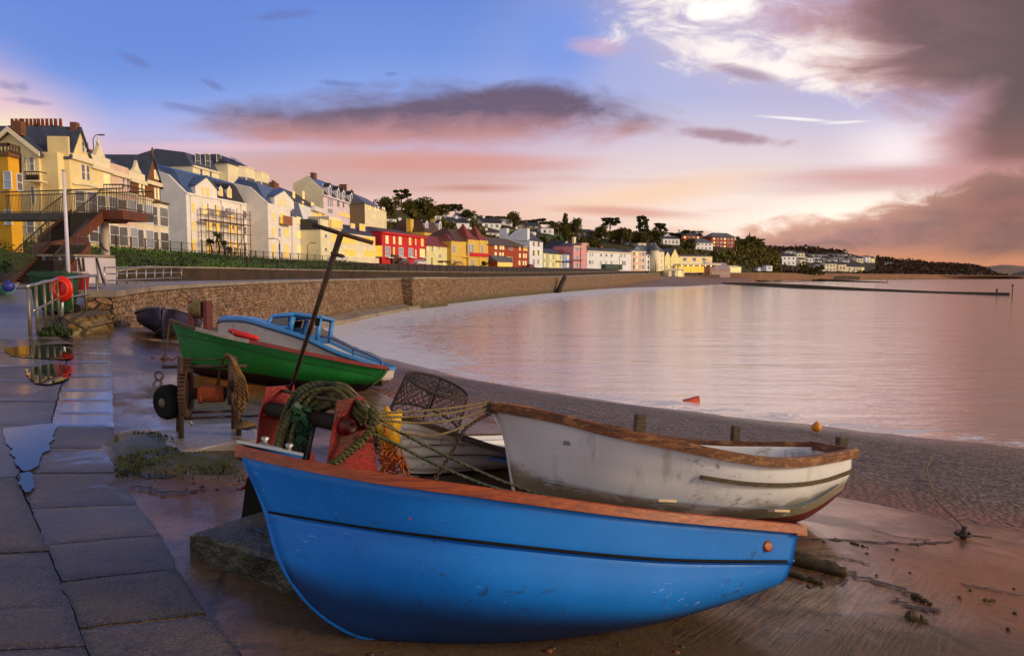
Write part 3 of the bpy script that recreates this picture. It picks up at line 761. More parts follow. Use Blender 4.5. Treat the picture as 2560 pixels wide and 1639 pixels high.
def m_wood(name, c1, c2, sc=6.0, rough=0.45, peel=None, peelamt=0.0):
    m, t = newmat(name); co = t.coord()
    gr = t.noise(t.scale(co, sc * .5, sc * 4, sc * 6), 1.5, 6, 0.65, 0.8)
    n = t.noise(co, 4, 6, 0.65)
    c = t.mix(t.sm(0.3, 0.7, gr), c1, c2)
    c = t.mix(t.mul(t.sm(0.5, 0.75, n), 0.5), c, tuple(x * .45 for x in c1[:3]) + (1,))
    kn = t.voro(t.scale(co, 1, 1, 1), 6.5)
    c = t.mix(t.sm(0.10, 0.05, kn), c, tuple(x * .25 for x in c1[:3]) + (1,))
    if peel: c = t.mix(t.mul(t.sm(0.52, 0.60, t.noise(t.scale(co, 1, 1, 3), 7, 7, 0.72)), peelamt), c, peel)
    t.set(col=c, rough=rough, norm=t.bump(t.add(gr, n), 0.35, 0.006))
    return m
M_BLUE = m_paint('blue_boat_paint', s3(0, 122, 222), 0.10, low=(0.002, 0.045, 0.19, 1), lowg=0.72, rough=0.5, lows=0.14)  # navy low band paints the shade below the turn of the bilge
M_WHITE = m_paint('weathered_white_paint', s3(232, 230, 232), 0.06, scuff=(0.12, 0.10, 0.08, 1), low=s3(120, 34, 28), lowg=0.83, grime=(s3(112, 96, 48), 0.44, 0.80), rough=0.5)
M_CREAM = m_paint('cream_clinker_paint', s3(250, 244, 232), 0.05, scuff=(0.2, 0.17, 0.12, 1), low=s3(40, 22, 18), lowg=0.9)
M_GREEN = m_paint('green_boat_paint', s3(8, 108, 38), 0.16, low=s3(26, 20, 20), lowg=0.70, rough=0.35)
M_GELWHITE = m_paint('white_gelcoat', s3(200, 190, 186), 0.05, scuff=(0.3, 0.28, 0.26, 1), low=s3(96, 84, 72), lowg=0.75)
M_PURPLE = m_paint('dark_navy_paint', s3(52, 48, 82), 0.15, low=s3(24, 20, 26), lowg=0.55, rough=0.45)
M_TEAL = m_paint('teal_dinghy_paint', s3(110, 176, 180), 0.08)
M_WOODOR = m_wood('varnished_orange_wood', s3(118, 42, 8), s3(172, 78, 18), rough=0.42)
M_WOODWORN = m_wood('worn_brown_gunwale_wood', s3(70, 36, 18), s3(132, 76, 36), rough=0.6, peel=s3(170, 120, 70), peelamt=0.7)
M_WOODDARK = m_wood('dark_weathered_timber', s3(44, 34, 22), s3(96, 76, 48), rough=0.7)
M_RUBBLACK = mat('black_rubber', (0.012, 0.011, 0.012, 1), 0.85, spec=.15)
M_REDRAIL = mat('red_brown_rail_paint', s3(132, 44, 28), 0.4, var=.2, scale=6)
M_GREYRAIL = mat('chalky_grey_rail', s3(150, 140, 130), 0.5, var=.2, scale=8)
M_BLUEPAINT = mat('light_blue_paint', s3(66, 140, 214), 0.4, var=.08, scale=4)
M_NAVYTRIM = mat('navy_trim', s3(24, 40, 70), 0.4)
M_INBLUE = mat('boat_interior_blue', s3(84, 130, 205), 0.5, var=.15, scale=3)
M_INGREY = mat('boat_interior_grey', s3(120, 128, 140), 0.5, var=.2, scale=3, damt=.4)
M_GLASSD, t_ = newmat('tinted_window'); t_.set(col=(0.03, 0.035, 0.04, 1), rough=0.06, spec=0.8)
M_STEEL = mat('galvanised_steel', s3(170, 168, 165), 0.35, metal=.85, var=.12, scale=8)
class Hull:
    def __init__(s, root, c0, c1, heel):
        s.root, s.c0 = root, V(c0)
        s.L = (V(c1) - s.c0); s.len = s.L.length; s.L.normalize()
        n = V((s.L.y, -s.L.x, 0)).normalized()
        if n.dot(EYE - s.c0) < 0: n = -n
        u = s.L.cross(n); u = u if u.z > 0 else -u
        u.normalize()
        s.N = n * cos(heel) + u * sin(heel); s.U = u * cos(heel) - n * sin(heel)
    def w(s, x, y, z): return s.c0 + s.L * x + s.N * y + s.U * z
    def l(s, p): q = V(p) - s.c0; return V((q.dot(s.L), q.dot(s.N), q.dot(s.U)))
    def on(s, px, py, b): return s.l(PP(px, py, s.c0 + s.N * b, s.N))
    def curve(s, pts, n=56):
        return crom([V(p[1:]) if p[0] == 'l' else s.on(*p) for p in pts], n)
    def skin(s, curves, m, sub=5, clinker=0, name='hull', thick=.022, mirror=True):
        cs = [s.curve(c) for c in curves]; n = len(cs[0]); secs = []; gs = []
        for i in range(n):
            ctrl = [c[i] for c in cs]; k = len(ctrl)
            pts = []; g = []
            for a in range(k - 1):
                p1, p2 = ctrl[a], ctrl[a + 1]
                p0 = ctrl[a - 1] if a else p1 * 2 - p2
                p3 = ctrl[a + 2] if a + 2 < k else V((p2.x, -p1.y, p1.z)) 
                m1 = (p2 - p0) * .5; m2 = (p3 - p1) * .5
                for q in range(sub):
                    t = q / sub; t2, t3 = t * t, t ** 3
                    pts.append(p1 * (2 * t3 - 3 * t2 + 1) + m1 * (t3 - 2 * t2 + t) + p2 * (-2 * t3 + 3 * t2) + m2 * (t3 - t2)); g.append((a + t) / (k - 1))
            pts.append(ctrl[-1]); g.append(1.0)
            if clinker:
                out = []; go = []; M = len(pts) - 1
                for q in range(M):
                    st_ = max(1, M // clinker); ph = (q % st_) / st_
                    f = min(1, i / 4.0) * min(1, (n - 1 - i) / 3.0 + .2)
                    out.append(pts[q] + V((0, .016 * ph * f, 0))); go.append(g[q])
                    if (q + 1) % st_ == 0 and q + 1 < M:
                        out.append(pts[q + 1] + V((0, .016 * f, 0.0))); go.append(g[q + 1])
                out.append(pts[-1]); go.append(1.0); pts, g = out, go
            secs.append(pts); gs.append(g)
        s.secs = secs; s.cs = cs
        mb = MB(); gi = []; rows = []
        for pts, g in zip(secs, gs):
            r = [s.w(*p) for p in pts] + [s.w(p.x, -p.y, p.z) for p in pts[-2::-1]]
            gi += g + g[-2::-1]; rows.append(r)
        ids = mb.grid(rows)
        mb.face(ids[-1] if False else ids[0], 0)  # transom
        if False: pass
        o = mb.build(name, m, s.root, attrs={'girth': gi})
        md = o.modifiers.new('thickness', 'SOLIDIFY'); md.thickness = thick; md.offset = 0
        return o
    def strip(s, name, m, pts, wy, wz, dy=0.0, dz=0.0, both=True, ends=True, i0=0, i1=None, parent=None, taper=True):
        """rectangular rail swept along a local curve; wy across, wz up"""
        out = []
        for sg in ((1, -1) if both else (1,)):
            mb = MB(); rows = []; P_ = pts[i0:i1]
            for i, p in enumerate(P_):
                t = P_[min(i + 1, len(P_) - 1)] - P_[max(i - 1, 0)]; t.z = 0
                nrm = V((-t.y, t.x, 0)); 
                if nrm.length < 1e-6: nrm = V((0, 1, 0))
                nrm.normalize()
                if nrm.y < 0: nrm = -nrm
                q = p + nrm * dy + V((0, 0, dz))
                a = [q + nrm * (wy * u) + V((0, 0, wz * v)) for u, v in ((-.5, -.5), (.5, -.5), (.5, .35), (.35, .5), (-.5, .5))]
                rows.append([s.w(c.x, c.y * sg, c.z) for c in a])
            ids = mb.grid(rows, smooth=False, closed=True)
            mb.face(ids[0][::-1]); mb.face(ids[-1])
            out.append(mb.build(name, m, parent or s.root))
        return out
    def tube(s, name, m, pts, r, n=8, parent=None):
        mb = MB(); mb.tube([s.w(*p) for p in pts], r, n); return mb.build(name, m, parent or s.root)
def boat_root(name, c0, label, group='small boats pulled up on the slipway'):
    return thing(name, c0, label, 'boat', group)
# ---- blue dinghy in front: orange wooden gunwale, dark lap line, shade under the bilge painted navy
c0, c1 = G(1580, 1572), G(950, 1594)
rt = boat_root('wooden_dinghy', c0, 'bright blue dinghy with orange varnished gunwale and one dark seam, leaning on the slipway')
h = Hull(rt, c0, c1, radians(20))
sheer = [(606, 1133, .02), (680, 1150, .15), (760, 1168, .27), (960, 1204, .46), (1180, 1235, .58), (1400, 1266, .62), (1600, 1291, .62), (1810, 1311, .58), (1996, 1328, .50)]
lap = [(672, 1277, .015), (760, 1291, .13), (960, 1322, .36), (1200, 1352, .53), (1500, 1384, .585), (1700, 1398, .565), (1981, 1401, .475)]
bil = [(705, 1392, .012), (800, 1420, .11), (960, 1458, .28), (1150, 1494, .41), (1300, 1513, .47), (1500, 1530, .49), (1650, 1527, .475), (1800, 1497, .44), (1958, 1450, .39)]
keel = [(750, 1470, .0), (780, 1507, 0), (830, 1548, 0), (900, 1584, 0), (1000, 1598, 0), (1200, 1602, 0), (1400, 1586, 0), (1600, 1553, 0), (1750, 1512, 0), (1880, 1466, 0), (1944, 1440, 0)]
lap2 = [(a, b + 3, c - .014 if c > .1 else c) for a, b, c in lap]
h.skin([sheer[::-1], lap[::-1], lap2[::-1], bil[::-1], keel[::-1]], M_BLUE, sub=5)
sh = h.cs[0]
h.strip('gunwale', M_WOODOR, sh, .046, .044, dy=.02, dz=.010)
mb = MB()
for sg in (1, -1):
    mb.tube([h.w(p.x, sg * (p.y + .010), p.z - .003) for p in h.cs[1][1:]], .0075, 6)
mb.build('seam', M_RUBBLACK, rt)  # black bead draws the shadow line under the plank lap
stem = h.curve([(614, 1150, 0), (640, 1205, 0), (668, 1277, 0), (700, 1392, 0), (745, 1468, 0), (780, 1509, 0), (830, 1550, 0), (900, 1586, 0), (1000, 1601, 0), (1200, 1605, 0), (1400, 1588, 0), (1600, 1555, 0), (1750, 1514, 0), (1944, 1442, 0)], 60)
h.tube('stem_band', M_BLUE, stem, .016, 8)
# breasthook plate with a fairlead at the bow, stern cap, thwarts, transom plug
b0 = V(sh[-1])
mb = MB(); q = [sh[-1] + V((.03, 0, .045)), V((sh[-8].x, sh[-8].y, sh[-8].z + .045)), V((sh[-8].x, -sh[-8].y, sh[-8].z + .045))]
mb.prism([h.w(*p) for p in q], h.U * .012); mb.build('breasthook', M_STEEL, rt)
mb = MB()
for k in (3, 6): 
    p = h.w(sh[-k].x - .02, sh[-k].y * .5, sh[-k].z + .075); mb.lathe(p, h.U, [(-.02, .014), (0, .012), (.012, .02), (.02, .012)], 10)
mb.tube([h.w(sh[-3].x, sh[-3].y * .5, sh[-3].z + .06), h.w(sh[-6].x, sh[-6].y * .5, sh[-6].z + .06)], .012, 8); mb.build('fairlead', M_STEEL, rt)
mb = MB(); e = sh[0]; mb.obox(h.w(e.x - .012, -e.y - .045, e.z - .018), h.L * .06, h.N * (2 * e.y + .09), h.U * .05); mb.build('stern_cap', M_WOODOR, rt)
for f in (.3, .62):
    i = int(f * 55); p = sh[i]; mb = MB(); mb.obox(h.w(p.x, -p.y * .8, p.z - .1), h.L * .2, h.N * (1.6 * p.y), h.U * .025); mb.build('thwart', M_WOODOR, rt)
p = h.on(1918, 1364, .53); mb = MB(); mb.lathe(h.w(p.x, p.y - .005, p.z), h.N, [(0, .026), (.012, .026), (.016, .018)], 20); o = mb.build('drain_plug', M_WOODOR, rt)
for x, y, b in ((1665, 1275, .6), (1955, 1298, .5)):
    p = h.on(x, y, b); mb = MB(); mb.obox(h.w(p.x - .07, p.y - .07, p.z + .036), h.L * .09, h.N * .05, h.U * .012); mb.build('rowlock_pad', mat('pale_wood', s3(200, 170, 130), .5), rt)
BLUE = h
# ---- big white boat with worn wooden gunwale
c0, c1 = G(1962, 1302), G(1300, 1263)
rt = boat_root('rowing_boat', c0, 'weathered white boat with peeling brown gunwale, grime stains and a red bottom')
h = Hull(rt, c0, c1, radians(7))
sheer = [(1236, 1020, .03), (1262, 1024, .11), (1384, 1046, .34), (1543, 1086, .55), (1703, 1119, .66), (1810, 1141, .69), (1916, 1157, .66), (1990, 1157, .58), (2070, 1146, .42), (2130, 1134, .25)]
mid = [(1262, 1090, .015), (1384, 1130, .27), (1543, 1165, .48), (1742, 1190, .61), (1863, 1207, .625), (1969, 1210, .56), (2054, 1199, .39), (2128, 1174, .22)]
bil = [(1276, 1160, .012), (1384, 1205, .19), (1543, 1243, .37), (1742, 1266, .47), (1863, 1269, .47), (1969, 1255, .42), (2054, 1226, .28), (2118, 1198, .14)]
keel = [(1290, 1235, 0), (1340, 1262, 0), (1543, 1285, 0), (1742, 1297, 0), (1863, 1300, 0), (1985, 1300, 0), (2050, 1266, 0), (2108, 1218, 0)]
h.skin([sheer[::-1], mid[::-1], bil[::-1], keel[::-1]], M_WHITE, sub=7, thick=.03)
sh = h.cs[0]
h.strip('gunwale', M_WOODWORN, sh, .06, .075, dy=.02, dz=.012)
mb = MB(); e = sh[0]; mb.obox(h.w(e.x - .035, -e.y - .045, e.z - .025), h.L * .065, h.N * (2 * e.y + .09), h.U * .075); mb.build('stern_cap', M_WOODWORN, rt)
h.strip('rubbing_strake', M_WOODDARK, h.cs[1], .035, .032, dy=.018, i0=0, i1=30)
stem = h.curve([(1234, 1030, 0), (1250, 1062, 0), (1264, 1090, 0), (1276, 1160, 0), (1290, 1236, 0), (1310, 1252, 0), (1345, 1264, 0), (1543, 1287, 0), (1863, 1302, 0)], 40)
h.tube('stem_band', M_WHITE, stem, .022, 8)
mb = MB(); b = sh[-1]; mb.cbox(h.w(b.x + .01, 0, b.z + .005), h.L * .14, h.N * .11, h.U * .085); mb.build('stem_head', M_WOODDARK, rt)
def post(px, y0, y1, b, wd, lab=None):
    p, q = h.on(px, y1, b), h.on(px, y0, b)
    mb = MB(); mb.obox(h.w(p.x - wd / 2, p.y - wd / 2, p.z), h.L * wd, h.N * wd, h.U * (q.z - p.z)); mb.build('thole_post', M_WOODDARK, rt)
post(1595, 1035, 1110, -.5, .085); post(1834, 1064, 1140, -.62, .065); post(2101, 1092, 1140, -.2, .075)
for f in (.2, .5, .75):
    i = int(f * 55); p = sh[i]; mb = MB(); mb.obox(h.w(p.x, -p.y * .76, p.z - .14), h.L * .22, h.N * (1.52 * p.y), h.U * .03); mb.build('thwart', M_INGREY, rt)
mb = MB(); rows = []
for i in range(2, 50, 3):
    p = sh[i]; rows.append([h.w(p.x, p.y * k * .86, lerp(h.cs[3][i].z, p.z, .35)) for k in (-1, -.5, 0, .5, 1)])
mb.grid(rows); mb.build('floor', M_INGREY, rt)
for px in (1985, 2012): 
    mb = MB(); p = h.on(px, 1118, -.45); mb.obox(h.w(p.x, p.y, p.z - .05), h.L * .06, h.N * .015, h.U * .07); mb.build('interior_bracket', mat('pale_grey_metal', s3(160, 168, 182), .4), rt)
WHITE = h
# ---- cream clinker boat between the winch and the white boat
c1 = G(1012, 1192); c0 = V((1.05, 8.15, 0)); c0.z = H(c0.x, c0.y)
rt = boat_root('clinker_boat', c0, 'cream clinker-planked dinghy with blue inside, its bow against the red winch')
h = Hull(rt, c0, c1, radians(2))
LN = h.len
sheer = [(1003, 1044, .02), (1040, 1053, .16), (1100, 1075, .32), (1180, 1103, .46), (1262, 1127, .54)] 
s0 = [h.on(*p) for p in sheer]; z0 = s0[-1].z
sheer = [('l', *p) for p in s0] + [('l', LN * .45, .6, z0 - .05), ('l', LN * .2, .58, z0 - .05), ('l', -.05, .46, z0 - .01)]
bilge = [('l', s0[0].x - .01, .014, s0[0].z * .52), ('l', LN * .85, .26, .30), ('l', LN * .6, .46, .22), ('l', LN * .3, .5, .2), ('l', -.03, .36, .26)]
keel = [('l', LN + .01, 0, .12), ('l', LN - .06, 0, .02), ('l', LN * .7, 0, 0), ('l', LN * .3, 0, 0), ('l', 0, 0, .03)]
h.skin([sheer[::-1], bilge[::-1], keel[::-1]], M_CREAM, sub=9, clinker=6, thick=.02)
sh = h.cs[0]
h.strip('gunwale', M_WOODDARK, sh, .045, .05, dy=.012, dz=.01)
mb = MB()
M = len(h.secs[0])
for sg in (1, -1):
    for j in (4, 8, 12, 16):
        pass
mb = MB()
for j in (3, 7, 11, 15):
    q = [s_[j] for s_ in h.secs[1:-3]]; mb.tube([h.w(p.x, p.y + .012, p.z) for p in q], .0045, 5)
mb.build('plank_seam', M_RUBBLACK, rt)
stem = [sh[-1], h.cs[1][-1], h.cs[2][-1]]
h.tube('stem_post', M_CREAM, crom(stem, 12), .022, 8)
for f in (.3, .6):
    i = int(f * 55); p = sh[i]; mb = MB(); mb.obox(h.w(p.x, -p.y * .8, p.z - .1), h.L * .2, h.N * (1.6 * p.y), h.U * .025); mb.build('thwart', M_INBLUE, rt)
for sg in (1, -1):
    mb = MB(); rows = []
    for i in range(3, 53, 2):
        q = h.secs[i][:12:2]; rows.append([h.w(c.x, sg * max(0, c.y - .03 - .01 * k), c.z - .015) for k, c in enumerate(q)])
    mb.grid(rows); mb.build('inner_lining', M_INBLUE, rt)
CREAM = h
# ---- green boat
c0, c1 = G(880, 986), G(486, 936)
rt = boat_root('open_boat', c0, 'vivid green boat with red and grey gunwale rail and dark bottom')
h = Hull(rt, c0, c1, radians(9))
c9 = lambda x, y, b: (*C(9, x, y), b)
sheer = [c9(482, 262, .02), c9(540, 288, .14), c9(700, 335, .3), c9(800, 362, .4), c9(1000, 410, .52), c9(1230, 455, .6), c9(1500, 513, .66), c9(1800, 572, .67), c9(2050, 620, .62), c9(2230, 645, .55)]
lap = [c9(525, 375, .015), c9(600, 392, .14), c9(800, 430, .34), c9(1000, 475, .47), c9(1230, 534, .56), c9(1500, 592, .62), c9(1800, 645, .63), c9(2180, 716, .52)]
bil = [c9(575, 545, .014), c9(650, 585, .09), c9(800, 625, .22), c9(1080, 658, .36), c9(1500, 722, .5), c9(1800, 752, .52), c9(2000, 764, .48), c9(2125, 770, .42)]
keel = [c9(610, 625, 0), c9(660, 680, 0), c9(800, 720, 0), c9(1100, 770, 0), c9(1500, 840, 0), c9(1800, 850, 0), c9(2050, 830, 0)]
h.skin([sheer[::-1], lap[::-1], bil[::-1], keel[::-1]], M_GREEN, sub=5)
sh = h.cs[0]
h.strip('gunwale', M_REDRAIL, sh, .06, .055, dy=.02, i0=0, i1=33)
h.strip('gunwale', M_GREYRAIL, sh, .06, .055, dy=.02, i0=32, i1=47)
h.strip('gunwale', M_WOODDARK, sh, .05, .05, dy=.02, i0=46)
mb = MB()
for sg in (1, -1): mb.tube([h.w(p.x, sg * (p.y + .006), p.z) for p in h.cs[1][1:]], .010, 6)
mb.build('seam', mat('dark_green_line', s3(6, 50, 18), .5), rt)
for f in (.3, .6):
    i = int(f * 55); p = sh[i]; mb = MB(); mb.obox(h.w(p.x, -p.y * .8, p.z - .1), h.L * .2, h.N * (1.6 * p.y), h.U * .025); mb.build('thwart', M_WOODDARK, rt)
GREEN = h
# red fenders heaped in the bow of the green boat
p1 = h.curve([c9(985, 362, .15), c9(1040, 375, .2), c9(1110, 392, .25), c9(1195, 412, .3)], 10)
mb = MB(); mb.tube([h.w(*p) for p in p1], [.03, .05, .055, .05, .05, .055, .05, .045, .04, .02], 8)
mb.tube([h.w(p.x + .1, p.y - .1, p.z + .03) for p in p1[:6]], [.02, .04, .045, .04, .03, .02], 8)
single('fender', mb, mat('red_fender_plastic', s3(214, 40, 34), .4, var=.2), 'red plastic fender lying along the rail of the green boat', 'fender')
# ---- white boat with blue cuddy
q = P2(952, 12.55); c0 = V((q.x, q.y, H(q.x, q.y))); q = P2(566, 12.6); c1 = V((q.x, q.y, H(q.x, q.y)))
rt = boat_root('cabin_boat', c0, 'white motor boat with a light blue wheelhouse and side rail behind the green boat')
h = Hull(rt, c0, c1, radians(8)); LN = h.len
sheer = [c9(872, 275, .03), c9(905, 264, .2), c9(1080, 270, .45), c9(1280, 324, .62), c9(1560, 414, .72), c9(1800, 522, .72), c9(2000, 592, .7), c9(2196, 657, .64)]
s0 = [h.on(*p) for p in sheer]
mid = [('l', p.x + (.0 if i else -.04), max(.02, p.y * (.2 + .72 * min(1, i / 3))), p.z * .55) for i, p in enumerate(s0)]
keel = [('l', s0[0].x - .5, 0, s0[0].z * .2), ('l', LN * .8, 0, .02), ('l', LN * .4, 0, 0), ('l', 0, 0, .02)]
low = [('l', p.x + (.0 if i else -.2), max(.015, p.y * (.1 + .72 * min(1, i / 4))), .17 if i else p.z * .35) for i, p in enumerate(s0)]
h.skin([[('l', *p) for p in s0][::-1], mid[::-1], low[::-1], keel[::-1]], M_GELWHITE, sub=5)
sh = h.cs[0]
h.strip('sheer_band', M_BLUEPAINT, sh, .03, .06, dy=.015, dz=.035)
h.strip('rub_rail', M_NAVYTRIM, sh, .05, .035, dy=.02, dz=-.01)
e = sh[0]; mb = MB(); mb.obox(h.w(e.x - .03, -e.y, e.z - .01), h.L * .05, h.N * 2 * e.y, h.U * .05); mb.build('transom_cap', M_BLUEPAINT, rt)
mb = MB(); rows = []
for i in range(30, 56): p = sh[i]; rows.append([h.w(p.x, p.y * k, p.z + .06 + .05 * (1 - k * k)) for k in (-1, -.5, 0, .5, 1)])
mb.grid(rows); mb.build('foredeck', M_BLUEPAINT, rt)
# wheelhouse: corners in the near plane from the picture, mirrored across
yb = .42
def hp(x, y, b=yb): return h.on(*C(9, x, y), b)
base_f, top_f, top_b, base_b = hp(1262, 318), hp(1300, 232), hp(1688, 238), hp(1668, 432)
mm = hp(1490, 212, .38)
def cabin_side(sg):
    """a side of the wheelhouse: frame bars round two openings"""
    mb = MB()
    def bar(a, b, w): mb.tube([h.w(a.x, sg * a.y, a.z), h.w(b.x, sg * b.y, b.z)], w, 4)
    wf0, wf1 = hp(1440, 240), hp(1452, 360)
    bar(base_f, top_f, .032); bar(top_f, V((mm.x, yb, mm.z)), .03); bar(V((mm.x, yb, mm.z)), top_b, .03)
    bar(top_b, base_b, .045); bar(hp(1470, 232), hp(1445, 350), .05); 
    q = [base_f, hp(1280, 300), hp(1430, 305), hp(1452, 335), hp(1480, 365), hp(1640, 425), base_b, hp(1560, 440), hp(1280, 340)]
    mb.prism([h.w(p.x, sg * (p.y - .02), p.z) for p in q], h.N * .04 * sg)
    return mb.build('cabin_side', M_BLUEPAINT, rt)
for sg in (1, -1):
    o = cabin_side(sg)
    mb = MB(); q = [hp(1290, 298), hp(1318, 245), hp(1436, 236), hp(1420, 300)]; mb.prism([h.w(p.x, sg * p.y, p.z) for p in q], h.N * .01 * sg); mb.build('window', M_GLASSD, o)
mb = MB(); tz = .03
q = [V((top_f.x, yb + .03, top_f.z)), V((mm.x, yb + .03, mm.z)), V((top_b.x - .05, yb + .03, top_b.z))]
for a, b in zip(q, q[1:]):
    mb.prism([h.w(a.x, a.y, a.z), h.w(b.x, b.y, b.z), h.w(b.x, -b.y, b.z), h.w(a.x, -a.y, a.z)], h.U * .04)
mb.build('cabin_roof', M_BLUEPAINT, rt)
mb = MB(); a, b = base_f, top_f
mb.prism([h.w(a.x, a.y, a.z), h.w(b.x, b.y, b.z), h.w(b.x, -b.y, b.z), h.w(a.x, -a.y, a.z)], h.L * .02); mb.build('windscreen', M_GLASSD, rt)
mb = MB(); p = hp(1668, 275); mb.cbox(h.w(p.x - .02, p.y + .05, p.z), h.L * .07, h.N * .06, h.U * .14); mb.build('navigation_lamp', M_RUBBLACK, rt)
rail = h.curve([c9(1690, 392, .6), c9(1780, 405, .62), c9(1960, 488, .66), c9(2195, 590, .62), c9(2190, 612, .62)], 18)
mb = MB(); mb.tube([h.w(*p) for p in rail], .022, 7)
for x, y0, y1 in ((1960, 490, 560), (2195, 590, 655)):
    a, b = hp(x, y0, .64), hp(x, y1, .64); mb.tube([h.w(*a), h.w(*b)], .018, 6)
mb.build('side_rail', mat('blue_rail_tube', s3(70, 100, 150), .4), rt)
mb = MB(); rows = []
for i in range(1, 32): p = sh[i]; rows.append([h.w(p.x, p.y * k * .93, lerp(0, p.z, .45)) for k in (-1, 0, 1)])
mb.grid(rows); mb.build('cockpit_floor', M_INGREY, rt)
# ---- dark navy boat, bow on, by the wall
c1 = G(404, 846); c0 = c1 + V((-1.15, 2.9, 0)); c0.z = H(c0.x, c0.y) + .02
rt = boat_root('rowing_dinghy', c0, 'dark navy boat lying bow-on against the end of the sea wall')
h = Hull(rt, c0, c1, radians(-6)); LN = h.len
bt = h.on(406, 768, 0)
sheer = [('l', bt.x, .03, bt.z), ('l', bt.x - .12, .2, bt.z - .02), ('l', LN * .85, .46, bt.z - .1), ('l', LN * .6, .68, bt.z - .2), ('l', LN * .3, .74, bt.z - .26), ('l', 0, .6, bt.z - .25)]
mid = [('l', bt.x - .02, .02, bt.z * .5), ('l', LN * .85, .36, bt.z * .45), ('l', LN * .6, .58, bt.z * .38), ('l', LN * .3, .62, .2), ('l', .02, .48, .22)]
keel = [('l', LN, 0, .02), ('l', LN * .7, 0, 0), ('l', LN * .3, 0, 0), ('l', .03, 0, .02)]
h.skin([sheer[::-1], mid[::-1], keel[::-1]], M_PURPLE, sub=6)
h.strip('gunwale', mat('pale_rope_fender', s3(128, 112, 110), .6), h.cs[0], .06, .05, dy=.015, dz=.01)
h.tube('stem_band', M_PURPLE, crom([h.cs[0][-1], h.cs[1][-1], h.cs[2][-1]], 10), .03, 8)
mb = MB(); rows = []
for i in range(2, 54, 3): p = h.cs[0][i]; rows.append([h.w(p.x, p.y * k * .97, p.z - .03) for k in (-1, 0, 1)])
mb.grid(rows); mb.build('cover', mat('dark_boat_cover', s3(40, 36, 44), .7), rt)
# ---- teal dinghy by the foot of the stairs
a = P(42, 690, 19.5); c1 = V((a.x, a.y, .98)); c0 = c1 + V((-2.6, -.5, 0))
rt = boat_root('teal_dinghy', c0, 'small teal dinghy with brown rim on chocks beneath the footbridge stairs')
h = Hull(rt, c0, c1, 0); LN = h.len
sheer = [('l', LN + .02, .02, .30), ('l', LN * .92, .3, .28), ('l', LN * .6, .6, .27), ('l', 0, .5, .28)]
mid = [('l', LN - .08, .015, .12), ('l', LN * .85, .25, .1), ('l', LN * .6, .45, .08), ('l', 0, .4, .1)]
keel = [('l', LN - .2, 0, .0), ('l', LN * .6, 0, -.02), ('l', 0, 0, .0)]
h.skin([sheer[::-1], mid[::-1], keel[::-1]], M_TEAL, sub=5)
h.strip('gunwale', M_WOODWORN, h.cs[0], .05, .04, dy=.012, dz=.01)
for f in (.25, .75):
    mb = MB(); mb.obox(h.w(LN * f, -.25, -.18), h.L * .12, h.N * .5, V((0, 0, .2))); mb.build('chock', M_WOODDARK, rt)
# ------------------------------------------------------------------ winches, ropes and the other gear on the slipway
M_RUST = mat('rusty_dark_steel', s3(62, 44, 36), 0.65, var=.35, scale=9, bump=.6, damt=.6, dark=s3(104, 58, 32), dscale=4)
M_RUSTBROWN = mat('brown_rust', s3(74, 46, 30), 0.7, var=.3, scale=12, bump=.6)
M_REDPAINT = mat('peeling_red_paint', s3(132, 8, 6), 0.42, var=.4, scale=7, bump=.6, damt=.95, dark=s3(44, 10, 6), dscale=2.6)
M_BLACKSTEEL = mat('black_greasy_steel', (0.016, 0.009, 0.006, 1), 0.7, var=.5, scale=8, spec=.25)
def m_rope(name, c1, c2, tw=90):
    m, t = newmat(name); co = t.coord()
    w = t.new('TexWave'); w.wave_type = 'BANDS'; w.bands_direction = 'DIAGONAL'; t.put(co, w.inputs[0]); w.inputs['Scale'].default_value = tw / 6; w.inputs['Distortion'].default_value = 1.5
    n = t.noise(co, 12, 4, .6)
    c = t.mix(t.sm(.3, .7, n), c1, c2); c = t.mix(t.mul(t.sub(1.0, w.outputs['Fac']), .55), c, tuple(x * .35 for x in c1[:3]) + (1,))
    t.set(col=c, rough=.85, norm=t.bump(w.outputs['Fac'], .8, .006)); return m
M_ROPEOL = m_rope('olive_rope', s3(62, 60, 24), s3(112, 104, 52)); M_ROPEBR = m_rope('brown_rope', s3(96, 66, 30), s3(146, 106, 54))
M_ROPEOR = m_rope('orange_rope', s3(170, 76, 24), s3(214, 118, 40)); M_ROPEGN = m_rope('dark_green_rope', s3(46, 56, 46), s3(84, 88, 70)); M_ROPETAN = m_rope('tan_rope', s3(104, 88, 56), s3(146, 126, 88))
M_ROPERED = m_rope('rust_red_cord', s3(156, 66, 30), s3(190, 98, 50), 200)
M_PLINTH = mat('mossy_dark_plinth', s3(50, 50, 34), 0.4, var=.45, scale=4, bump=1.0, bscale=14, bdist=.03, damt=.6, dark=s3(30, 28, 20), dscale=1.5)
M_MOSSY = mat('mossy_masonry', s3(104, 82, 44), 0.7, var=.35, scale=3, bump=.8, damt=.6, dark=s3(52, 54, 18), dscale=1.4)
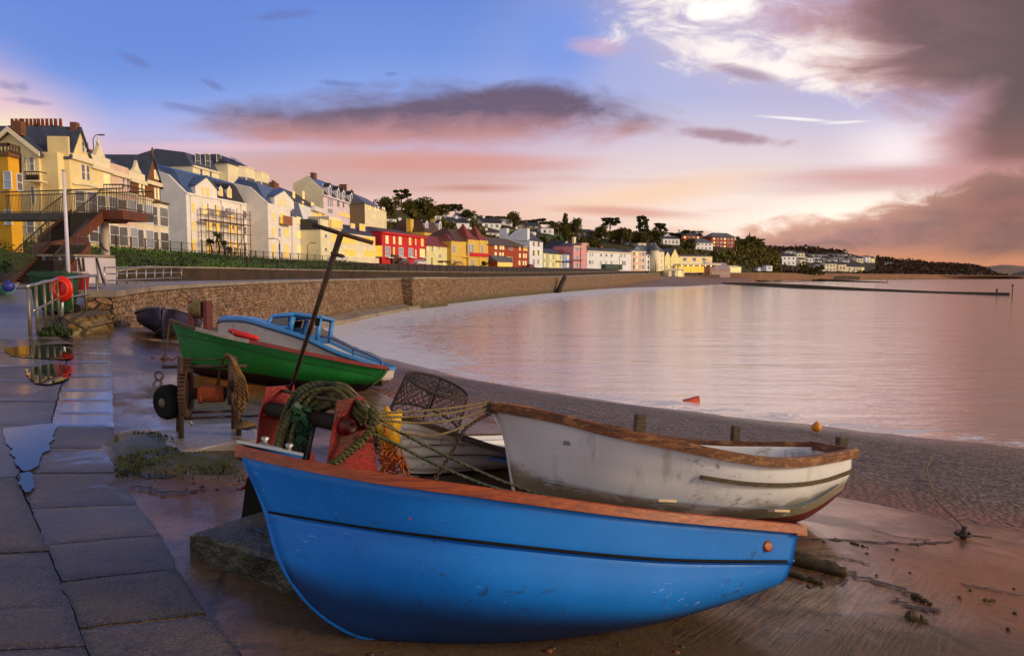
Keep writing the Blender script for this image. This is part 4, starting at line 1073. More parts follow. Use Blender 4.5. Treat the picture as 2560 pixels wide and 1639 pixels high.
def rough_slab(name, top, h, m, label, cat, parent=None):
    """thick broken-edged slab from a top outline"""
    c = sum(top, V((0, 0, 0))) / len(top)
    out = []
    for a, b in zip(top, top[1:] + top[:1]):
        k = max(2, int((b - a).length / .09))
        for i in range(k): out.append(lerp(a, b, i / k))
    def ring(z, r, seed, j): return [p + (p - c).normalized() * (r + j * mnoise.noise(p * 9 + V((0, 0, seed)))) + V((0, 0, z + .25 * j * mnoise.noise(p * 7 + V((5, 0, seed))))) for p in out]
    mb = MB(); R = [ring(-h, .03, 1, .05), ring(-h * .55, .0, 2, .05), ring(-.018, .0, 3, .03), ring(0, -.025, 4, .012)]
    ids = mb.grid(R, closed=True, smooth=False)
    inner = [mb.vert(lerp(p, c, .5) + V((0, 0, .008 * mnoise.noise(p * 6)))) for p in R[3]]; cc = mb.vert(c)
    n = len(inner)
    for i in range(n):
        j = (i + 1) % n; mb.face((ids[3][i], ids[3][j], inner[j], inner[i])); mb.face((inner[i], inner[j], cc))
    return single(name, mb, m, label, cat)
# ---- the red winch and its plinth
gz = G(478, 1388).z; z0 = P(478, 1330, G(478, 1388).y).z
pA, pB, pC = PZ(478, 1330, z0), PZ(712, 1400, z0), PZ(608, 1289, z0)
rough_slab('concrete_plinth', [pA, pB, pB + (pB - pA) * .5, pB + (pB - pA) * .5 + (pC - pA) * 1.35, pA + (pC - pA) * 1.35], .26, M_PLINTH, 'dark mossy concrete plinth carrying the red winch beside the blue boat', 'plinth')
lC, rC = P(695, 1080, 4.62), P(880, 1085, 4.14)
ax = (rC - lC); ax.z = 0; gap = ax.length; ax.normalize()
rt = thing('boat_winch', (lC.x, lC.y, z0), 'peeling red boat winch between two tall plates, draped with green rope', 'winch', 'hand winches for hauling boats')
def plate(pts, p0, th):
    q = [PP(x, y, p0, ax) for x, y in pts]
    q = [V((a.x, a.y, max(a.z, z0 + .002))) for a in q]
    mb = MB(); mb.prism(q, ax * th); 
    return mb.build('side_plate', M_REDPAINT, rt)
plate([(664, 967), (733, 961), (737, 1000), (770, 1030), (775, 1120), (800, 1330), (596, 1330), (612, 1210), (640, 1110), (648, 1030), (658, 1000)], lC, .012)
rp = plate([(840, 1001), (905, 989), (924, 1060), (941, 1170), (966, 1360), (786, 1360), (814, 1170), (832, 1060)], rC, .012)
hub = PP(858, 1060, rC, ax)
dz = hub.z
for (x, y, r) in ((860, 1062, .06), (901, 1053, .05)):
    p = PP(x, y, rC, ax); mb = MB(); mb.lathe(p + ax * .005, ax, [(0, r), (.03, r * .96), (.045, r * .75), (.07, r * .7), (.075, r * .35), (.05, r * .3)], 22); mb.build('bearing_boss', M_REDPAINT, rt)
axle0 = hub - ax * (gap + .05)
mb = MB(); mb.lathe(axle0, ax, [(0, .03), (gap + .1, .03)], 14); mb.build('axle', M_RUST, rt)
mb = MB(); mb.lathe(hub - ax * (gap - .02), ax, [(0, .05), (gap - .06, .05)], 28, smooth=False); mb.build('drum', M_BLACKSTEEL, rt)
g0 = PP(950, 1120, rC, ax) + ax * .03
mb = MB(); gr = .155; c = PP(903, 1118, rC, ax) - ax * .06
mb.lathe(c, ax, [(0, gr), (.03, gr)], 44, smooth=False)
u_, v_ = ax.orthogonal().normalized(), None; v_ = ax.cross(u_)
for k in range(40):
    a = 2 * pi * k / 40; d = u_ * cos(a) + v_ * sin(a); mb.cbox(c + d * (gr + .008) + ax * .015, d * .02, ax.cross(d) * .014, ax * .03)
mb.build('gear_wheel', M_BLACKSTEEL, rt)
a, b = PP(703, 976, lC, ax), PP(772, 990, lC, ax) + ax * .2
mb = MB(); mb.tube([a - ax * .02, lerp(a, PP(850, 1003, rC, ax), .5), PP(850, 1003, rC, ax)], .012, 8); mb.build('tie_rod', M_RUST, rt)
mb = MB(); q0 = lC - ax * .0 + V((0, 0, -.08)); mb.tube([PP(655, 1035, lC, ax), PP(760, 1050, lC, ax) + ax * .1], .014, 8); mb.build('brace', M_REDPAINT, rt)
mb = MB(); q = [PP(x, y, lC + ax * .2, ax) for x, y in ((616, 1196), (705, 1180), (735, 1310), (602, 1306))]; mb.prism(q, ax * .26); mb.build('gear_case', mat('black_iron', (.008, .006, .005, 1), .8, spec=.1), rt)
# the long T-handled lever leaning out of the winch
lv = tag(bpy.data.objects.new('lever', None), None); COL.objects.link(lv); lv.parent = rt
pb, pt = P(722, 985, 4.72), P(853, 583, 3.95)
mb = MB(); mb.tube([pb, lerp(pb, pt, .5), pt], [.012, .015, .018], 10); mb.build('shaft', M_RUST, lv, origin=rt.location)
mb = MB(); mb.tube([P(783, 562, 3.97), P(853, 584, 3.95), P(932, 607, 3.93)], .0125, 10); mb.build('handle', M_RUSTBROWN, lv, origin=rt.location)
mb = MB(); q = lerp(pb, pt, .885); mb.tube([P(829, 633, 3.98), P(858, 641, 3.95)], .011, 8); mb.build('peg', M_RUSTBROWN, lv, origin=rt.location)
# big hank of rope over the drum
rt2 = thing('rope_hank', (lC.x + .3, lC.y - .25, dz), 'thick hank of green and brown rope draped over the red winch drum', 'rope', 'ropes and lines')
path = [(722, 1150, 4.3), (730, 1080, 4.33), (748, 1020, 4.38), (775, 985, 4.42), (810, 968, 4.42), (850, 970, 4.36), (885, 992, 4.28), (915, 1025, 4.18)]
rnd = random.Random(3)
for k in range(54):
    f = k / 53; ox, oy, oz = rnd.uniform(-34, 40), rnd.uniform(-10, 64), rnd.uniform(-.14, .16)
    n = rnd.choice((6, 7, 8, 8)); st_ = rnd.choice((0, 0, 0, 1))
    pts = [P(x + ox * (1 - .5 * i / 7) + rnd.uniform(-7, 7), y + oy * (1 - .4 * i / 7) + rnd.uniform(-6, 6), D + oz) for i, (x, y, D) in enumerate(path)][st_:n]
    mb = MB(); mb.tube(crom(pts, 26), .0155, 7)
    mb.build('strand', M_ROPEOL if k % 3 else (M_ROPETAN if k % 4 == 0 else M_ROPEGN), rt2)
mb = MB()
for k in range(40):
    p = P(rnd.uniform(725, 780), rnd.uniform(1010, 1110), rnd.uniform(4.18, 4.26)); d = V((rnd.uniform(-1, 1), rnd.uniform(-1, 0), rnd.uniform(-1, 1))).normalized()
    mb.cbox(p, d * .05, d.orthogonal().normalized() * .03, d.cross(d.orthogonal()).normalized() * .008)
mb.build('weed', mat('green_weed', s3(36, 78, 48), .6, var=.4, scale=10), rt2)
def rope(pts, r, m, label, n=30, name='rope', sides=8):
    mb = MB(); mb.tube(crom([V(p) for p in pts], n), r, sides); return single(name, mb, m, label, 'rope', 'ropes and lines')
# laid rope hanging over the near plate: three twisted strands
base = crom([P(930, 1020, 4.0), P(938, 1050, 3.98), P(915, 1090, 3.98), P(870, 1130, 3.97), P(825, 1165, 3.96), P(800, 1190, 3.96)], 60)
mb = MB()
for k in range(3):
    pts = []
    for i, p in enumerate(base):
        t = (base[min(i + 1, 59)] - base[max(i - 1, 0)]).normalized(); a = t.orthogonal().normalized(); b = t.cross(a); w = i * .75 + k * 2 * pi / 3
        pts.append(p + (a * cos(w) + b * sin(w)) * .013)
    mb.tube(pts, .014, 7)
single('rope', mb, M_ROPEOL, 'thick three-strand rope hanging down the near plate of the red winch', 'rope', 'ropes and lines')
# lines from the winch to the bow of the white boat
sh = WHITE.cs[0][-1]; bow = WHITE.w(sh.x + .04, 0, sh.z + .05)
ends = [P(932, 1032, 4.15), P(930, 1040, 4.15), P(936, 1050, 4.13), P(940, 1045, 4.12)]
labs = ['uppermost of the tan lines running from red winch to white bow', 'tan line just below the uppermost between winch and white bow', 'slack tan line sagging lowest between winch and white bow', 'pale line with fraying between winch and white bow']
for k, (e, sag) in enumerate(zip(ends, (.02, .04, .16, .07))):
    b = bow + V((0, -.01, -.015 * k)); pts = [lerp(e, b, i / 6) - V((0, 0, sag * 4 * (i / 6) * (1 - i / 6))) for i in range(7)]
    rope(pts, .0078, M_ROPETAN, labs[k])
for k, (m, lab, y0, pts) in enumerate(((M_ROPEGN, 'upper dark green rope slanting down across the clinker boat to the white hull', 0, [(938, 1046, 4.15), (1010, 1085, 4.45), (1150, 1155, 4.75), (1290, 1215, 4.9), (1445, 1262, 4.92)]), (M_ROPEGN, 'lower dark green rope running from the red winch past the clinker planks', 0, [(925, 1080, 4.1), (1000, 1115, 4.4), (1100, 1165, 4.65), (1250, 1222, 4.85), (1400, 1246, 4.93), (1450, 1264, 4.9)]))):
    rope([P(*q) for q in pts], .011, m, lab)
rope([P(*q) for q in ((690, 1330, 3.9), (640, 1320, 4.0), (618, 1345, 3.98), (640, 1356, 3.93), (720, 1352, 3.85))], .014, M_ROPEGN, 'loop of dark rope lying on the mossy plinth')
# chains
def chain(pts, n, r, label, wr=.004):
    q = crom([V(p) for p in pts], n); mb = MB()
    for i in range(n - 1):
        c = (q[i] + q[i + 1]) / 2; d = (q[i + 1] - q[i]); L = d.length * .78; d.normalize()
        a = d.orthogonal().normalized(); b = d.cross(a); s_ = a if i % 2 else b
        ring = [c + d * (L * cos(2 * pi * k / 10)) + s_ * (r * sin(2 * pi * k / 10)) for k in range(10)]
        mb.tube(ring, wr, 5, closed=True)
    return single('chain', mb, M_RUST, label, 'chain', 'rusty chains')
sb = WHITE.w(sh.x + .03, .03, sh.z - .04)
chain([sb, P(1165, 1070, 5.25), P(1130, 1130, 5.1), P(1080, 1208, 4.9)], 36, .014, 'rusty chain hanging from the bow of the white boat', .0055)
# ---- yellow oilskin, orange rope tangle, lobster pot
mb = MB(); rows = []
cx = P(975, 1072, 5.5)
for i in range(13):
    ph = pi * i / 12; r = []
    for k in range(20):
        a = 2 * pi * k / 20; d = V((sin(ph) * cos(a) * .115, sin(ph) * sin(a) * .1, cos(ph) * .15)); f = 1 + .5 * mnoise.noise(d * 14) + .2 * mnoise.noise(d * 40); r.append(cx + d * f)
    rows.append(r)
mb.grid(rows, closed=True); single('oilskin_bag', mb, mat('yellow_oilskin', s3(214, 160, 18), .4, var=.3, scale=9, bump=.5), 'crumpled yellow oilskin bag wedged beside the clinker bow', 'bag')
rnd = random.Random(11); mb = MB()
for k in range(7):
    pts = [P(rnd.uniform(945, 1012), rnd.uniform(1105, 1192), rnd.uniform(5.2, 5.6)) for _ in range(7)]
    mb.tube(crom(pts, 40), .008, 6)
mb.tube(crom([P(965, 1060, 5.4), P(960, 1120, 5.4), P(972, 1150, 5.4), P(1000, 1140, 5.4), P(1015, 1160, 5.5), P(1022, 1190, 5.5)], 30), .011, 6)
single('rope_tangle', mb, M_ROPEOR, 'tangle of orange rope hanging between red winch and clinker bow', 'rope', 'ropes and lines')
M_POT = mat('rusty_pot_wire', s3(52, 40, 34), .7, var=.3, scale=12)
pc = P(1085, 985, 7.2); nrm = V((.36, -.10, .93)).normalized(); ua = V((.92, .0, -.30)); ua = (ua - nrm * ua.dot(nrm)).normalized(); ub = nrm.cross(ua)
rt3 = thing('lobster_pot', pc - nrm * .35, 'rusty wire lobster pot tilted behind the clinker boat', 'lobster pot')
def ringp(h, r, n=28, off=V((0, 0, 0))): return [pc + off + nrm * h + ua * (r * 1.12 * cos(2 * pi * k / n)) + ub * (r * sin(2 * pi * k / n)) for k in range(n)]
mb = MB()
for h_, r_ in ((.1, .3), (-.28, .33)): mb.tube(ringp(h_, r_), .014, 6, closed=True)
for k in range(0, 28, 7): mb.tube([ringp(.1, .3)[k], ringp(-.28, .33)[k]], .012, 6)
mb.build('frame', M_POT, rt3)
mb = MB(); N = 28
A = ringp(.1, .3, N); B = ringp(-.28, .33, N)
for k in range(N):
    for d in (5, -5):
        pts = [lerp(A[int(k + d * f) % N] if f < 1 else A[(k + d) % N], B[int(k + d * f) % N], f) + V((mnoise.noise(A[k] * 9 + V((f * 5, d, 0))),) * 3) * .018 for f in (0, .2, .4, .6, .8, 1)]
        mb.tube(pts, .0035, 4)
for k in range(-6, 7):
    y = k / 7 * .3; hw = sqrt(.3 ** 2 - y * y)
    for P0, Q0 in ((ua, ub), (ub, ua)):
        mb.tube([pc + nrm * (.1 - .05 * (1 - abs(t))) + Q0 * y + P0 * (hw * 1.05 * t) + V((mnoise.noise(V((k, t * 3, 2))),) * 3) * .015 for t in (-1, -.5, 0, .5, 1)], .0035, 4)
mb.build('netting', M_POT, rt3)
# ---- second winch: rusty frame, gear, old car wheel, rope coil
D0 = G(453, 1102).y; zp = G(453, 1102).z + .03
padpts = [PZ(x, y, zp + .0) for x, y in ((380, 1086), (458, 1126), (578, 1106), (648, 1097), (640, 1070), (578, 1056), (496, 1061))]
rough_slab('concrete_pad', padpts, .14, mat('wet_grey_pad', s3(128, 120, 122), .28, var=.15, scale=3, bump=.5, damt=.3, dark=s3(80, 74, 50), dscale=2), 'wet grey concrete pad under the rusty winch, green at its edges', 'concrete pad')
def W2(x, y, dd=0.0): 
    px, py = C(11, x, y); return P(px, py, D0 + dd)
a2 = (W2(1190, 620, .12) - W2(400, 620, 0)); a2.z = 0; a2.normalize(); f2 = V((a2.y, -a2.x, 0)); f2 = -f2 if f2.y < 0 else f2
rt = thing('rusty_winch', W2(400, 1330), 'rusty hand winch with a big gear, old car wheel and coil of brown rope', 'winch', 'hand winches for hauling boats')
def ang(p, q, w, name='post'):
    mb = MB(); mb.tube([p, q], w, 4); return mb.build(name, M_RUST, rt)
def w2p(x, y, dd): return W2(x, y, dd)
ang(W2(405, 1345), W2(385, 175), .026); ang(W2(360, 1230, .3), W2(385, 190, .16), .022)
ang(W2(1195, 1300, .1), W2(1180, 560, .1), .026); ang(W2(1125, 1170, .4), W2(1130, 170, .25), .026)
mb = MB(); mb.tube([W2(140, 312, .08), W2(1300, 300, .2)], .016, 8); mb.build('crank_shaft', M_RUST, rt)
mb = MB(); mb.tube([W2(430, 208, .1), W2(1100, 208, .2)], .006, 6); mb.build('top_stay', M_RUST, rt)
for y0, y1, d in ((940, 915, .3), (1025, 990, .05)):
    mb = MB(); mb.tube([W2(420, y0, d), W2(1180, y1, d + .1)], .012, 8); mb.build('tie_rod', M_RUST, rt)
mb = MB(); mb.tube([W2(500, 1010, .1), W2(565, 1130, .1)], .012, 6); mb.build('pawl', M_STEEL, rt)
def gear(c, r, w, teeth, name):
    mb = MB(); mb.lathe(c - a2 * w / 2, a2, [(0, r * .85), (0, r), (w, r), (w, r * .85), (w * .7, r * .8), (w * .3, r * .8)], 40, smooth=False)
    u = V((0, 0, 1)); v = a2.cross(u)
    for k in range(teeth):
        t = 2 * pi * k / teeth; d = u * cos(t) + v * sin(t); mb.cbox(c + d * (r + .012), d * .03, a2.cross(d) * (.9 * pi * r / teeth), a2 * w)
    return mb.build(name, M_RUSTBROWN if name == 'gear_wheel' else M_RUST, rt)
gc = W2(475, 640, .14); R = 350 / 5.5 / FPX * D0
gear(gc, R, .055, 42, 'gear_wheel'); gear(W2(470, 285, .12), .045, .075, 12, 'pinion')
wc = W2(238, 790, .1); wr = 245 / 5.5 / FPX * D0
wa = (-a2 * .72 - f2 * .70).normalized()
mb = MB(); mb.lathe(wc - wa * .06, wa, [(.0, wr * .62), (-.012, wr * .72), (0, wr * .9), (.03, wr), (.1, wr), (.13, wr * .9), (.142, wr * .72), (.13, wr * .62)], 36); tyre = mb.build('wheel', M_RUBBLACK, rt)
mb = MB(); mb.lathe(wc + wa * .035, wa, [(0, wr * .63), (.03, wr * .58), (.0, wr * .5), (.012, wr * .3), (.045, wr * .24), (.05, .01)], 28); mb.build('rim', mat('pale_rusty_rim', s3(112, 96, 74), .6, var=.3, scale=12), tyre)
d0, d1 = W2(520, 680, .14), W2(1030, 680, .2); dl = (d1 - d0).length; dr = 78 / 5.5 / FPX * D0
mb = MB(); mb.lathe(d0, a2, [(0, dr), (dl, dr)], 20); mb.build('drum', M_RUSTBROWN, rt)
fc = W2(1055, 510, .2); fr = 330 / 5.5 / FPX * D0
mb = MB(); mb.lathe(W2(1055, 680, .2), a2, [(0, fr * .5), (.035, fr * .5)], 30, smooth=False)
mb.lathe(W2(1080, 420, .22), a2, [(0, fr * .75), (.05, fr * .75), (.05, fr * .6), (.0, fr * .6)], 30, smooth=False)
mb.build('flange', M_RUST, rt)
# cord wound on the drum
mb = MB(); c0_, c1_ = W2(650, 680, .14), W2(1000, 680, .2); n = 300
pts = []
for i in range(n):
    f = i / (n - 1); a = f * 2 * pi * 15; u = V((0, 0, 1)); v = a2.cross(u); r = dr + .012 + .012 * sin(pi * f) + (.02 if f < .1 else 0) * max(0, -cos(a)); pts.append(lerp(c0_, c1_, f) + (u * cos(a) + v * sin(a)) * r)
mb.tube(pts, .011, 6); single('cord', mb, M_ROPERED, 'rust-red cord wound tightly round the drum of the rusty winch', 'rope', 'ropes and lines')
rt4 = thing('rope_coil', W2(1280, 930, .1), 'coil of brown rope slung over the top of the rusty winch', 'rope', 'ropes and lines')
rnd = random.Random(5)
for k in range(12):
    low = rnd.uniform(600, 930); x = 1180 + 12 * k + rnd.uniform(-15, 15)
    pts = [W2(930 - rnd.uniform(0, 50), 560, .3), W2(950, 300, .27), W2(1010 + k * 3, 175 - rnd.uniform(0, 30), .2), W2(1060 + 4 * k, 150 + k * 3, .12), W2(1130 + 8 * k, 290 + 8 * k, .0), W2(1190 + 8 * k, 500, -.03), W2(x, low, -.02), W2(x - 50, low - rnd.uniform(-10, 50), .02), W2(1150 + k * 4, 480, .06)]
    if k > 3: pts = pts[2:]
    mb = MB(); mb.tube(crom(pts, 34), .0095, 6); mb.build('strand', M_ROPEBR, rt4)
chain([W2(1200, 985, .1), W2(1320, 990, .1), W2(1400, 985, .05), W2(1475, 980, 0)], 22, .012, 'rusty chain stretched from rusty winch to red winch', .004)
rope([W2(1210, 1165, .05), W2(1340, 1155, .0), W2(1440, 1140, -.05)], .010, M_ROPEGN, 'short dark rope from foot of rusty winch towards red winch')
for x, y, s_, lab in ((1290, 1110, .055, 'mossy stone lying between the two winches, the flatter one'), (1180, 1360, .05, 'dark knotted lump of weed at the corner of the grey pad')):
    mb = MB(); p = W2(x, y, .1 if y < 1200 else -.05); rows = []
    for i in range(9):
        ph = pi * i / 8; rows.append([p + V((sin(ph) * cos(a) * s_ * 1.5, sin(ph) * sin(a) * s_, cos(ph) * s_ * .8)) * (1 + .5 * mnoise.noise(V((i * .6, a, s_ * 99)))) for a in [2 * pi * k / 14 for k in range(14)]])
    mb.grid(rows, closed=True); single('stone' if y < 1200 else 'weed_lump', mb, M_MOSSY, lab, 'stone' if y < 1200 else 'seaweed')
# iron mooring ring set in the slip
p = G(398, 950); mb = MB(); mb.tube([p + V((.055 * cos(a), 0, .06 + .055 * sin(a))) for a in [2 * pi * k / 18 for k in range(18)]], .014, 8, closed=True); mb.lathe(p - V((0, 0, .03)), (0, 0, 1), [(0, .03), (.04, .025)], 10)
single('mooring_ring', mb, M_RUST, 'iron mooring ring standing up from the wet slipway', 'mooring ring')
# grapnel anchor with its line by the dark navy boat
p = G(412, 900); mb = MB()
mb.tube([p + V((0, 0, .04)), p + V((.02, 0, .12)), p + V((.05, .1, .62))], .014, 6)
for a in range(4): mb.tube(crom([p + V((0, 0, .06)), p + V((.12 * cos(a * 1.57 + .4), .12 * sin(a * 1.57 + .4), .0)), p + V((.2 * cos(a * 1.57 + .4), .2 * sin(a * 1.57 + .4), .07))], 8), .013, 6)
mb.tube(crom([p + V((.04, .1, .6)), p + V((-.2, .1, .45)), p + V((-.35, .05, .25)), p + V((-.15, 0, .12)), p + V((0, 0, .1))], 24), .006, 5)
mb.lathe(p - V((0, 0, .02)), (0, 0, 1), [(0, .05), (.1, .03)], 8)
single('anchor', mb, M_RUST, 'small rusty grapnel anchor on the slip below the dark navy boat', 'anchor')
# small winch by the sea wall
p0 = P(493, 815, 15.2); zg = H(p0.x, p0.y)
rt = thing('wall_winch', (p0.x, p0.y, zg), 'small red-brown winch with pale rope against the sea wall', 'winch', 'hand winches for hauling boats')
def s1(px, py, d=0): return P(px, py, 15.2 + d)
for x0, x1 in ((470, 478), (508, 516)):
    mb = MB(); q = [s1(x0, 752), s1(x1, 752), s1(x1 + 2, 815), s1(x0 - 2, 815)]; q = q[:2] + [V((q[2].x, q[2].y, zg - .05)), V((q[3].x, q[3].y, zg - .05))]; mb.prism(q, (0, .3, 0)); mb.build('side_plate', mat('dull_red_steel', s3(92, 36, 30), .55, var=.3, scale=6), rt)
mb = MB(); mb.lathe(s1(478, 772, .15), (1, 0, 0), [(0, .17), (.27, .17)], 20)
mb.build('drum', M_RUST, rt)
mb = MB()
for k in range(9): c = s1(481 + k * 3.1, 772, .15); mb.tube([c + V((0, .19 * cos(a), .19 * sin(a))) for a in [2 * pi * j / 18 for j in range(18)]], .015, 5, closed=True)
single('winch_rope', mb, M_ROPETAN, 'pale rope wound on the small winch by the sea wall', 'rope', 'ropes and lines')
# ---- driftwood baulk, beach litter, buoys
def log(px0, py0, px1, py1, r, label, name='driftwood'):
    a, b = G(px0, py0) + V((0, 0, r * .8)), G(px1, py1) + V((0, 0, r * .5)); mb = MB()
    pts = [lerp(a, b, i / 9) + V((0, 0, .02 * mnoise.noise(V((i * .7, 1, 2))))) for i in range(10)]
    mb.tube(pts, [r * (1.15 - .5 * (i / 9) ** 2 + .15 * mnoise.noise(V((i, 3, px0)))) for i in range(10)], 9); return single(name, mb, M_WOODDARK, label, 'driftwood', 'driftwood on the slipway')
log(1975, 1402, 2118, 1440, .05, 'long dark driftwood baulk lying behind the stern of the blue boat')
log(1960, 1432, 2060, 1462, .02, 'thin stick lying in front of the dark driftwood baulk', 'driftwood_stick')
for k, (x0, y0, x1, y1, r, lab) in enumerate(((2268, 1546, 2318, 1556, .028, 'short blackened wood block alone on the slip, below the stained patch'), (2280, 1490, 2330, 1512, .014, 'thin curved black stick on the stained slipway'), (2125, 1358, 2170, 1370, .010, 'thin twig on the slip beyond the driftwood baulk'), (2460, 1500, 2490, 1502, .008, 'small twig on the smooth brown sand'))): log(x0, y0, x1, y1, r, lab, 'driftwood_stick')
rnd = random.Random(21)
M_PEB = mat('beach_pebble', s3(70, 58, 52), .5, var=.5, scale=4)
for k in range(46):
    px, py = (rnd.uniform(1950, 2540), rnd.uniform(1345, 1600)) if k < 22 else (rnd.uniform(300, 600), rnd.uniform(1170, 1240)) if k < 38 else (rnd.uniform(600, 1900), rnd.uniform(1610, 1639))
    p = G(px, py); s_ = rnd.uniform(.006, .016); mb = MB(); mb.ball(p + V((0, 0, s_ * .4)), s_, 8, (1.3, 1, .7))
    single('pebble', mb, M_PEB if k % 5 else mat('dull_leaf', s3(120, 70, 40), .7), 'loose pebble strewn on the slipway concrete', 'pebble', 'loose pebbles on the slipway')
rope([G(2335, 1140) + V((0, 0, .02)), G(2318, 1170) + V((0, 0, .02)), G(2330, 1230) + V((0, 0, .02)), G(2350, 1265) + V((0, 0, .02)), G(2385, 1300) + V((0, 0, .03)), G(2404, 1325) + V((0, 0, .05)), G(2412, 1342) + V((0, 0, .03))], .009, M_ROPETAN, 'mooring line trailing down the shingle to an iron stake')
p = G(2408, 1342); mb = MB(); mb.tube([p - V((0, 0, .05)), p + V((.01, 0, .1))], .025, 7); mb.tube([p + V((-.05, 0, .03)), p + V((.22, -.05, .015))], .008, 5)
mb.tube([p + V((.06 * cos(a), .06 * sin(a), .03)) for a in [2 * pi * j / 14 for j in range(14)]], .015, 6, closed=True)
single('iron_stake', mb, M_RUST, 'iron stake with a shackle at the end of the trailing mooring line', 'stake')
mb = MB(); p = G(2041, 1079); mb.ball(p + V((0, 0, .1)), .105, 16, (1, 1, .95)); mb.lathe(p + V((0, 0, .19)), (0, 0, 1), [(0, .03), (.04, .025)], 8)
single('buoy', mb, mat('orange_buoy', s3(222, 138, 40), .45, var=.1), 'round orange buoy on the shingle beyond the white boat', 'buoy')
p = PZ(1731, 1003, SEA); mb = MB(); mb.prism([p + V((-.28, 0, .0)), p + V((-.05, 0, .05)), p + V((.25, .05, .12)), p + V((.28, .1, -.02)), p + V((-.2, .1, -.04))], (0, .2, .03))
single('floating_crate', mb, mat('red_orange_plastic', s3(206, 84, 50), .5), 'broken red-orange crate floating near the shore', 'crate')

# moss and weeds in the mud, leaf litter
rnd = random.Random(55); mb = MB()
for poly, n in ((MOSS[0], 2600), (MOSS[1], 1500), (DIRT[0], 900)):
    xs = [q[0] for q in poly]; ys = [q[1] for q in poly]
    for k in range(n):
        x, y = rnd.uniform(min(xs), max(xs)), rnd.uniform(min(ys), max(ys))
        if not inpoly(x, y, poly) or mnoise.noise(V((x * 1.6, y * 1.6, 3))) < -.08: continue
        p = V((x, y, H(x, y) + .012)); h = rnd.uniform(.008, .03); a = rnd.uniform(0, 6.28); w = V((cos(a), sin(a), 0)) * h * .45
        mb.face([mb.vert(p - w), mb.vert(p + w), mb.vert(p + V((rnd.uniform(-.01, .01), rnd.uniform(-.01, .01), h)))])
tag(mb.build('moss', mat('moss_blades', s3(46, 54, 14), .85, var=.5, scale=4)), kind='stuff')
# ------------------------------------------------------------------ promenade, bank, footbridge and things on the promenade
def m_grass():
    m, t = newmat('bank_grass'); co = t.coord()
    n = t.noise(co, .5, 7, .65); f = t.noise(co, 6, 6, .7)
    c = t.mix(f, s3(30, 44, 8), s3(74, 104, 18)); c = t.mix(t.mul(t.sm(.5, .7, n), .8), c, s3(62, 54, 24))
    c = t.mix(t.sm(.35, .15, t.attr('grass')), c, t.mix(f, s3(48, 36, 26), s3(90, 72, 54)))
    t.set(col=c, rough=.9, norm=t.bump(t.add(f, n), .8, .15)); return m
BT = [(17, (-40, 14)), (27, (-42.5, 27)), (38.5, (-43, 41)), (57, (-42.5, 60)), (90, (-43, 92)), (101, (-46, 124)), (128, (-38, 147)), (171, (-22, 191)), (202, (-6, 223)), (240, (12, 257)), (310, (45, 324))]
def bpt(D): return V((interp([(a, b[0]) for a, b in BT], D), interp([(a, b[1]) for a, b in BT], D)))
mb = MB(); rows = []
for i in range(0, len(WL), 2):
    p = WL[i]; n = wn(i); q = p.xy.to_3d(); 
    if p.y < 20: continue
    zz = max(p.z - .02, 1.1); rows.append([q + n * .85 + V((0, 0, zz)), q + n * 3 + V((0, 0, zz)), q + n * 6.4 + V((0, 0, zz))] + [q + n * d + V((0, 0, zz)) for d in ((9, 12, 16) if p.y < 60 else (6.5, 6.6, 6.7))])
mb.grid(rows)
# ramp up from the walkway
def ramp_z(y): return lerp(.29, 1.10, max(0, min(1, (y - 13.7) / 6.8)))
rows = []
for i in range(60):
    y = 12.6 + 22 * i / 59
    xr = interp([(12.6, -7.9), (14.2, -9.35), (15.0, -9.75), (17, -9.9), (20, -10.9), (23.8, -12.2), (27, -13.6), (35, -14.6)], y)
    rows.append([(xr - (26 * (k / 30) ** 1.5), y, ramp_z(y) - .03 * (y < 13.7) + .012 * mnoise.noise(V((k * .5, y, 0)))) for k in range(31)])
mb.grid(rows)
struct('promenade', mb, M_PROM)
mb = MB(); rows = []; gr = []
for i in range(-8, len(WL), 1):
    if i < 0: p = WL[0] + V((0, i * 2.2, 0)); n = V((-1, 0, 0)); D = 17 + i * .2
    else: p = WL[i]; n = wn(i); D = p.y
    b = bpt(max(17, D)) if i >= 0 else V((-40, 14 + i * 2.2)); q = p.xy.to_3d(); zz = max(p.z, 1.1) - .06
    d0 = 11.5 if D < 45 else 6.6; foot = q + n * d0 + V((0, 0, zz)); B3 = V((b.x, b.y, 4.25))
    r = [foot - V((0, 0, .1))]
    for k in range(1, 11):
        f = k / 10; pt = lerp(foot, B3, f)
        lo = 1.9 if D > 60 else 1.6
        pt.z = lerp(lo, 4.25, sstep(.3, .93, f)) + .15 * mnoise.noise(pt * .35); r.append(pt)
    far = B3 + (B3 - foot).normalized() * 50; far.z = 5; r.append(far)
    gr += [0, .0, .2, .6, .9, 1, 1, 1, .9, .7, .4, .3] if D < 125 else [0] * 12
    rows.append(r)
mb.grid(rows); struct('embankment', mb, m_grass(), {'grass': gr})
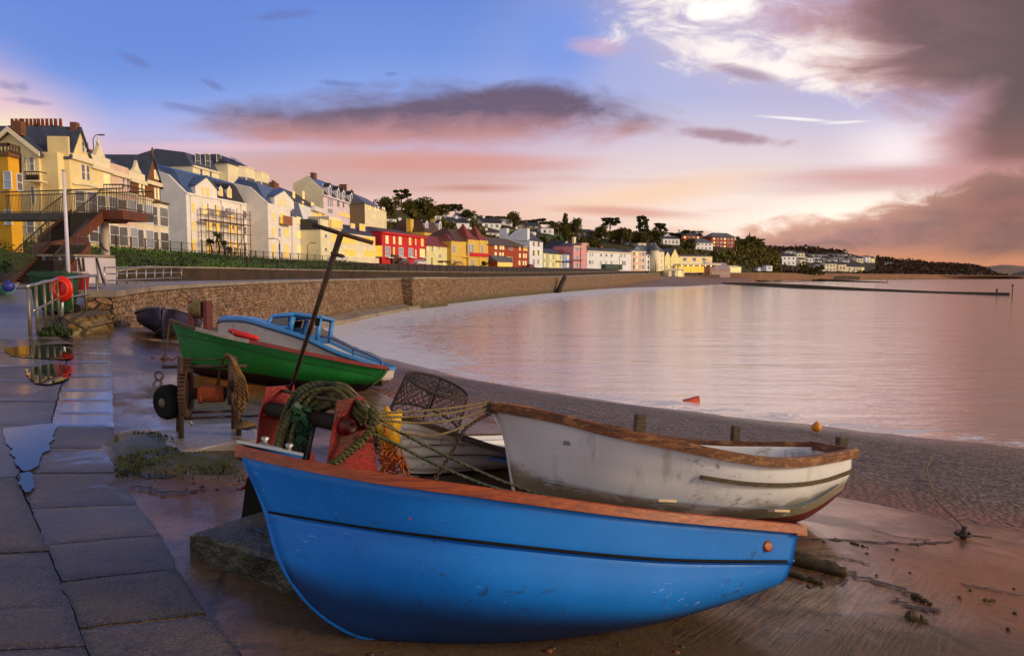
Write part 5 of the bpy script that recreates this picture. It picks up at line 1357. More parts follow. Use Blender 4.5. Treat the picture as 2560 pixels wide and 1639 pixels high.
# tufts and brambles growing over the bank
M_LEAFD = mat('dark_leaves', s3(38, 52, 14), .75, var=.5, scale=1.5); M_LEAFG = mat('grass_blades', s3(66, 98, 20), .8, var=.45, scale=1.2)
rnd = random.Random(31); mb = MB()
for k in range(9000):
    i = rnd.randrange(0, idx(128)); p = WL[i]; D = p.y; n = wn(i); b = bpt(D); d0 = 11.5 if D < 45 else 6.6
    foot = p + n * d0; f = rnd.uniform(.28, .9)
    c = lerp(V((foot.x, foot.y, 0)), V((b.x, b.y, 0)), f); c += V((rnd.uniform(-1, 1), rnd.uniform(-1, 1), 0)); lo = 1.9 if D > 60 else 1.6
    c.z = lerp(lo, 4.25, sstep(.3, .93, f)) + .15 * mnoise.noise(c * .35)
    bush = mnoise.noise(V((c.x * .12, c.y * .12, 4))) > .05 and f < .75
    h = rnd.uniform(.12, .3) * (2.6 if bush else 1); a = rnd.uniform(0, 6.28); w = V((cos(a), sin(a), 0)) * h * .4
    tip = c + V((rnd.uniform(-.2, .2), rnd.uniform(-.2, .2), h)); mi = 0 if bush else 1
    if bush:
        for q_ in range(3): leafq(mb, c + V((rnd.gauss(0, .3), rnd.gauss(0, .3), rnd.uniform(0, h))), rnd.uniform(.06, .13), rnd, 0)
    else: mb.face([mb.vert(c - w), mb.vert(c + w), mb.vert(tip + w * .4), mb.vert(tip - w * .3)], mi)
tag(mb.build('bank_undergrowth', [M_LEAFD, M_LEAFG]), 'rough grass and dark brambles covering the railway bank', 'grass', kind='stuff')
# low retaining wall along the back of the promenade with rail fence above
M_RETW = mat('brown_railway_wall', s3(62, 44, 32), .85, var=.4, scale=1.6, bump=.7, damt=.8, dark=s3(28, 22, 16))
rt = thing('railway_wall', (WL[40].x, WL[40].y, 1.1), 'low dark brown railway wall running along the back of the promenade', 'wall')
mb = MB(); rows = []; mc = MB(); crow = []
for i in range(idx(44), len(WL)):
    p = WL[i]; n = wn(i); q = p.xy.to_3d(); hh = .85 if p.y > 45 else .5; d = 11.4 if p.y < 45 else 6.45
    if p.y < 55: d = lerp(11.4, 6.45, sstep(40, 55, p.y))
    a, b = q + n * d, q + n * (d + .45); z = p.z - .3
    rows.append([a + V((0, 0, z)), a + V((0, 0, p.z + hh)), b + V((0, 0, p.z + hh)), b + V((0, 0, z))])
    crow.append([a - n * .06 + V((0, 0, p.z + hh + .003)), a - n * .06 + V((0, 0, p.z + hh + .12)), b + V((0, 0, p.z + hh + .12)), b + V((0, 0, p.z + hh + .003))])
mb.grid(rows, smooth=False); mb.build('wall_face', M_RETW, rt); mc.grid(crow, smooth=False); mc.build('capping', M_CONC, rt)
M_FENCE = mat('dark_brown_fence', s3(58, 42, 32), .6, var=.3, scale=3)
def fence(name, label, pts, h, step, bars=0, r=.06, m=None, rails=(.3, .95)):
    """posts as parts, rails and infill bars as parts"""
    m = m or M_FENCE
    pts = [V(p) for p in pts]; L = [0.0]
    for a, b in zip(pts, pts[1:]): L.append(L[-1] + (b - a).length)
    def at(s):
        for k in range(len(L) - 1):
            if s <= L[k + 1] or k == len(L) - 2: return lerp(pts[k], pts[k + 1], (s - L[k]) / (L[k + 1] - L[k]))
    rt = thing(name, pts[0], label, 'fence'); n = max(1, min(95, int(round(L[-1] / step))))
    for k in range(n + 1):
        p = at(L[-1] * k / n); mb = MB(); mb.box(p.x - r, p.y - r, p.z - .1, p.x + r, p.y + r, p.z + h); mb.build('post', m, rt)
    for f in rails: mb = MB(); mb.tube([at(L[-1] * k / n) + V((0, 0, h * f)) for k in range(n + 1)], r * .5, 5); mb.build('rail', m, rt)
    if bars:
        mb = MB(); nb = int(L[-1] / bars)
        for k in range(nb): p = at(L[-1] * (k + .5) / nb); mb.tube([p + V((0, 0, h * .05)), p + V((0, 0, h * .97))], r * .28, 4)
        tag(mb.build('railings', m, rt), kind='stuff' if nb > 100 else None)
    return rt
fence('railing_fence', 'dark spiked railings along the top of the grass bank before the terrace', [(-39.2, y, 4.15) for y in (34, 45, 58, 75, 90, 100)], 1.3, 2.8, .28, .05)
fence('railing_fence', 'dark railings between the grass bank and the two white apartment blocks', [(-39.6, 100.5, 4.15), (-41.3, 114, 4.2), (-39.2, 128, 4.2), (-36.5, 141, 4.2)], 1.25, 3.2, .4, .06)
fp = []
for i in range(idx(62), idx(270), 2): p = WL[i]; fp.append(p.xy.to_3d() + wn(i) * 8.2 + V((0, 0, p.z + .75)))
fence('trackside_fence', 'long dark post-and-rail fence beside the railway above the promenade wall', fp, 1.2, 3.5, 0, .07, rails=(.25, .6, .98))
# ---- steps wall stub of mossy stone at the end of the sea wall
def S8(x, y, D): px, py = C(8, x, y); return P(px, py, D)
mb = MB(); f = [S8(850, 900, 14.1), S8(1375, 812, 14.9), S8(1510, 1150, 15.6), S8(870, 1150, 14.0)]
f[2].z = f[3].z = -.15
back = [p + V((-1.2, 1.6, 0)) for p in f]; N = 12
rows = [[lerp(lerp(f[0], f[1], j / N), lerp(f[3], f[2], j / N), i / 6) + V((.3, -.5, .1)).normalized() * (.10 * mnoise.noise(V((j * .9, i * 1.3, 1)))) for j in range(N + 1)] for i in range(7)]
mb.grid(rows, smooth=False); top = [[lerp(lerp(f[0], f[1], j / N), lerp(back[0], back[1], j / N), i / 4) for j in range(N + 1)] for i in range(5)]
top[0] = rows[0]; mb.grid(top[::-1], smooth=False)
left = [[lerp(lerp(f[0], back[0], j / 4), lerp(f[3], back[3], j / 4), i / 6) for j in range(5)] for i in range(7)]; mb.grid(left, smooth=False)
o = single('stone_kerb', mb, m_masonry('mossy_block_stone', s3(116, 92, 48), s3(140, 112, 62), s3(56, 46, 22), .9, .42, algae=(-.3, .6)), 'mossy broken stone block wall where the ramp meets the sea wall', 'stone wall')
add_uv(o, lambda c, p: (c.x + c.y * .5, c.z))
for k, (x, y, s_, lab) in enumerate(((700, 1080, .17, 'clump of green weed against the broken end of the stone block wall'), (810, 1010, .12, 'dark debris caught at the corner of the stone block wall'), (620, 1080, .14, 'low weed growing at the foot of the handrail posts'))):
    mb = MB(); c = S8(x, y, 13.9); c.z = .3
    rnd = random.Random(k)
    for q in range(420):
        d = V((rnd.gauss(0, .45), rnd.gauss(0, .45), abs(rnd.gauss(0, .35)))); d *= s_; a = rnd.uniform(0, 6.28); w = V((cos(a), sin(a), .3)) * s_ * .25; p = c + d
        mb.face([mb.vert(p - w), mb.vert(p + w), mb.vert(p + w * .3 + V((0, 0, s_ * .5)))])
    single('weed_clump', mb, M_LEAFD, lab, 'weeds')
# ---- bent steel handrail on the steps
rt = thing('handrail', S8(380, 1110, 13.75), 'bent steel handrail with posts beside the wheelie bins', 'handrail')
posts = [(383, 480, 1112, 13.75, .055), (478, 462, 1085, 14.0, .05), (578, 430, 975, 14.6, .045), (665, 415, 920, 15.0, .04), (742, 395, 895, 15.4, .04), (915, 375, 840, 16.0, .042), (1082, 358, 790, 16.7, .042), (1228, 348, 772, 17.2, .042)]
tp = []
for x, y0, y1, D, r in posts:
    mb = MB(); a, b = S8(x, y1, D), S8(x, y0, D); b.x, b.y = a.x, a.y; mb.tube([a - V((0, 0, .1)), b], r * .58, 8); mb.build('post', mat('weathered_galvanised_post', s3(132, 122, 104), .45, metal=.6, var=.2, scale=5, damt=.5, dark=s3(96, 70, 40)), rt); tp.append((a, b))
mb = MB(); mb.tube(crom([tp[0][1] + V((-.03, -.05, -.02))] + [b + V((0, 0, .01)) for a, b in tp], 40), .034, 8); mb.build('top_rail', M_STEEL, rt)
mids = [S8(405, 790, 13.75), S8(490, 750, 14.0), S8(590, 700, 14.6), S8(672, 655, 15.0), S8(745, 635, 15.4), S8(918, 605, 16), S8(1085, 580, 16.7), S8(1228, 560, 17.2)]
mb = MB(); mb.tube(crom(mids, 36), .026, 8); mb.build('mid_rail', M_STEEL, rt)
# ---- railing of square bays along the promenade edge
rt = thing('promenade_railing', P(282, 705, 30), 'pale steel three-bar railing along the promenade above the sea wall', 'railing')
rp = [(1310, 240, 490, 27.5), (1465, 242, 495, 29), (1590, 245, 490, 31.5), (1708, 243, 485, 34), (1826, 245, 480, 36.5), (1940, 245, 478, 39), (2045, 245, 472, 41.5), (2145, 245, 466, 44), (2275, 245, 460, 47)]
T = []
for x, y0, y1, D in rp:
    px, py = C(8, x, y1); a = P(px, py, D); a.z = 1.08; px, py = C(8, x, y0); b = P(px, py, D)
    mb = MB(); mb.tube([a, b], .035, 6); mb.build('post', M_STEEL, rt); T.append((a, b))
for f in (.0, .35, .72): mb = MB(); mb.tube([lerp(b, a, f) for a, b in T], .032, 6); mb.build('rail', M_STEEL, rt)
# ---- wheelie bin, red bin, life ring case, flagpole, sign, hut
def wheelie(c, s_, m, label):
    rt = thing('wheelie_bin', c, label, 'bin')
    mb = MB(); w0, w1, h = .24 * s_, .30 * s_, .95 * s_
    lo = [c + V((a * w0, b * w0, .1)) for a, b in ((-1, -1), (1, -1), (1, 1), (-1, 1))]; hi = [c + V((a * w1, b * w1 * 1.1, h)) for a, b in ((-1, -1), (1, -1), (1, 1), (-1, 1))]
    A = [mb.vert(p) for p in lo]; B = [mb.vert(p) for p in hi]; mb.face(A[::-1]); mb.face(B)
    for i in range(4): mb.face((A[i], A[(i + 1) % 4], B[(i + 1) % 4], B[i]))
    mb.build('body', m, rt)
    mb = MB(); mb.prism([c + V((a * w1 * 1.1, b * w1 * 1.2, h)) for a, b in ((-1, -1), (1, -1), (1, 1), (-1, 1))], (0, 0, .05)); mb.prism([c + V((-w1, -w1, h + .05)), c + V((w1, -w1, h + .05)), c + V((w1, w1, h + .05)), c + V((-w1, w1, h + .05))], (0, 0, .05)); mb.build('lid', m, rt)
    mb = MB(); mb.tube([c + V((-w1, w1 * 1.2, h - .03)), c + V((-w1, w1 * 1.45, h - .03)), c + V((w1, w1 * 1.45, h - .03)), c + V((w1, w1 * 1.2, h - .03))], .018, 6); mb.build('handle', m, rt)
    for a in (-1, 1):
        mb = MB(); mb.lathe(c + V((a * w0 - .03 + a * .03, w0 * .9, .12)), (1, 0, 0), [(0, .11), (.06, .11)], 16); mb.build('wheel', M_RUBBLACK, rt)
M_GRNBIN = mat('dark_green_bin_plastic', s3(14, 62, 24), .4, var=.15, scale=3)
for x, D, lab in ((128, 16.5, 'dark green wheelie bin behind the handrail, the one half hidden by posts'), (152, 16.2, 'dark green wheelie bin just behind the red life ring case')):
    p = P(x, 790, D); wheelie(V((p.x, p.y, ramp_z(p.y))), .92, M_GRNBIN, lab)
p = P(202, 705, 18.4); z = ramp_z(p.y)
rt = thing('litter_bin', (p.x, p.y, z), 'red litter bin with a pale lid on a post by the handrail', 'litter bin')
M_REDBIN = mat('red_bin_plastic', s3(150, 8, 12), .35, var=.1, scale=3)
zt, zb_ = P(0, 684, 18.4).z, P(0, 727, 18.4).z
mb = MB(); lo = [(p.x + a * .11, p.y + b * .11, zb_) for a, b in ((-1, -1), (1, -1), (1, 1), (-1, 1))]; hi = [(p.x + a * .16, p.y + b * .15, zt) for a, b in ((-1, -1), (1, -1), (1, 1), (-1, 1))]
A = [mb.vert(q) for q in lo]; B = [mb.vert(q) for q in hi]; mb.face(A[::-1]); mb.face(B)
for i in range(4): mb.face((A[i], A[(i + 1) % 4], B[(i + 1) % 4], B[i]))
mb.build('body', M_REDBIN, rt); mb = MB(); mb.box(p.x - .13, p.y - .12, zt + .003, p.x + .13, p.y + .14, zt + .06); mb.build('lid', mat('pale_bin_lid', s3(170, 168, 170), .4), rt)
mb = MB(); mb.tube([(p.x + .02, p.y + .2, z - .1), (p.x + .02, p.y + .2, zt - .02)], .03, 8); mb.build('post', M_STEEL, rt)
rt = thing('life_ring_case', P(154, 790, 15.6), 'bright red oval life ring case standing against the handrail', 'life ring case')
M_LIFE = mat('bright_red_plastic', s3(226, 26, 22), .35, var=.08, scale=3)
mb = MB(); c = P(153, 722, 15.5); rows = []
for h_, k in ((-.06, .0), (-.06, .8), (-.03, 1), (.04, 1), (.07, .85), (.07, 0)):
    rows.append([c + V((.26 * k * cos(a) + h_ * .35, h_ * -.9, .285 * k * sin(a))) for a in [2 * pi * j / 28 for j in range(28)]])
mb.grid(rows[::-1], closed=True); mb.build('case', M_LIFE, rt)
mb = MB(); mb.tube([c + V((.06 + .15 * cos(a), -.1, .17 * sin(a))) for a in [2 * pi * j / 24 for j in range(24)]], .022, 6, closed=True); mb.build('moulded_ring', mat('orange_red_plastic', s3(236, 74, 30), .35), rt)
mb = MB(); mb.tube([P(154, 800, 15.55) - V((0, 0, .3)), c + V((0, .05, .1))], .03, 7); mb.build('post', M_STEEL, rt)
p0 = P(165, 690, 21.5); p1 = P(159, 428, 21.5); p0 = V((p1.x + .0, p0.y, 1.08))
rt = thing('flagpole', p0, 'tall white tapering flagpole standing by the stairs', 'flagpole'); mb = MB(); mb.tube([p0, lerp(p0, p1, .5), p1], [.058, .05, .038], 12); mb.build('pole', mat('white_pole_paint', s3(214, 206, 222), .4, var=.05, scale=2), rt)
mb = MB(); mb.lathe(p1, (0, 0, 1), [(0, .045), (.03, .05), (.05, .02)], 10); mb.build('cap', M_STEEL, rt); mb = MB(); mb.lathe(p0 - V((0, 0, .02)), (0, 0, 1), [(0, .13), (.05, .13), (.06, .08)], 12); mb.build('base', M_STEEL, rt)
# corrugated store and white panels
M_CORR, t_ = newmat('grey_corrugated_sheet'); w = t_.new('TexWave'); t_.put(t_.coord(), w.inputs[0]); w.inputs['Scale'].default_value = 1.9
t_.set(col=t_.mix(t_.noise(t_.coord(), 2, 5, .6), s3(92, 92, 100), s3(136, 134, 142)), rough=.45, metal=.2, norm=t_.bump(w.outputs['Fac'], 1.0, .05))
M_PANEL = mat('white_panel', s3(196, 184, 196), .5, var=.06, scale=1, damt=.25, dark=s3(140, 126, 120))
a, b, c = P(105, 700, 33), P(190, 700, 33), P(290, 700, 35)
rt = thing('store_shed', (b.x, b.y, 1.08), 'flat-roofed shed of grey corrugated sheet and white panels under the footbridge', 'shed')
zt = P(190, 641, 33).z
mb = MB(); mb.box(a.x, 33, 1.0, b.x, 36, zt); mb.build('corrugated_bay', M_CORR, rt)
mb = MB(); mb.obox((b.x + .01, 33, 1.0), (c.x - b.x, 2, 0), (-2, 3, 0), (0, 0, zt - 1.03)); mb.build('panel_bay', M_PANEL, rt)
mb = MB(); mb.box(a.x - .15, 32.85, zt + .004, b.x + .05, 36, zt + .1); mb.obox((b.x + .05, 32.87, zt + .004), (c.x - b.x, 2, 0), (-2, 3, 0), (0, 0, .1)); mb.build('roof_edge', M_CONC, rt)
for px in (112, 152):
    q = P(px, 690, 32.95); mb = MB(); mb.box(q.x - .06, 32.93, 1.0, q.x + .06, 32.99, zt); mb.build('corner_trim', mat('white_trim', s3(210, 205, 210), .5), rt)
for px, lean in ((203, .2), (214, .05), (247, .3)):
    u = (px - 190) / 100.0; q = lerp(V((b.x, 32.9, 0)), V((c.x, 34.9, 0)), u); mb = MB(); mb.tube([(q.x, q.y - .05, zt - .05), (q.x + lean, q.y - .03, 1.05)], .05, 5); mb.build('brace', M_FENCE, rt)
p = P(188, 640, 34.5); mb = MB(); mb.box(p.x - .18, p.y, 1.0, p.x + .18, p.y + .3, P(0, 610, 34.5).z); single('gate_post', mb, M_CONC, 'pale square post rising behind the shed panels', 'post')
def signpost(px, D, y0, y1, y2, label, m):
    p = P(px, y2, D); rt = thing('notice_sign', (p.x, p.y, 1.08), label, 'sign')
    mb = MB(); mb.tube([(p.x, p.y, 1.0), (p.x, p.y, P(px, y0, D).z)], .04, 7); mb.build('post', M_STEEL, rt)
    w = .15 + .16; za, zb__ = P(px, y0, D).z, P(px, y1, D).z
    mb = MB(); mb.box(p.x - w, p.y - .07, zb__, p.x + w, p.y - .045, za); pl = mb.build('plate', m, rt)
    mb = MB()
    for k in range(5): z = lerp(za, zb__, (k + .7) / 5.6); mb.box(p.x - w * .8, p.y - .078, z - .02, p.x + w * .8, p.y - .0725, z + .025)
    mb.build('text_lines', M_REDBIN, pl)
    mb = MB(); zc = zb__ - .36; mb.lathe((p.x, p.y - .045, zc), (0, -1, 0), [(0, .24), (.02, .24), (.025, .2)], 24, smooth=False); d = mb.build('roundel', mat('pale_sign', s3(206, 190, 176), .5), rt)
    mb = MB(); mb.lathe((p.x, p.y - .0745, zc), (0, -1, 0), [(0, .15), (.006, .15)], 20, smooth=False); mb.build('roundel_centre', mat('grey_symbol', s3(110, 90, 80), .5), d)
    mb = MB(); mb.box(p.x - .24, p.y - .07, zc - .75, p.x + .24, p.y - .045, zc - .32); mb.build('lower_plate', mat('pale_sign', s3(206, 190, 176), .5), rt)
signpost(211, 36, 592, 612, 640, 'pale notice board with red lines and a roundel below it, under the landing', mat('pale_sign_red', s3(190, 150, 140), .5))
# ---- footbridge with stairs: brown steel
M_BRIDGE = mat('rust_brown_bridge_steel', s3(106, 52, 26), .55, var=.25, scale=1.2, bump=.25, damt=.4, dark=s3(58, 30, 18), dscale=.8)
M_BRDARK = mat('dark_bridge_railing', s3(48, 36, 28), .55, var=.2, scale=3)
rt = thing('footbridge', P(265, 700, 39) * 1.0 - V((0, 0, 0)), 'brown steel railway footbridge with a staircase coming down to the promenade', 'footbridge')
pc_ = P(267, 690, 39); zdeck = P(0, 527, 39).z
mb = MB(); mb.lathe((pc_.x, pc_.y, .9), (0, 0, 1), [(0, .21), (zdeck - 1.5, .20)], 20); mb.build('column', mat('pale_column', s3(176, 160, 148), .55, var=.12, scale=1.5, damt=.3, dark=s3(110, 90, 76)), rt)
mb = MB(); mb.prism([(pc_.x - .45, pc_.y - .3, zdeck - .6), (pc_.x + .4, pc_.y - .3, zdeck - .6), (pc_.x + .75, pc_.y - .3, zdeck - .28), (pc_.x - .75, pc_.y - .3, zdeck - .28)], (0, 1.8, 0)); mb.build('column_head', M_BRIDGE, rt)
for k, (z, a) in enumerate(((1.9, 0), (3.0, 1))):
    mb = MB(); mb.tube([(pc_.x - .19, pc_.y - .15, z + .25), (pc_.x, pc_.y - .225, z), (pc_.x + .2, pc_.y - .12, z - .2)], .05, 5); mb.build('band', M_BRDARK, rt)
# landing and deck running back over the railway towards the houses
A1, A2 = P(310, 530, 38.4), P(258, 527, 38.4)
L0 = V((P(310, 530, 38.4).x, 38.4, zdeck)); 
far = P(-60, 520, 47); far.z = zdeck + .55
dd = (V((far.x, far.y, 0)) - V((A2.x, 38.9, 0))).normalized()
mb = MB(); mb.prism([(L0.x, 38.3, zdeck - .5), (A2.x - .2, 38.3, zdeck - .5), (A2.x - .9, 40.6, zdeck - .5), (L0.x, 40.8, zdeck - .5)], (0, 0, .5)); mb.build('landing', M_BRIDGE, rt)
d0_, d1_ = V((A2.x + .2, 40.0, zdeck + .0)), V((far.x, far.y, far.z)); nn = V((dd.y, -dd.x, 0)); nn = -nn if nn.y > 0 else nn
mb = MB(); mb.prism([d0_ + V((0, 0, -.42)), d1_ + V((0, 0, -.42)), d1_ + V((0, 0, .02)), d0_ + V((0, 0, .02))], -nn * 1.8); mb.build('deck', M_BRDARK, rt)
def railing_run(a, b, h, step, name='railing', m=None):
    """one side of a railing: balusters between two rails, slanting with the run"""
    a, b = V(a), V(b); L = (b - a).length; n = int(L / step); mb = MB()
    for k in range(n + 1): p = lerp(a, b, k / n); mb.tube([p, p + V((0, 0, h))], .014, 4, cap=False)
    mb.tube([a + V((0, 0, h)), b + V((0, 0, h))], .035, 6); mb.tube([a + V((0, 0, .08)), b + V((0, 0, .08))], .025, 5)
    return mb.build(name, m or M_BRDARK, rt)
railing_run(d0_, d1_, 1.35, .16); railing_run(d0_ - nn * 1.8, d1_ - nn * 1.8, 1.35, .16)
railing_run((L0.x, 38.35, zdeck), (A2.x + .1, 38.35, zdeck), 1.35, .16); railing_run((L0.x - .02, 38.35, zdeck), (L0.x - .02, 40.7, zdeck), 1.35, .16)
# flights: upper from the landing to a half landing, lower to the ground
def flight(p0, p1, wid, nst, name):
    p0, p1 = V(p0), V(p1); d = p1 - p0; hd = V((d.x, d.y, 0)); ln = hd.length; hd.normalize(); sd_ = V((-hd.y, hd.x, 0)); sd_ = -sd_ if sd_.y < 0 else sd_
    for s_, nm in ((0, 0), (wid, 1)):
        mb = MB(); q = [p0 + sd_ * s_ + V((0, 0, .12)), p1 + sd_ * s_ + V((0, 0, .12)), p1 + sd_ * s_ + V((0, 0, -.42)), p0 + sd_ * s_ + V((0, 0, -.5))]; mb.prism(q, sd_ * .06); mb.build('stringer', M_BRIDGE, rt)
    mb = MB()
    for k in range(nst):
        f = (k + .5) / nst; c = lerp(p0, p1, f); mb.obox(c + sd_ * .065 - hd * .15 + V((0, 0, .0)), hd * .3, sd_ * (wid - .07), V((0, 0, .05))); mb.obox(c + sd_ * .065 - hd * .15 + V((0, 0, -.16)), hd * .02, sd_ * (wid - .07), V((0, 0, .155)))
    mb.build('steps', M_BRDARK, rt)
    railing_run(p0 + V((0, 0, .12)), p1 + V((0, 0, .12)), 1.15, .15); railing_run(p0 + sd_ * wid + V((0, 0, .12)), p1 + sd_ * wid + V((0, 0, .12)), 1.15, .15)
T0 = P(258, 532, 38.35); T1 = P(180, 600, 35.6); T2 = P(128, 612, 34.4); T3 = P(30, 690, 30.6); T3.z = 1.12
flight(T0, T1, 1.7, 13, 'a'); flight(T2, T3, 1.7, 17, 'b')
mb = MB(); sd_ = V((-.84, .54, 0)); mb.prism([T1 + V((0, 0, .1)), T2 + V((0, 0, .1)), T2 + V((0, 0, -.42)), T1 + V((0, 0, -.42))], sd_ * 1.75); mb.build('half_landing', M_BRIDGE, rt)
mb = MB(); m_ = (T1 + T2) / 2 + sd_ * .8; mb.box(m_.x - .1, m_.y - .1, .9, m_.x + .1, m_.y + .1, m_.z - .43); mb.build('leg', M_BRDARK, rt)
# dark clutter under the stairs, blue buoy
p = P(22, 718, 19.2); mb = MB(); mb.ball((p.x, p.y, 1.2), .15, 16); mb.lathe((p.x, p.y, 1.33), (0, 0, 1), [(0, .04), (.05, .03)], 8); single('buoy', mb, mat('blue_buoy', s3(44, 48, 140), .45), 'round blue buoy under the teal dinghy', 'buoy')
# ------------------------------------------------------------------ the town: every building a thing with walls, roof, windows
def wallm(name, c, var=.07, **k): return mat(name, c, .75, var=var, scale=.6, bump=.25, bscale=9, bdist=.03, damt=.18, dark=tuple(x * .55 for x in c[:3]) + (1,), dscale=.35, **k)
W_CREAM = wallm('cream_stucco', s3(236, 214, 156)); W_YELLOW = wallm('yellow_stucco', s3(228, 168, 30)); W_PINK = wallm('pale_pink_stucco', s3(226, 192, 176))
W_BRICK = wallm('brown_brick', s3(122, 74, 36), .2); W_WHITE = wallm('white_render', s3(240, 232, 226)); W_CREAM2 = wallm('pale_cream_render', s3(236, 224, 190))
W_RED = wallm('red_stucco', s3(206, 36, 40)); W_LEMON = wallm('lemon_render', s3(232, 222, 160)); W_MUST = wallm('mustard_stucco', s3(224, 186, 84)); W_ORBRICK = wallm('orange_brick', s3(160, 62, 26), .2)
W_PINK2 = wallm('rose_pink_stucco', s3(226, 150, 156)); W_BLUE = wallm('blue_stucco', s3(112, 150, 216)); W_MINT = wallm('mint_render', s3(190, 206, 160)); W_OLIVE = wallm('olive_stone', s3(116, 100, 74)); W_GREYW = wallm('bluish_white_render', s3(230, 232, 240)); W_LILAC = wallm('lilac_white_render', s3(226, 208, 222))
def roofm(name, c, rough=.55):
    if name in MATS: return MATS[name]
    m, t = newmat(name); co = t.coord(); z = t.sep(co)[2]
    row = t.m('FRACT', t.mul(z, 3.2)); n = t.noise(co, 1.2, 6, .65); n2 = t.noise(t.scale(co, 4, 4, 8), 1, 2, .5)
    cc = t.mix(t.sm(.3, .7, n), tuple(x * .75 for x in c[:3]) + (1,), tuple(x * 1.2 for x in c[:3]) + (1,)); cc = t.mix(t.mul(t.sm(.55, .8, n2), .4), cc, tuple(x * .5 for x in c[:3]) + (1,))
    t.set(col=cc, rough=rough, norm=t.bump(t.add(row, n2), .5, .03)); MATS[name] = m; return m
R_SLATE = roofm('blue_grey_slate', s3(66, 72, 92), .4); R_DARK = roofm('dark_slate', s3(48, 46, 52), .5); R_BROWN = roofm('brown_tiles', s3(84, 54, 38)); R_RED = roofm('red_tiles', s3(128, 50, 40)); R_GREY = roofm('grey_slate', s3(92, 94, 104), .45); R_OLIVE = roofm('mossy_brown_tiles', s3(92, 72, 46)); R_BLUESH = roofm('wet_blue_slate', s3(62, 84, 128), .3)
M_TRIM = mat('cream_trim', s3(236, 222, 190), .6, var=.05, scale=2); M_TRIMW = mat('white_trim_paint', s3(232, 228, 232), .55, var=.04, scale=2)
M_CHIM = wallm('chimney_brick', s3(120, 74, 52), .2); M_POTC = mat('terracotta_pot', s3(150, 72, 48), .7)
P_GLOW = emat('glowing_gold_pane', (1.0, .50, .045, 1), 1.35, (1.0, .40, .03, 1)); P_GLOWPALE = emat('glowing_pale_pane', (1.0, .62, .14, 1), 1.3, (1.0, .6, .2, 1))  # emission for lit rooms and for gold sky reflected in some panes
P_DARK, t_ = newmat('dark_pane'); t_.set(col=t_.mix(t_.noise(t_.coord(), .7, 3, .6), (0.03, .03, .035, 1), (.16, .15, .15, 1)), rough=.08, spec=.8)
P_PALE, t_ = newmat('pale_sky_pane'); t_.set(col=t_.mix(t_.noise(t_.coord(), .9, 3, .6), s3(120, 130, 150), s3(190, 194, 204)), rough=.1, spec=.8)  # reflected sky is painted into the glass as a pale tone
PANES = {'l': P_GLOW, 'w': P_GLOWPALE, 'd': P_DARK, 'p': P_PALE}
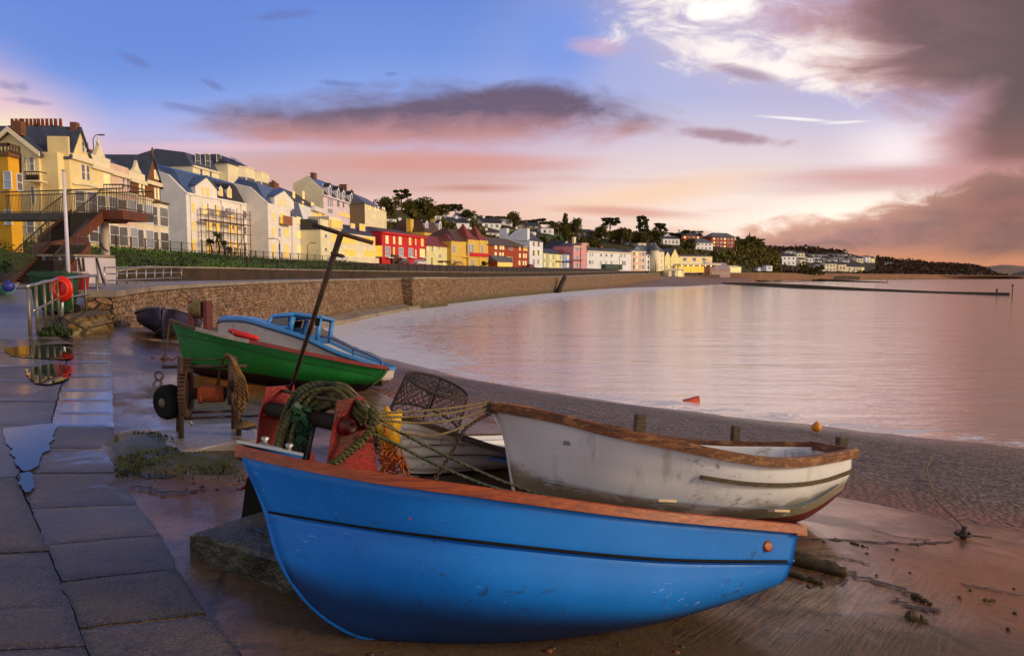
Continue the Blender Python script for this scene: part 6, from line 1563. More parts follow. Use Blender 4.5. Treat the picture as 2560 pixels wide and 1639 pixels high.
class Bld:
    def __init__(s, name, label, a, b, zb, ye, depth, wm, cat='house', group=None, ze=None, box=True):
        """a, b = (px, D) of the near and far front corners; ye = eave row at corner a"""
        p, q = P2(*a), P2(*b); s.c = V((p.x, p.y, 0)); d = q - p; s.Lf = d.length; d.normalize()
        s.d = V((d.x, d.y, 0)); s.n = V((d.y, -d.x, 0)); s.zb = zb; s.ze = ze if ze is not None else P(a[0], ye, a[1]).z; s.dep = depth; s.wm = wm
        s.rt = thing(name, (p.x, p.y, zb), label, cat, group); s.wall = None
        if box: s.body(0, s.Lf, 0, depth, zb - .4, s.ze)
    def W(s, x, y, z): v = s.c + s.d * x - s.n * y; v.z = z; return v
    def body(s, x0, x1, y0, y1, z0, z1, m=None, name='wall'):
        mb = MB(); mb.obox(s.W(x0, y0, z0), s.d * (x1 - x0), -s.n * (y1 - y0), (0, 0, z1 - z0)); o = mb.build(name, m or s.wm, s.rt)
        if s.wall is None: s.wall = o
        return o
    def front(s, px, py, y=0.0):
        p = PP(px, py, s.W(0, y, 0), s.n); v = p - s.c; return v.dot(s.d), p.z
    def side(s, px, py, x=0.0):
        p = PP(px, py, s.W(x, 0, 0), s.d); v = p - s.c; return -v.dot(s.n), p.z
    def prism(s, prof, axis, lo, hi, m, name, parent=None):
        """profile in (y,z) swept along x ('x') or in (x,z) swept along y ('y')"""
        mb = MB()
        if axis == 'x': mb.prism([s.W(lo, y, z) for y, z in prof], s.d * (hi - lo))
        else: mb.prism([s.W(x, lo, z) for x, z in prof], -s.n * (hi - lo))
        return mb.build(name, m, parent or s.rt)
    def gable_x(s, zr, m, x0=None, x1=None, y0=0, y1=None, o=.35, wm=None, t=.22, ze=None):
        """ridge along the front"""
        x0 = 0 if x0 is None else x0; x1 = s.Lf if x1 is None else x1; y1 = s.dep if y1 is None else y1; ze = s.ze if ze is None else ze; ym = (y0 + y1) / 2
        s.prism([(y0, ze - .01), (ym, zr), (y1, ze - .01)], 'x', x0 + .01, x1 - .01, wm or s.wm, 'gable_wall')
        k = (zr - ze) / (ym - y0); return s.prism([(y0 - o, ze - o * k), (ym, zr), (y1 + o, ze - o * k), (y1 + o, ze - o * k + t), (ym, zr + t * 1.2), (y0 - o, ze - o * k + t)], 'x', x0 - .2, x1 + .2, m, 'roof')
    def gable_y(s, zr, m, x0, x1, y0=0, y1=None, o=.3, wm=None, t=.2, ze=None):
        """gable facing the sea"""
        y1 = s.dep if y1 is None else y1; ze = s.ze if ze is None else ze; xm = (x0 + x1) / 2
        s.prism([(x0, ze - .01), (xm, zr), (x1, ze - .01)], 'y', y0 + .01, y1, wm or s.wm, 'gable_wall')
        k = (zr - ze) / (xm - x0); return s.prism([(x0 - o, ze - o * k), (xm, zr), (x1 + o, ze - o * k), (x1 + o, ze - o * k + t), (xm, zr + t * 1.2), (x0 - o, ze - o * k + t)], 'y', y0 - .25, y1, m, 'roof')
    def hip(s, zr, m, inset=None, x0=0, x1=None, y0=0, y1=None, o=.35, ze=None, name='roof', flat=0.0):
        x1 = s.Lf if x1 is None else x1; y1 = s.dep if y1 is None else y1; ze = s.ze + .003 if ze is None else ze
        i = (min(x1 - x0, y1 - y0) / 2 if inset is None else inset); i = min(i, (x1 - x0) / 2 - .05, (y1 - y0) / 2 - .02)
        mb = MB(); lo = [s.W(x, y, ze) for x, y in ((x0 - o, y0 - o), (x1 + o, y0 - o), (x1 + o, y1 + o), (x0 - o, y1 + o))]; hi = [s.W(x, y, zr) for x, y in ((x0 + i, y0 + i), (x1 - i, y0 + i), (x1 - i, y1 - i), (x0 + i, y1 - i))]
        A = [mb.vert(p) for p in lo]; B = [mb.vert(p) for p in hi]; mb.face(A); mb.face(B[::-1])
        for k in range(4): mb.face((A[k], B[k], B[(k + 1) % 4], A[(k + 1) % 4]))
        return mb.build(name, m, s.rt)
    def trim(s, x0, x1, z0, z1, proj=.15, m=None, y=0, name='cornice'):
        mb = MB(); mb.obox(s.W(x0, y + .02, z0), s.d * (x1 - x0), s.n * (proj + .02), (0, 0, z1 - z0)); return mb.build(name, m or M_TRIM, s.rt)
    def win(s, face, u0, u1, z0, z1, st='d', off=0.0, fr=None, bars=1, parent=None, sill=True):
        """window frame with its pane; face f = sea front, s = near end wall, F = (origin, along, out)"""
        if u1 < u0: u0, u1 = u1, u0
        if z1 < z0: z0, z1 = z1, z0
        if face == 'f': og, al, ou = s.W(0, off, 0), s.d, s.n
        elif face == 's': og, al, ou = s.W(off, 0, 0), -s.n, -s.d
        else: og, al, ou = face
        def w(u, z, k): v = og + al * u + ou * k; v.z = z; return v
        f = min(.11, (u1 - u0) * .1); mb = MB()
        for a, b, c, d in ((u0 - f, u0, z0, z1), (u1, u1 + f, z0, z1), (u0 - f, u1 + f, z1, z1 + f), (u0 - f - .05, u1 + f + .05, z0 - f * 1.1, z0)):
            mb.obox(w(a, c, -.02), al * (b - a), ou * (.11 if c == z0 - f * 1.1 else .08), (0, 0, d - c))
        if bars:
            zc = (z0 + z1) / 2; h = .06; mb.obox(w(u0, zc - h / 2, .0), al * (u1 - u0), ou * .06, (0, 0, h))
            for k in range(1, bars): uc = lerp(u0, u1, k / bars); mb.obox(w(uc - .04, z0, .0), al * .08, ou * .065, (0, 0, z1 - z0))
        o = mb.build('window', fr or M_TRIMW, parent or s.wall if (parent is None) else parent)
        mb = MB(); mb.obox(w(u0, z0, -.02), al * (u1 - u0), ou * .055, (0, 0, z1 - z0))
        if o.parent == s.rt: mb.build('pane', PANES[st], o)
        else:
            o2 = mb.build('pane', PANES[st], o)
        return o
    def wins(s, cr, rects, face='f', off=0.0, **k):
        """rects in crop pixels (x0, y0, x1, y1, style[, bars])"""
        for r in rects:
            fn = (lambda px, py: s.front(px, py, off)) if face == 'f' else (lambda px, py: s.side(px, py, off))
            ym = (r[1] + r[3]) / 2; xm = (r[0] + r[2]) / 2
            u0 = fn(*C(cr, r[0], ym))[0]; u1 = fn(*C(cr, r[2], ym))[0]; z1 = fn(*C(cr, xm, r[1]))[1]; z0 = fn(*C(cr, xm, r[3]))[1]
            kk = dict(k); kk['bars'] = r[5] if len(r) > 5 else 1
            s.win(face, u0, u1, z0, z1, r[4], off=off, parent=s.rt, **kk)
    def row(s, n, z0, z1, w, st, x0=None, x1=None, off=0.0, face='f', **k):
        x0 = .8 if x0 is None else x0; x1 = (s.Lf if face == 'f' else s.dep) - .8 if x1 is None else x1
        for i in range(n):
            c = lerp(x0, x1, (i + .5) / n); s.win(face, c - w / 2, c + w / 2, z0, z1, st[i % len(st)], off=off, parent=s.rt, **k)
    def bay(s, x0, x1, z0, z1, proj=1.0, m=None, floors=((.2, .8),), st='p', roofm=None, cant=.6, fr=None):
        """canted bay with a window on each face of every storey"""
        m = m or s.wm; mb = MB(); q = [(x0, .01), (x0 + cant, -proj), (x1 - cant, -proj), (x1, .01)]
        mb.prism([s.W(x, y, z0) for x, y in q], (0, 0, z1 - z0)); b = mb.build('bay', m, s.rt)
        mb = MB(); q2 = [(x0 - .15, .01), (x0 + cant - .1, -proj - .15), (x1 - cant + .1, -proj - .15), (x1 + .15, .01)]
        mb.prism([s.W(x, y, z1 + .003) for x, y in q2], (0, 0, .22)); mb.build('bay_roof', roofm or M_TRIM, b)
        for k, (f0, f1) in enumerate(floors):
            za, zc = lerp(z0, z1, f0), lerp(z0, z1, f1); t = st[k % len(st)]
            s.win('f', x0 + cant + .15, x1 - cant - .15, za, zc, t, off=-proj, parent=b, fr=fr)
            A, B = s.W(x0, 0, 0), s.W(x0 + cant, -proj, 0); al = (B - A); L = al.length; al.normalize(); ou = V((al.y, -al.x, 0)); ou = ou if ou.dot(s.n) > 0 else -ou
            s.win((A, al, ou), .18, L - .18, za, zc, 'd' if t == 'p' else t, parent=b, fr=fr)
        return b
    def chim(s, x, y, z0, z1, w=.9, d=.6, pots=3, m=None):
        mb = MB(); mb.obox(s.W(x - w / 2, y - d / 2, z0), s.d * w, -s.n * d, (0, 0, z1 - z0)); mb.obox(s.W(x - w / 2 - .08, y - d / 2 - .08, z1 - .15), s.d * (w + .16), -s.n * (d + .16), (0, 0, .18)); c = mb.build('chimney', m or M_CHIM, s.rt)
        for k in range(pots):
            mb = MB(); p = s.W(x + w * ((k + .5) / pots - .5), y, z1 + .03); mb.lathe(p, (0, 0, 1), [(0, .13), (.45, .1), (.5, .13)], 8); mb.build('chimney_pot', M_POTC, c)
    def dormer(s, x, z0, z1, w, y0, st, m=M_TRIMW, rm=None, depth=2.0):
        mb = MB(); mb.prism([s.W(x - w / 2, y0, z0), s.W(x + w / 2, y0, z0), s.W(x + w / 2, y0, z1), s.W(x, y0, z1 + w * .42), s.W(x - w / 2, y0, z1)], -s.n * depth); b = mb.build('dormer', m, s.rt)
        s.win('f', x - w * .3, x + w * .3, z0 + .15, z1 - .05, st, off=y0, parent=b)
        mb = MB(); q = [s.W(x - w / 2 - .15, y0 - .15, z1 - .12), s.W(x, y0 - .15, z1 + w * .42), s.W(x + w / 2 + .15, y0 - .15, z1 - .12), s.W(x + w / 2 + .15, y0 - .15, z1 + .06), s.W(x, y0 - .15, z1 + w * .42 + .2), s.W(x - w / 2 - .15, y0 - .15, z1 + .06)]; mb.prism(q, -s.n * (depth * .8)); mb.build('dormer_roof', rm or R_DARK, b)
zT = 4.1
TER = 'old terrace houses above the grass bank'
# ---- cream villa with two gables
b = Bld('villa', 'large cream villa with slate roof, wide near gable and a tall arched-window gable', (188.6, 67.5), (237, 71), zT, 387, 8, W_CREAM, 'villa', TER)
zc = b.ze
mainL = 18
mb = MB(); mb.box(P2(110, 66.3).x - .5, 66.3, zT - .5, P2(146, 66.3).x + .4, 72, P(128, 380, 66.3).z); b.wall_link = mb.build('link_wall', W_CREAM, b.rt)
mb = MB(); gz1 = P(0, 386, 66).z
X0, X1 = P2(-80, 66).x, P2(110, 66).x
mb.box(X0, 66, zT - .5, X1, 70, gz1); b2 = mb.build('wing', W_CREAM, b.rt)
xm = P2(44, 66).x; za = P(44, 331, 66).z; hw = X1 - xm
mb = MB(); mb.prism([(xm - hw, 66.01, gz1 - .01), (xm + hw, 66.01, gz1 - .01), (xm, 66.01, za)], (0, 3, 0)); mb.build('gable_wall', W_CREAM, b.rt)
k = (za - gz1) / hw
mb = MB(); mb.prism([(xm - hw - .3, 65.7, gz1 - .3 * k), (xm, 65.7, za), (xm + hw + .3, 65.7, gz1 - .3 * k), (xm + hw + .3, 65.7, gz1 - .3 * k + .3), (xm, 65.7, za + .35), (xm - hw - .3, 65.7, gz1 - .3 * k + .3)], (0, 5, 0)); mb.build('roof', R_SLATE, b.rt)
mb = MB(); mb.prism([(xm - hw - .35, 65.55, gz1 - .3 * k), (xm, 65.55, za), (xm + hw + .35, 65.55, gz1 - .3 * k), (xm + hw + .35, 65.55, gz1 - .3 * k + .4), (xm, 65.55, za + .45), (xm - hw - .35, 65.55, gz1 - .3 * k + .4)], (0, .14, 0)); mb.build('bargeboard', M_TRIM, b.rt)
# main slate roof behind, ridge running left from the tall gable
zr = P(120, 322, 73).z; ze2 = P(140, 380, 67.6).z
mb = MB(); mb.prism([(P2(-120, 74).x, 67.2, ze2), (P2(-120, 74).x, 73, zr), (P2(-120, 74).x, 79, ze2)], (P2(176, 73).x - P2(-120, 74).x, 0, 0)); mb.build('main_roof', R_SLATE, b.rt)
q = P(130, 354, 69.6); mb = MB(); mb.obox(q + V((-.5, -.3, 0)), (1.2, 0, 0), (0, .5, .5), (0, -.08, .08)); mb.build('skylight', mat('pale_skylight', s3(170, 168, 176), .2), b.rt)
for x, w, n in ((42, 1.3, 3), (78, 2.0, 5), (118, 2.2, 5), (146, 1.0, 2)):
    p = P(x, 322, 73.2); mb = MB(); mb.box(p.x - w / 2, 72.8, p.z - .6, p.x + w / 2, 73.6, p.z + .25); ch = mb.build('chimney', M_CHIM, b.rt)
    for j in range(n): mb = MB(); mb.lathe((p.x + w * ((j + .5) / n - .5), 73.2, p.z + .25), (0, 0, 1), [(0, .16), (.7, .13), (.75, .17)], 8); mb.build('chimney_pot', M_POTC, ch)
mb = MB(); p = P(43, 327, 66); mb.box(p.x - .4, 65.9, p.z - .4, p.x + .4, 66.6, p.z + .9); mb.build('finial', M_CHIM, b.rt)
# side tower parapet, tall sea gable
mb = MB(); mb.obox(b.W(-.25, 0, zT - .4), b.d * .25, -b.n * 1.9, (0, 0, P(150, 342, 67.5).z - zT + .4)); mb.build('parapet_wall', W_CREAM, b.rt)
b.gable_y(P(211, 322, 69).z, R_SLATE, 0, b.Lf, ze=zc, y1=9)
p = b.W(b.Lf / 2, 0, 0); z = P(208, 321, 69).z; mb = MB(); mb.box(p.x - .7, p.y - .3, z - .6, p.x - .1, p.y + .3, z + .6); mb.build('finial', M_CHIM, b.rt)
b.trim(-.1, b.Lf + .1, zc - .35, zc + .15, .3); b.trim(0, b.Lf, P(200, 457, 68).z - .15, P(200, 457, 68).z, .18)
b.wins(1, [(715, 260, 733, 350, 'd'), (750, 268, 770, 358, 'd'), (712, 462, 738, 590, 'd'), (755, 470, 778, 596, 'd')])
b.bay(.25, b.Lf - .15, zT, P(200, 462, 68).z, .9, floors=((.12, .44), (.58, .9)), st='d')
F2 = (V((0, 66, 0)), V((1, 0, 0)), V((0, -1, 0)))
def wv(x0, y0, x1, y1, st, F=F2, D=66):
    a, c = P(*C(1, x0, y0), D), P(*C(1, x1, y1), D); b.win(F, a.x, c.x, c.z, a.z, st, parent=b.rt)
wv(262, 395, 300, 510, 'd'); wv(212, 395, 236, 610, 'd'); wv(272, 655, 306, 800, 'd'); wv(235, 940, 300, 1060, 'd')
a, c = P(*C(1, 222, 525), 65), P(*C(1, 355, 610), 65); mb = MB(); mb.box(a.x, 64.8, c.z, c.x, 65.98, c.z + .12); bal = mb.build('balcony', M_TRIM, b.rt)
mb = MB()
for f in range(7): x = lerp(a.x, c.x, f / 6); mb.tube([(x, 64.85, c.z + .1), (x, 64.85, a.z)], .03, 4)
mb.tube([(a.x, 64.85, a.z), (c.x, 64.85, a.z), (c.x, 65.95, a.z)], .05, 4); mb.box(a.x + .1, 64.88, c.z + .15, c.x - .1, 64.93, a.z - .25); mb.build('balcony_railing', M_FENCE, bal)
# ---- yellow house in front with balustraded bay
b = Bld('bay_house', 'bright yellow house with a canted bay and dark balustrade on its flat roof', (61, 51), (80, 54), zT - .6, 395, 9, W_YELLOW, 'house', TER, box=False)
z1, z2 = P(30, 396, 51).z, P(30, 377, 51).z
q = [P2(-120, 51), P2(34, 50), P2(61, 51.2), P2(61, 60), P2(-120, 60)]
mb = MB(); mb.prism([(p.x, p.y, zT - 2) for p in q], (0, 0, z1 - zT + 2)); b.wall = mb.build('wall', W_YELLOW, b.rt)
mb = MB(); c = sum((V((p.x, p.y)) for p in q), V((0, 0))) / 5
mb.prism([(lerp(c.x, p.x, 1.03), lerp(c.y, p.y, 1.03), z1 + .003) for p in q], (0, 0, .25)); mb.build('cornice', mat('brown_cornice', s3(120, 76, 30), .6), b.rt)
mb = MB(); pts = [V((p.x, p.y, 0)) for p in q[:4]]
for a_, c_ in zip(pts, pts[1:]):
    n = int((c_ - a_).length / .3)
    for k in range(n): p = lerp(a_, c_, (k + .5) / n); mb.lathe(p + V((0, .15, z1 + .25)), (0, 0, 1), [(0, .05), (.12, .1), (.3, .05), (.5, .06)], 6)
    mb.obox(a_ + V((0, .05, z1 + .75)), c_ - a_, (0, .2, 0), (0, 0, .18))
tag(mb.build('balustrade', mat('dark_brown_stone', s3(84, 60, 38), .7), b.rt), kind=None)
for (x0, y0, x1, y1, i, st) in ((36, 527, 102, 668, 0, 'p'), (142, 540, 192, 690, 1, 'd'), (45, 860, 105, 980, 0, 'p')):
    A, B = q[i], q[i + 1]; A = V((A.x, A.y, 0)); B = V((B.x, B.y, 0)); al = (B - A).normalized(); ou = V((al.y, -al.x, 0))
    pa, pb = PP(*C(1, x0, y0), A, ou), PP(*C(1, x1, y1), A, ou)
    b.win((A, al, ou), (pa - A).dot(al), (pb - A).dot(al), pb.z, pa.z, st, parent=b.rt)
# ---- terrace to the brown gabled house
def terr(label, x0, x1, D0, D1, wm, cr_w, ye, bay=None, parapet=.6, st='p', baym=None):
    b = Bld('terrace_house', label, (x0, D0), (x1, D1), zT, ye, 9, wm, 'house', TER)
    b.trim(0, b.Lf, b.ze - .3, b.ze + .12, .3, name='cornice'); b.hip(b.ze + 2.2, R_SLATE, 3, y0=1.2)
    mb = MB(); mb.obox(b.W(.02, -.02, b.ze + .13), b.d * (b.Lf - .04), -b.n * .3, (0, 0, parapet)); mb.build('parapet', M_TRIM if wm != W_PINK else W_PINK, b.rt)
    b.wins(1, cr_w)
    if bay: b.bay(bay[0] * b.Lf, bay[1] * b.Lf, zT, bay[2], 1.0, m=baym, floors=((.1, .42), (.56, .9)), st=st)
    return b
b = terr('cream terrace house with a small pediment and one brightly reflecting window', 237.5, 287, 71.1, 75, W_CREAM, [(905, 548, 955, 645, 'w')], 412, (.12, .95, P(262, 477, 72.5).z), 1.0, 'd')  # the bright window's reflection is painted by a glowing pane
mb = MB(); p = b.W(b.Lf * .5, -.05, b.ze + 1.1); mb.prism([b.W(b.Lf * .25, -.03, b.ze + 1.13), b.W(b.Lf * .75, -.03, b.ze + 1.13), b.W(b.Lf * .5, -.03, b.ze + 2.4)], -b.n * .4); mb.lathe(b.W(b.Lf * .5, .15, b.ze + 2.3), (0, 0, 1), [(0, .12), (.3, .2), (.5, .06), (.8, .1), (1.0, .02)], 8); mb.build('pediment', M_TRIM, b.rt)
b.chim(b.Lf * .2, 4, b.ze + 1.5, b.ze + 3.0, 1.2, .7, 4); b.chim(b.Lf * .8, 4.2, b.ze + 1.5, b.ze + 2.6, .9, .7, 3)
b = terr('pale pink terrace house with a round-headed bay', 287.5, 331, 75.1, 79, W_PINK, [(1068, 568, 1086, 668, 'd'), (1106, 578, 1126, 672, 'd')], 429, (.2, 1.0, P(308, 486, 76.5).z), .8)
b.chim(b.Lf * .5, 4, b.ze + 1.4, b.ze + 2.8, 1.3, .7, 5)
b = terr('narrow brown brick house with cream bay and a scrolled cream parapet', 331.5, 371, 79.1, 83, W_BRICK, [(1215, 618, 1230, 725, 'w'), (1248, 630, 1262, 728, 'w')], 446, (.15, 1.0, P(350, 498, 80.5).z), .8, 'p', M_TRIM)
mb = MB(); mb.prism([b.W(b.Lf * .2, -.05, b.ze + .95), b.W(b.Lf * .8, -.05, b.ze + .95), b.W(b.Lf * .62, -.05, b.ze + 1.5), b.W(b.Lf * .5, -.05, b.ze + 2.3), b.W(b.Lf * .38, -.05, b.ze + 1.5)], -b.n * .3); mb.build('scroll_gable', M_TRIM, b.rt)
b.chim(b.Lf * .1, 4, b.ze + 1.4, b.ze + 2.6, 1.1, .7, 4)
b = Bld('gabled_house', 'brown brick house with a pointed gable and stacked cream bays, last of its terrace', (371.5, 83.1), (408, 86.8), zT, 452, 9, W_BRICK, 'house', TER)
b.trim(0, b.Lf, b.ze - .3, b.ze + .15, .3); b.gable_y(P(388, 390, 84.5).z, R_SLATE, 0, b.Lf)
b.hip(P(340, 402, 86).z, R_SLATE, 2, x0=-11, x1=1, y0=2, y1=9, ze=b.ze + .8, name='rear_roof')
mb = MB(); mb.lathe(b.W(b.Lf / 2, -.1, P(388, 391, 84.5).z), (0, 0, 1), [(0, .2), (.5, .08), (.9, .16), (1.2, .02)], 8); mb.build('finial', M_CHIM, b.rt)
b.wins(1, [(1348, 510, 1362, 585, 'w'), (1370, 505, 1384, 590, 'w'), (1350, 665, 1362, 760, 'w'), (1376, 670, 1390, 765, 'w')]); b.bay(.15, b.Lf, zT, P(390, 508, 84).z, 1.1, M_TRIM, ((.08, .42), (.56, .92)), 'd', R_BROWN)
# ---- white apartment blocks
WAP = 'white apartment blocks with lit windows'
b = Bld('apartment_block', 'white apartment block with scaffolding, blue slate gable and rows of lit windows', (471, 110), (628, 128.5), zT + .3, 481, 11, W_WHITE, 'apartments', WAP)
ze = b.ze
b.prism([(0, ze), (3.0, P(425, 434, 110).z), (6, P(407, 428, 110).z + .6), (11, ze)], 'x', 0, .5, W_WHITE, 'gable_wall')
xg0, xg1 = b.front(*C(2, 478, 560))[0], b.front(*C(2, 715, 560))[0]; xa, zapex = b.front(*C(2, 592, 405))
b.gable_y(zapex, R_BLUESH, xg0, xg1, ze=b.front(*C(2, 500, 500))[1], y1=6)
b.body(xg0, xg1, .002, 5, ze - .02, b.front(*C(2, 500, 500))[1])
b.prism([(.3, ze), (2.2, ze + 3.6), (5.5, ze + 4.6), (10, ze)], 'x', .5, b.Lf - .02, R_BLUESH, 'roof')
b.prism([(.15, ze), (1.9, ze + 3.3), (2.1, ze + 3.3), (.5, ze)], 'x', xg1 + .2, b.Lf - .02, R_DARK, 'mansard_slope')
for x in (785, 882): u, z = b.front(*C(2, x, 620)); b.dormer(u, z - .7, z + 1.3, 1.5, .5, 'l', depth=2.2)
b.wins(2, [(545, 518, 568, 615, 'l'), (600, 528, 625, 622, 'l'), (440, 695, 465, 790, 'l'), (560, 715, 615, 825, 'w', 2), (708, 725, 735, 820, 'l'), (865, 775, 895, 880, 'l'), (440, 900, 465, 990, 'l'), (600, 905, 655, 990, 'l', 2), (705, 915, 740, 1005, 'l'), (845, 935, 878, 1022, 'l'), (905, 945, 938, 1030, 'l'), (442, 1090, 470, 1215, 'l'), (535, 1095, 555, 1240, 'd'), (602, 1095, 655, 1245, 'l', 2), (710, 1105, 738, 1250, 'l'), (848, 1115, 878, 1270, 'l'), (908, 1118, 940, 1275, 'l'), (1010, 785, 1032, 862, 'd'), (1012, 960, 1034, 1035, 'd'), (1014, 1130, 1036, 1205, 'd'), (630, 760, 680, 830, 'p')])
b.trim(0, b.Lf, ze - .25, ze + .05, .15, W_WHITE)
for x in (420, 757, 975):
    u, z = b.front(*C(2, x, 700)); mb = MB(); mb.tube([b.W(u, -.1, zT), b.W(u, -.1, ze - .4)], .07, 6); mb.lathe(b.W(u, -.1, ze - .6), (0, 0, 1), [(0, .1), (.3, .2), (.4, .2)], 8); mb.build('drainpipe', M_TRIMW, b.rt)
AP1 = b
b = Bld('apartment_block', 'white apartment block standing forward, with a blue slate gable and brown balcony', (673, 127), (733, 138), zT + .3, 507, 12, W_WHITE, 'apartments', WAP)
ze = b.ze
b.prism([(0, ze), (3.2, P(648, 466, 127).z), (6.5, P(625, 463, 127).z + .5), (12, ze)], 'x', 0, .5, W_WHITE, 'gable_wall')
xg0, xg1 = b.front(*C(2, 1345, 650))[0], b.front(*C(2, 1560, 650))[0]; xa, zapex = b.front(*C(2, 1440, 548))
b.body(xg0, xg1, .002, 5, ze - .02, b.front(*C(2, 1360, 620))[1]); b.gable_y(zapex, R_BLUESH, xg0, xg1, ze=b.front(*C(2, 1360, 620))[1], y1=6)
b.prism([(.3, ze), (2.2, ze + 3.6), (5.5, ze + 4.6), (10, ze)], 'x', .5, b.Lf - .02, R_BLUESH, 'roof')
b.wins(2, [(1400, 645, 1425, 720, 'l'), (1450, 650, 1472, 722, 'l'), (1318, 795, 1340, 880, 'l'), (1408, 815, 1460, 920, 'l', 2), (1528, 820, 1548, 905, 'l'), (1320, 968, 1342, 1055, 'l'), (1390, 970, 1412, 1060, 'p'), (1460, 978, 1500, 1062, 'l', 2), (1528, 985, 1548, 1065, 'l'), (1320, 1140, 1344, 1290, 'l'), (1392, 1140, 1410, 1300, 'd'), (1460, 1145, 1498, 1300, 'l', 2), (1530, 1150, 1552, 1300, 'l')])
u0, z0_ = b.front(*C(2, 1395, 925)); u1, z1_ = b.front(*C(2, 1495, 855)); mb = MB(); mb.obox(b.W(u0, -.9, z0_), b.d * (u1 - u0), -b.n * .9, (0, 0, .12)); mb.obox(b.W(u0, -.9, z0_ + .12), b.d * (u1 - u0), -b.n * .05, (0, 0, z1_ - z0_)); mb.build('balcony', mat('brown_balcony', s3(150, 96, 60), .5), b.rt)
c = Bld('apartment_annex', 'small white apartment end with mansard roof and three stacked lit windows', (733.5, 137.2), (761, 144), zT + .3, 541, 9, W_WHITE, 'apartments', WAP)
c.prism([(0, c.ze), (.9, c.ze + 3.2), (5, c.ze + 3.6), (9, c.ze)], 'x', 0, c.Lf - .1, R_SLATE, 'roof'); c.wins(2, [(1592, 850, 1635, 920, 'w', 2), (1590, 1000, 1634, 1080, 'w', 2), (1592, 1160, 1634, 1238, 'w', 2)])
# scaffold in front of the scaffolded block
rt = thing('scaffolding', AP1.W(4, -1.5, zT), 'rusty tube scaffolding with plank lifts against the white apartment block', 'scaffolding')
u0, u1 = AP1.front(*C(2, 500, 900))[0], AP1.front(*C(2, 970, 900))[0]; zt = AP1.front(*C(2, 700, 790))[1]
M_SCAF = mat('scaffold_tube', s3(126, 96, 74), .5, metal=.4, var=.3, scale=2)
for y, nm in ((-.6, 0), (-1.9, 1)):
    for k in range(7):
        mb = MB(); u = lerp(u0, u1, k / 6); mb.tube([AP1.W(u, y, zT - .2), AP1.W(u, y, zt + (.8 if y < -1 else .2))], .07, 5); mb.build('standard', M_SCAF, rt)
    for f in (.16, .36, .56, .77, .9, 1.0):
        z = lerp(zT, zt, f); mb = MB(); mb.tube([AP1.W(u0 - .4, y, z), AP1.W(u1 + .4, y, z)], .06, 5); mb.build('ledger', M_SCAF, rt)
for k in (0, 3):
    mb = MB(); mb.tube([AP1.W(lerp(u0, u1, k / 6), -1.95, zT), AP1.W(lerp(u0, u1, (k + 2) / 6), -1.95, lerp(zT, zt, .56))], .06, 5); mb.build('brace', M_SCAF, rt)
z = lerp(zT, zt, .77); mb = MB(); mb.obox(AP1.W(u0 - .5, -1.85, z + .07), AP1.d * (u1 - u0 + .9), -AP1.n * 1.2, (0, 0, .08)); mb.build('plank_lift', M_WOODWORN, rt)
mb = MB(); u = AP1.front(*C(2, 785, 800))[0]; mb.cbox(AP1.W(u, -1.2, zt + .2), AP1.d * 2, AP1.n * .6, (0, 0, .9)); mb.build('site_board', M_PANEL, rt)
# ---- cream hotel behind, mansard roof with dormers and round bays
b = Bld('hotel', 'tall cream hotel behind, with dark mansard roof, three dormers and two round bays', (490, 150), (620, 172), 6, 415, 16, W_CREAM2, 'hotel')
b.prism([(0, b.ze), (1.6, P(485, 390, 150).z + .8), (8, P(484, 374, 152).z), (14.4, P(485, 390, 150).z), (16, b.ze)], 'x', -.2, b.Lf * .68, R_SLATE, 'roof')
s0 = b.front(455 + 0, 400)[0]
for x in (530, 637, 760): u, z = b.front(*C(2, x, 235)); b.win('f', u - .9, u + .9, z - 1.4, z + 1.6, 'd', off=.55, parent=b.rt, bars=1, fr=M_TRIMW)
b.wins(2, [(528, 325, 552, 395, 'd'), (632, 345, 655, 412, 'd'), (755, 362, 780, 430, 'd')])
b.trim(0, b.Lf, b.ze - .2, b.ze + .2, .3)
c = Bld('hotel_bays', 'cream hotel wing with two rounded bays and a slate roof with skylights', (577, 160), (664, 178), 6, 408, 14, W_CREAM2, 'hotel')
c.hip(P(575, 386, 160).z + 1, R_DARK, 5)
for x0, x1 in ((940, 1085), (1110, 1245)):
    u0, z = c.front(*C(2, x0, 400)); u1, _ = c.front(*C(2, x1, 400)); c.bay(u0, u1, 8, c.ze - .1, 1.6, floors=((.62, .88),), st='d', cant=1.2)
q = c.W(c.Lf * .45, 2.0, c.ze + 1.7); mb = MB(); mb.obox(q, c.d * 3, V((0, 0, 1.1)) - c.n * 1.6, c.n * .05 + V((0, 0, .12))); mb.build('skylight', mat('pale_skylight', s3(170, 168, 176), .2), c.rt)
b.chim(-.2, 13, b.ze - 2, b.ze + 1.8, 1.6, 1.2, 0)
c.chim(c.Lf + 2.5, 3, 8, P(680, 434, 178).z, 5.5, 2.2, 6, M_CHIM)
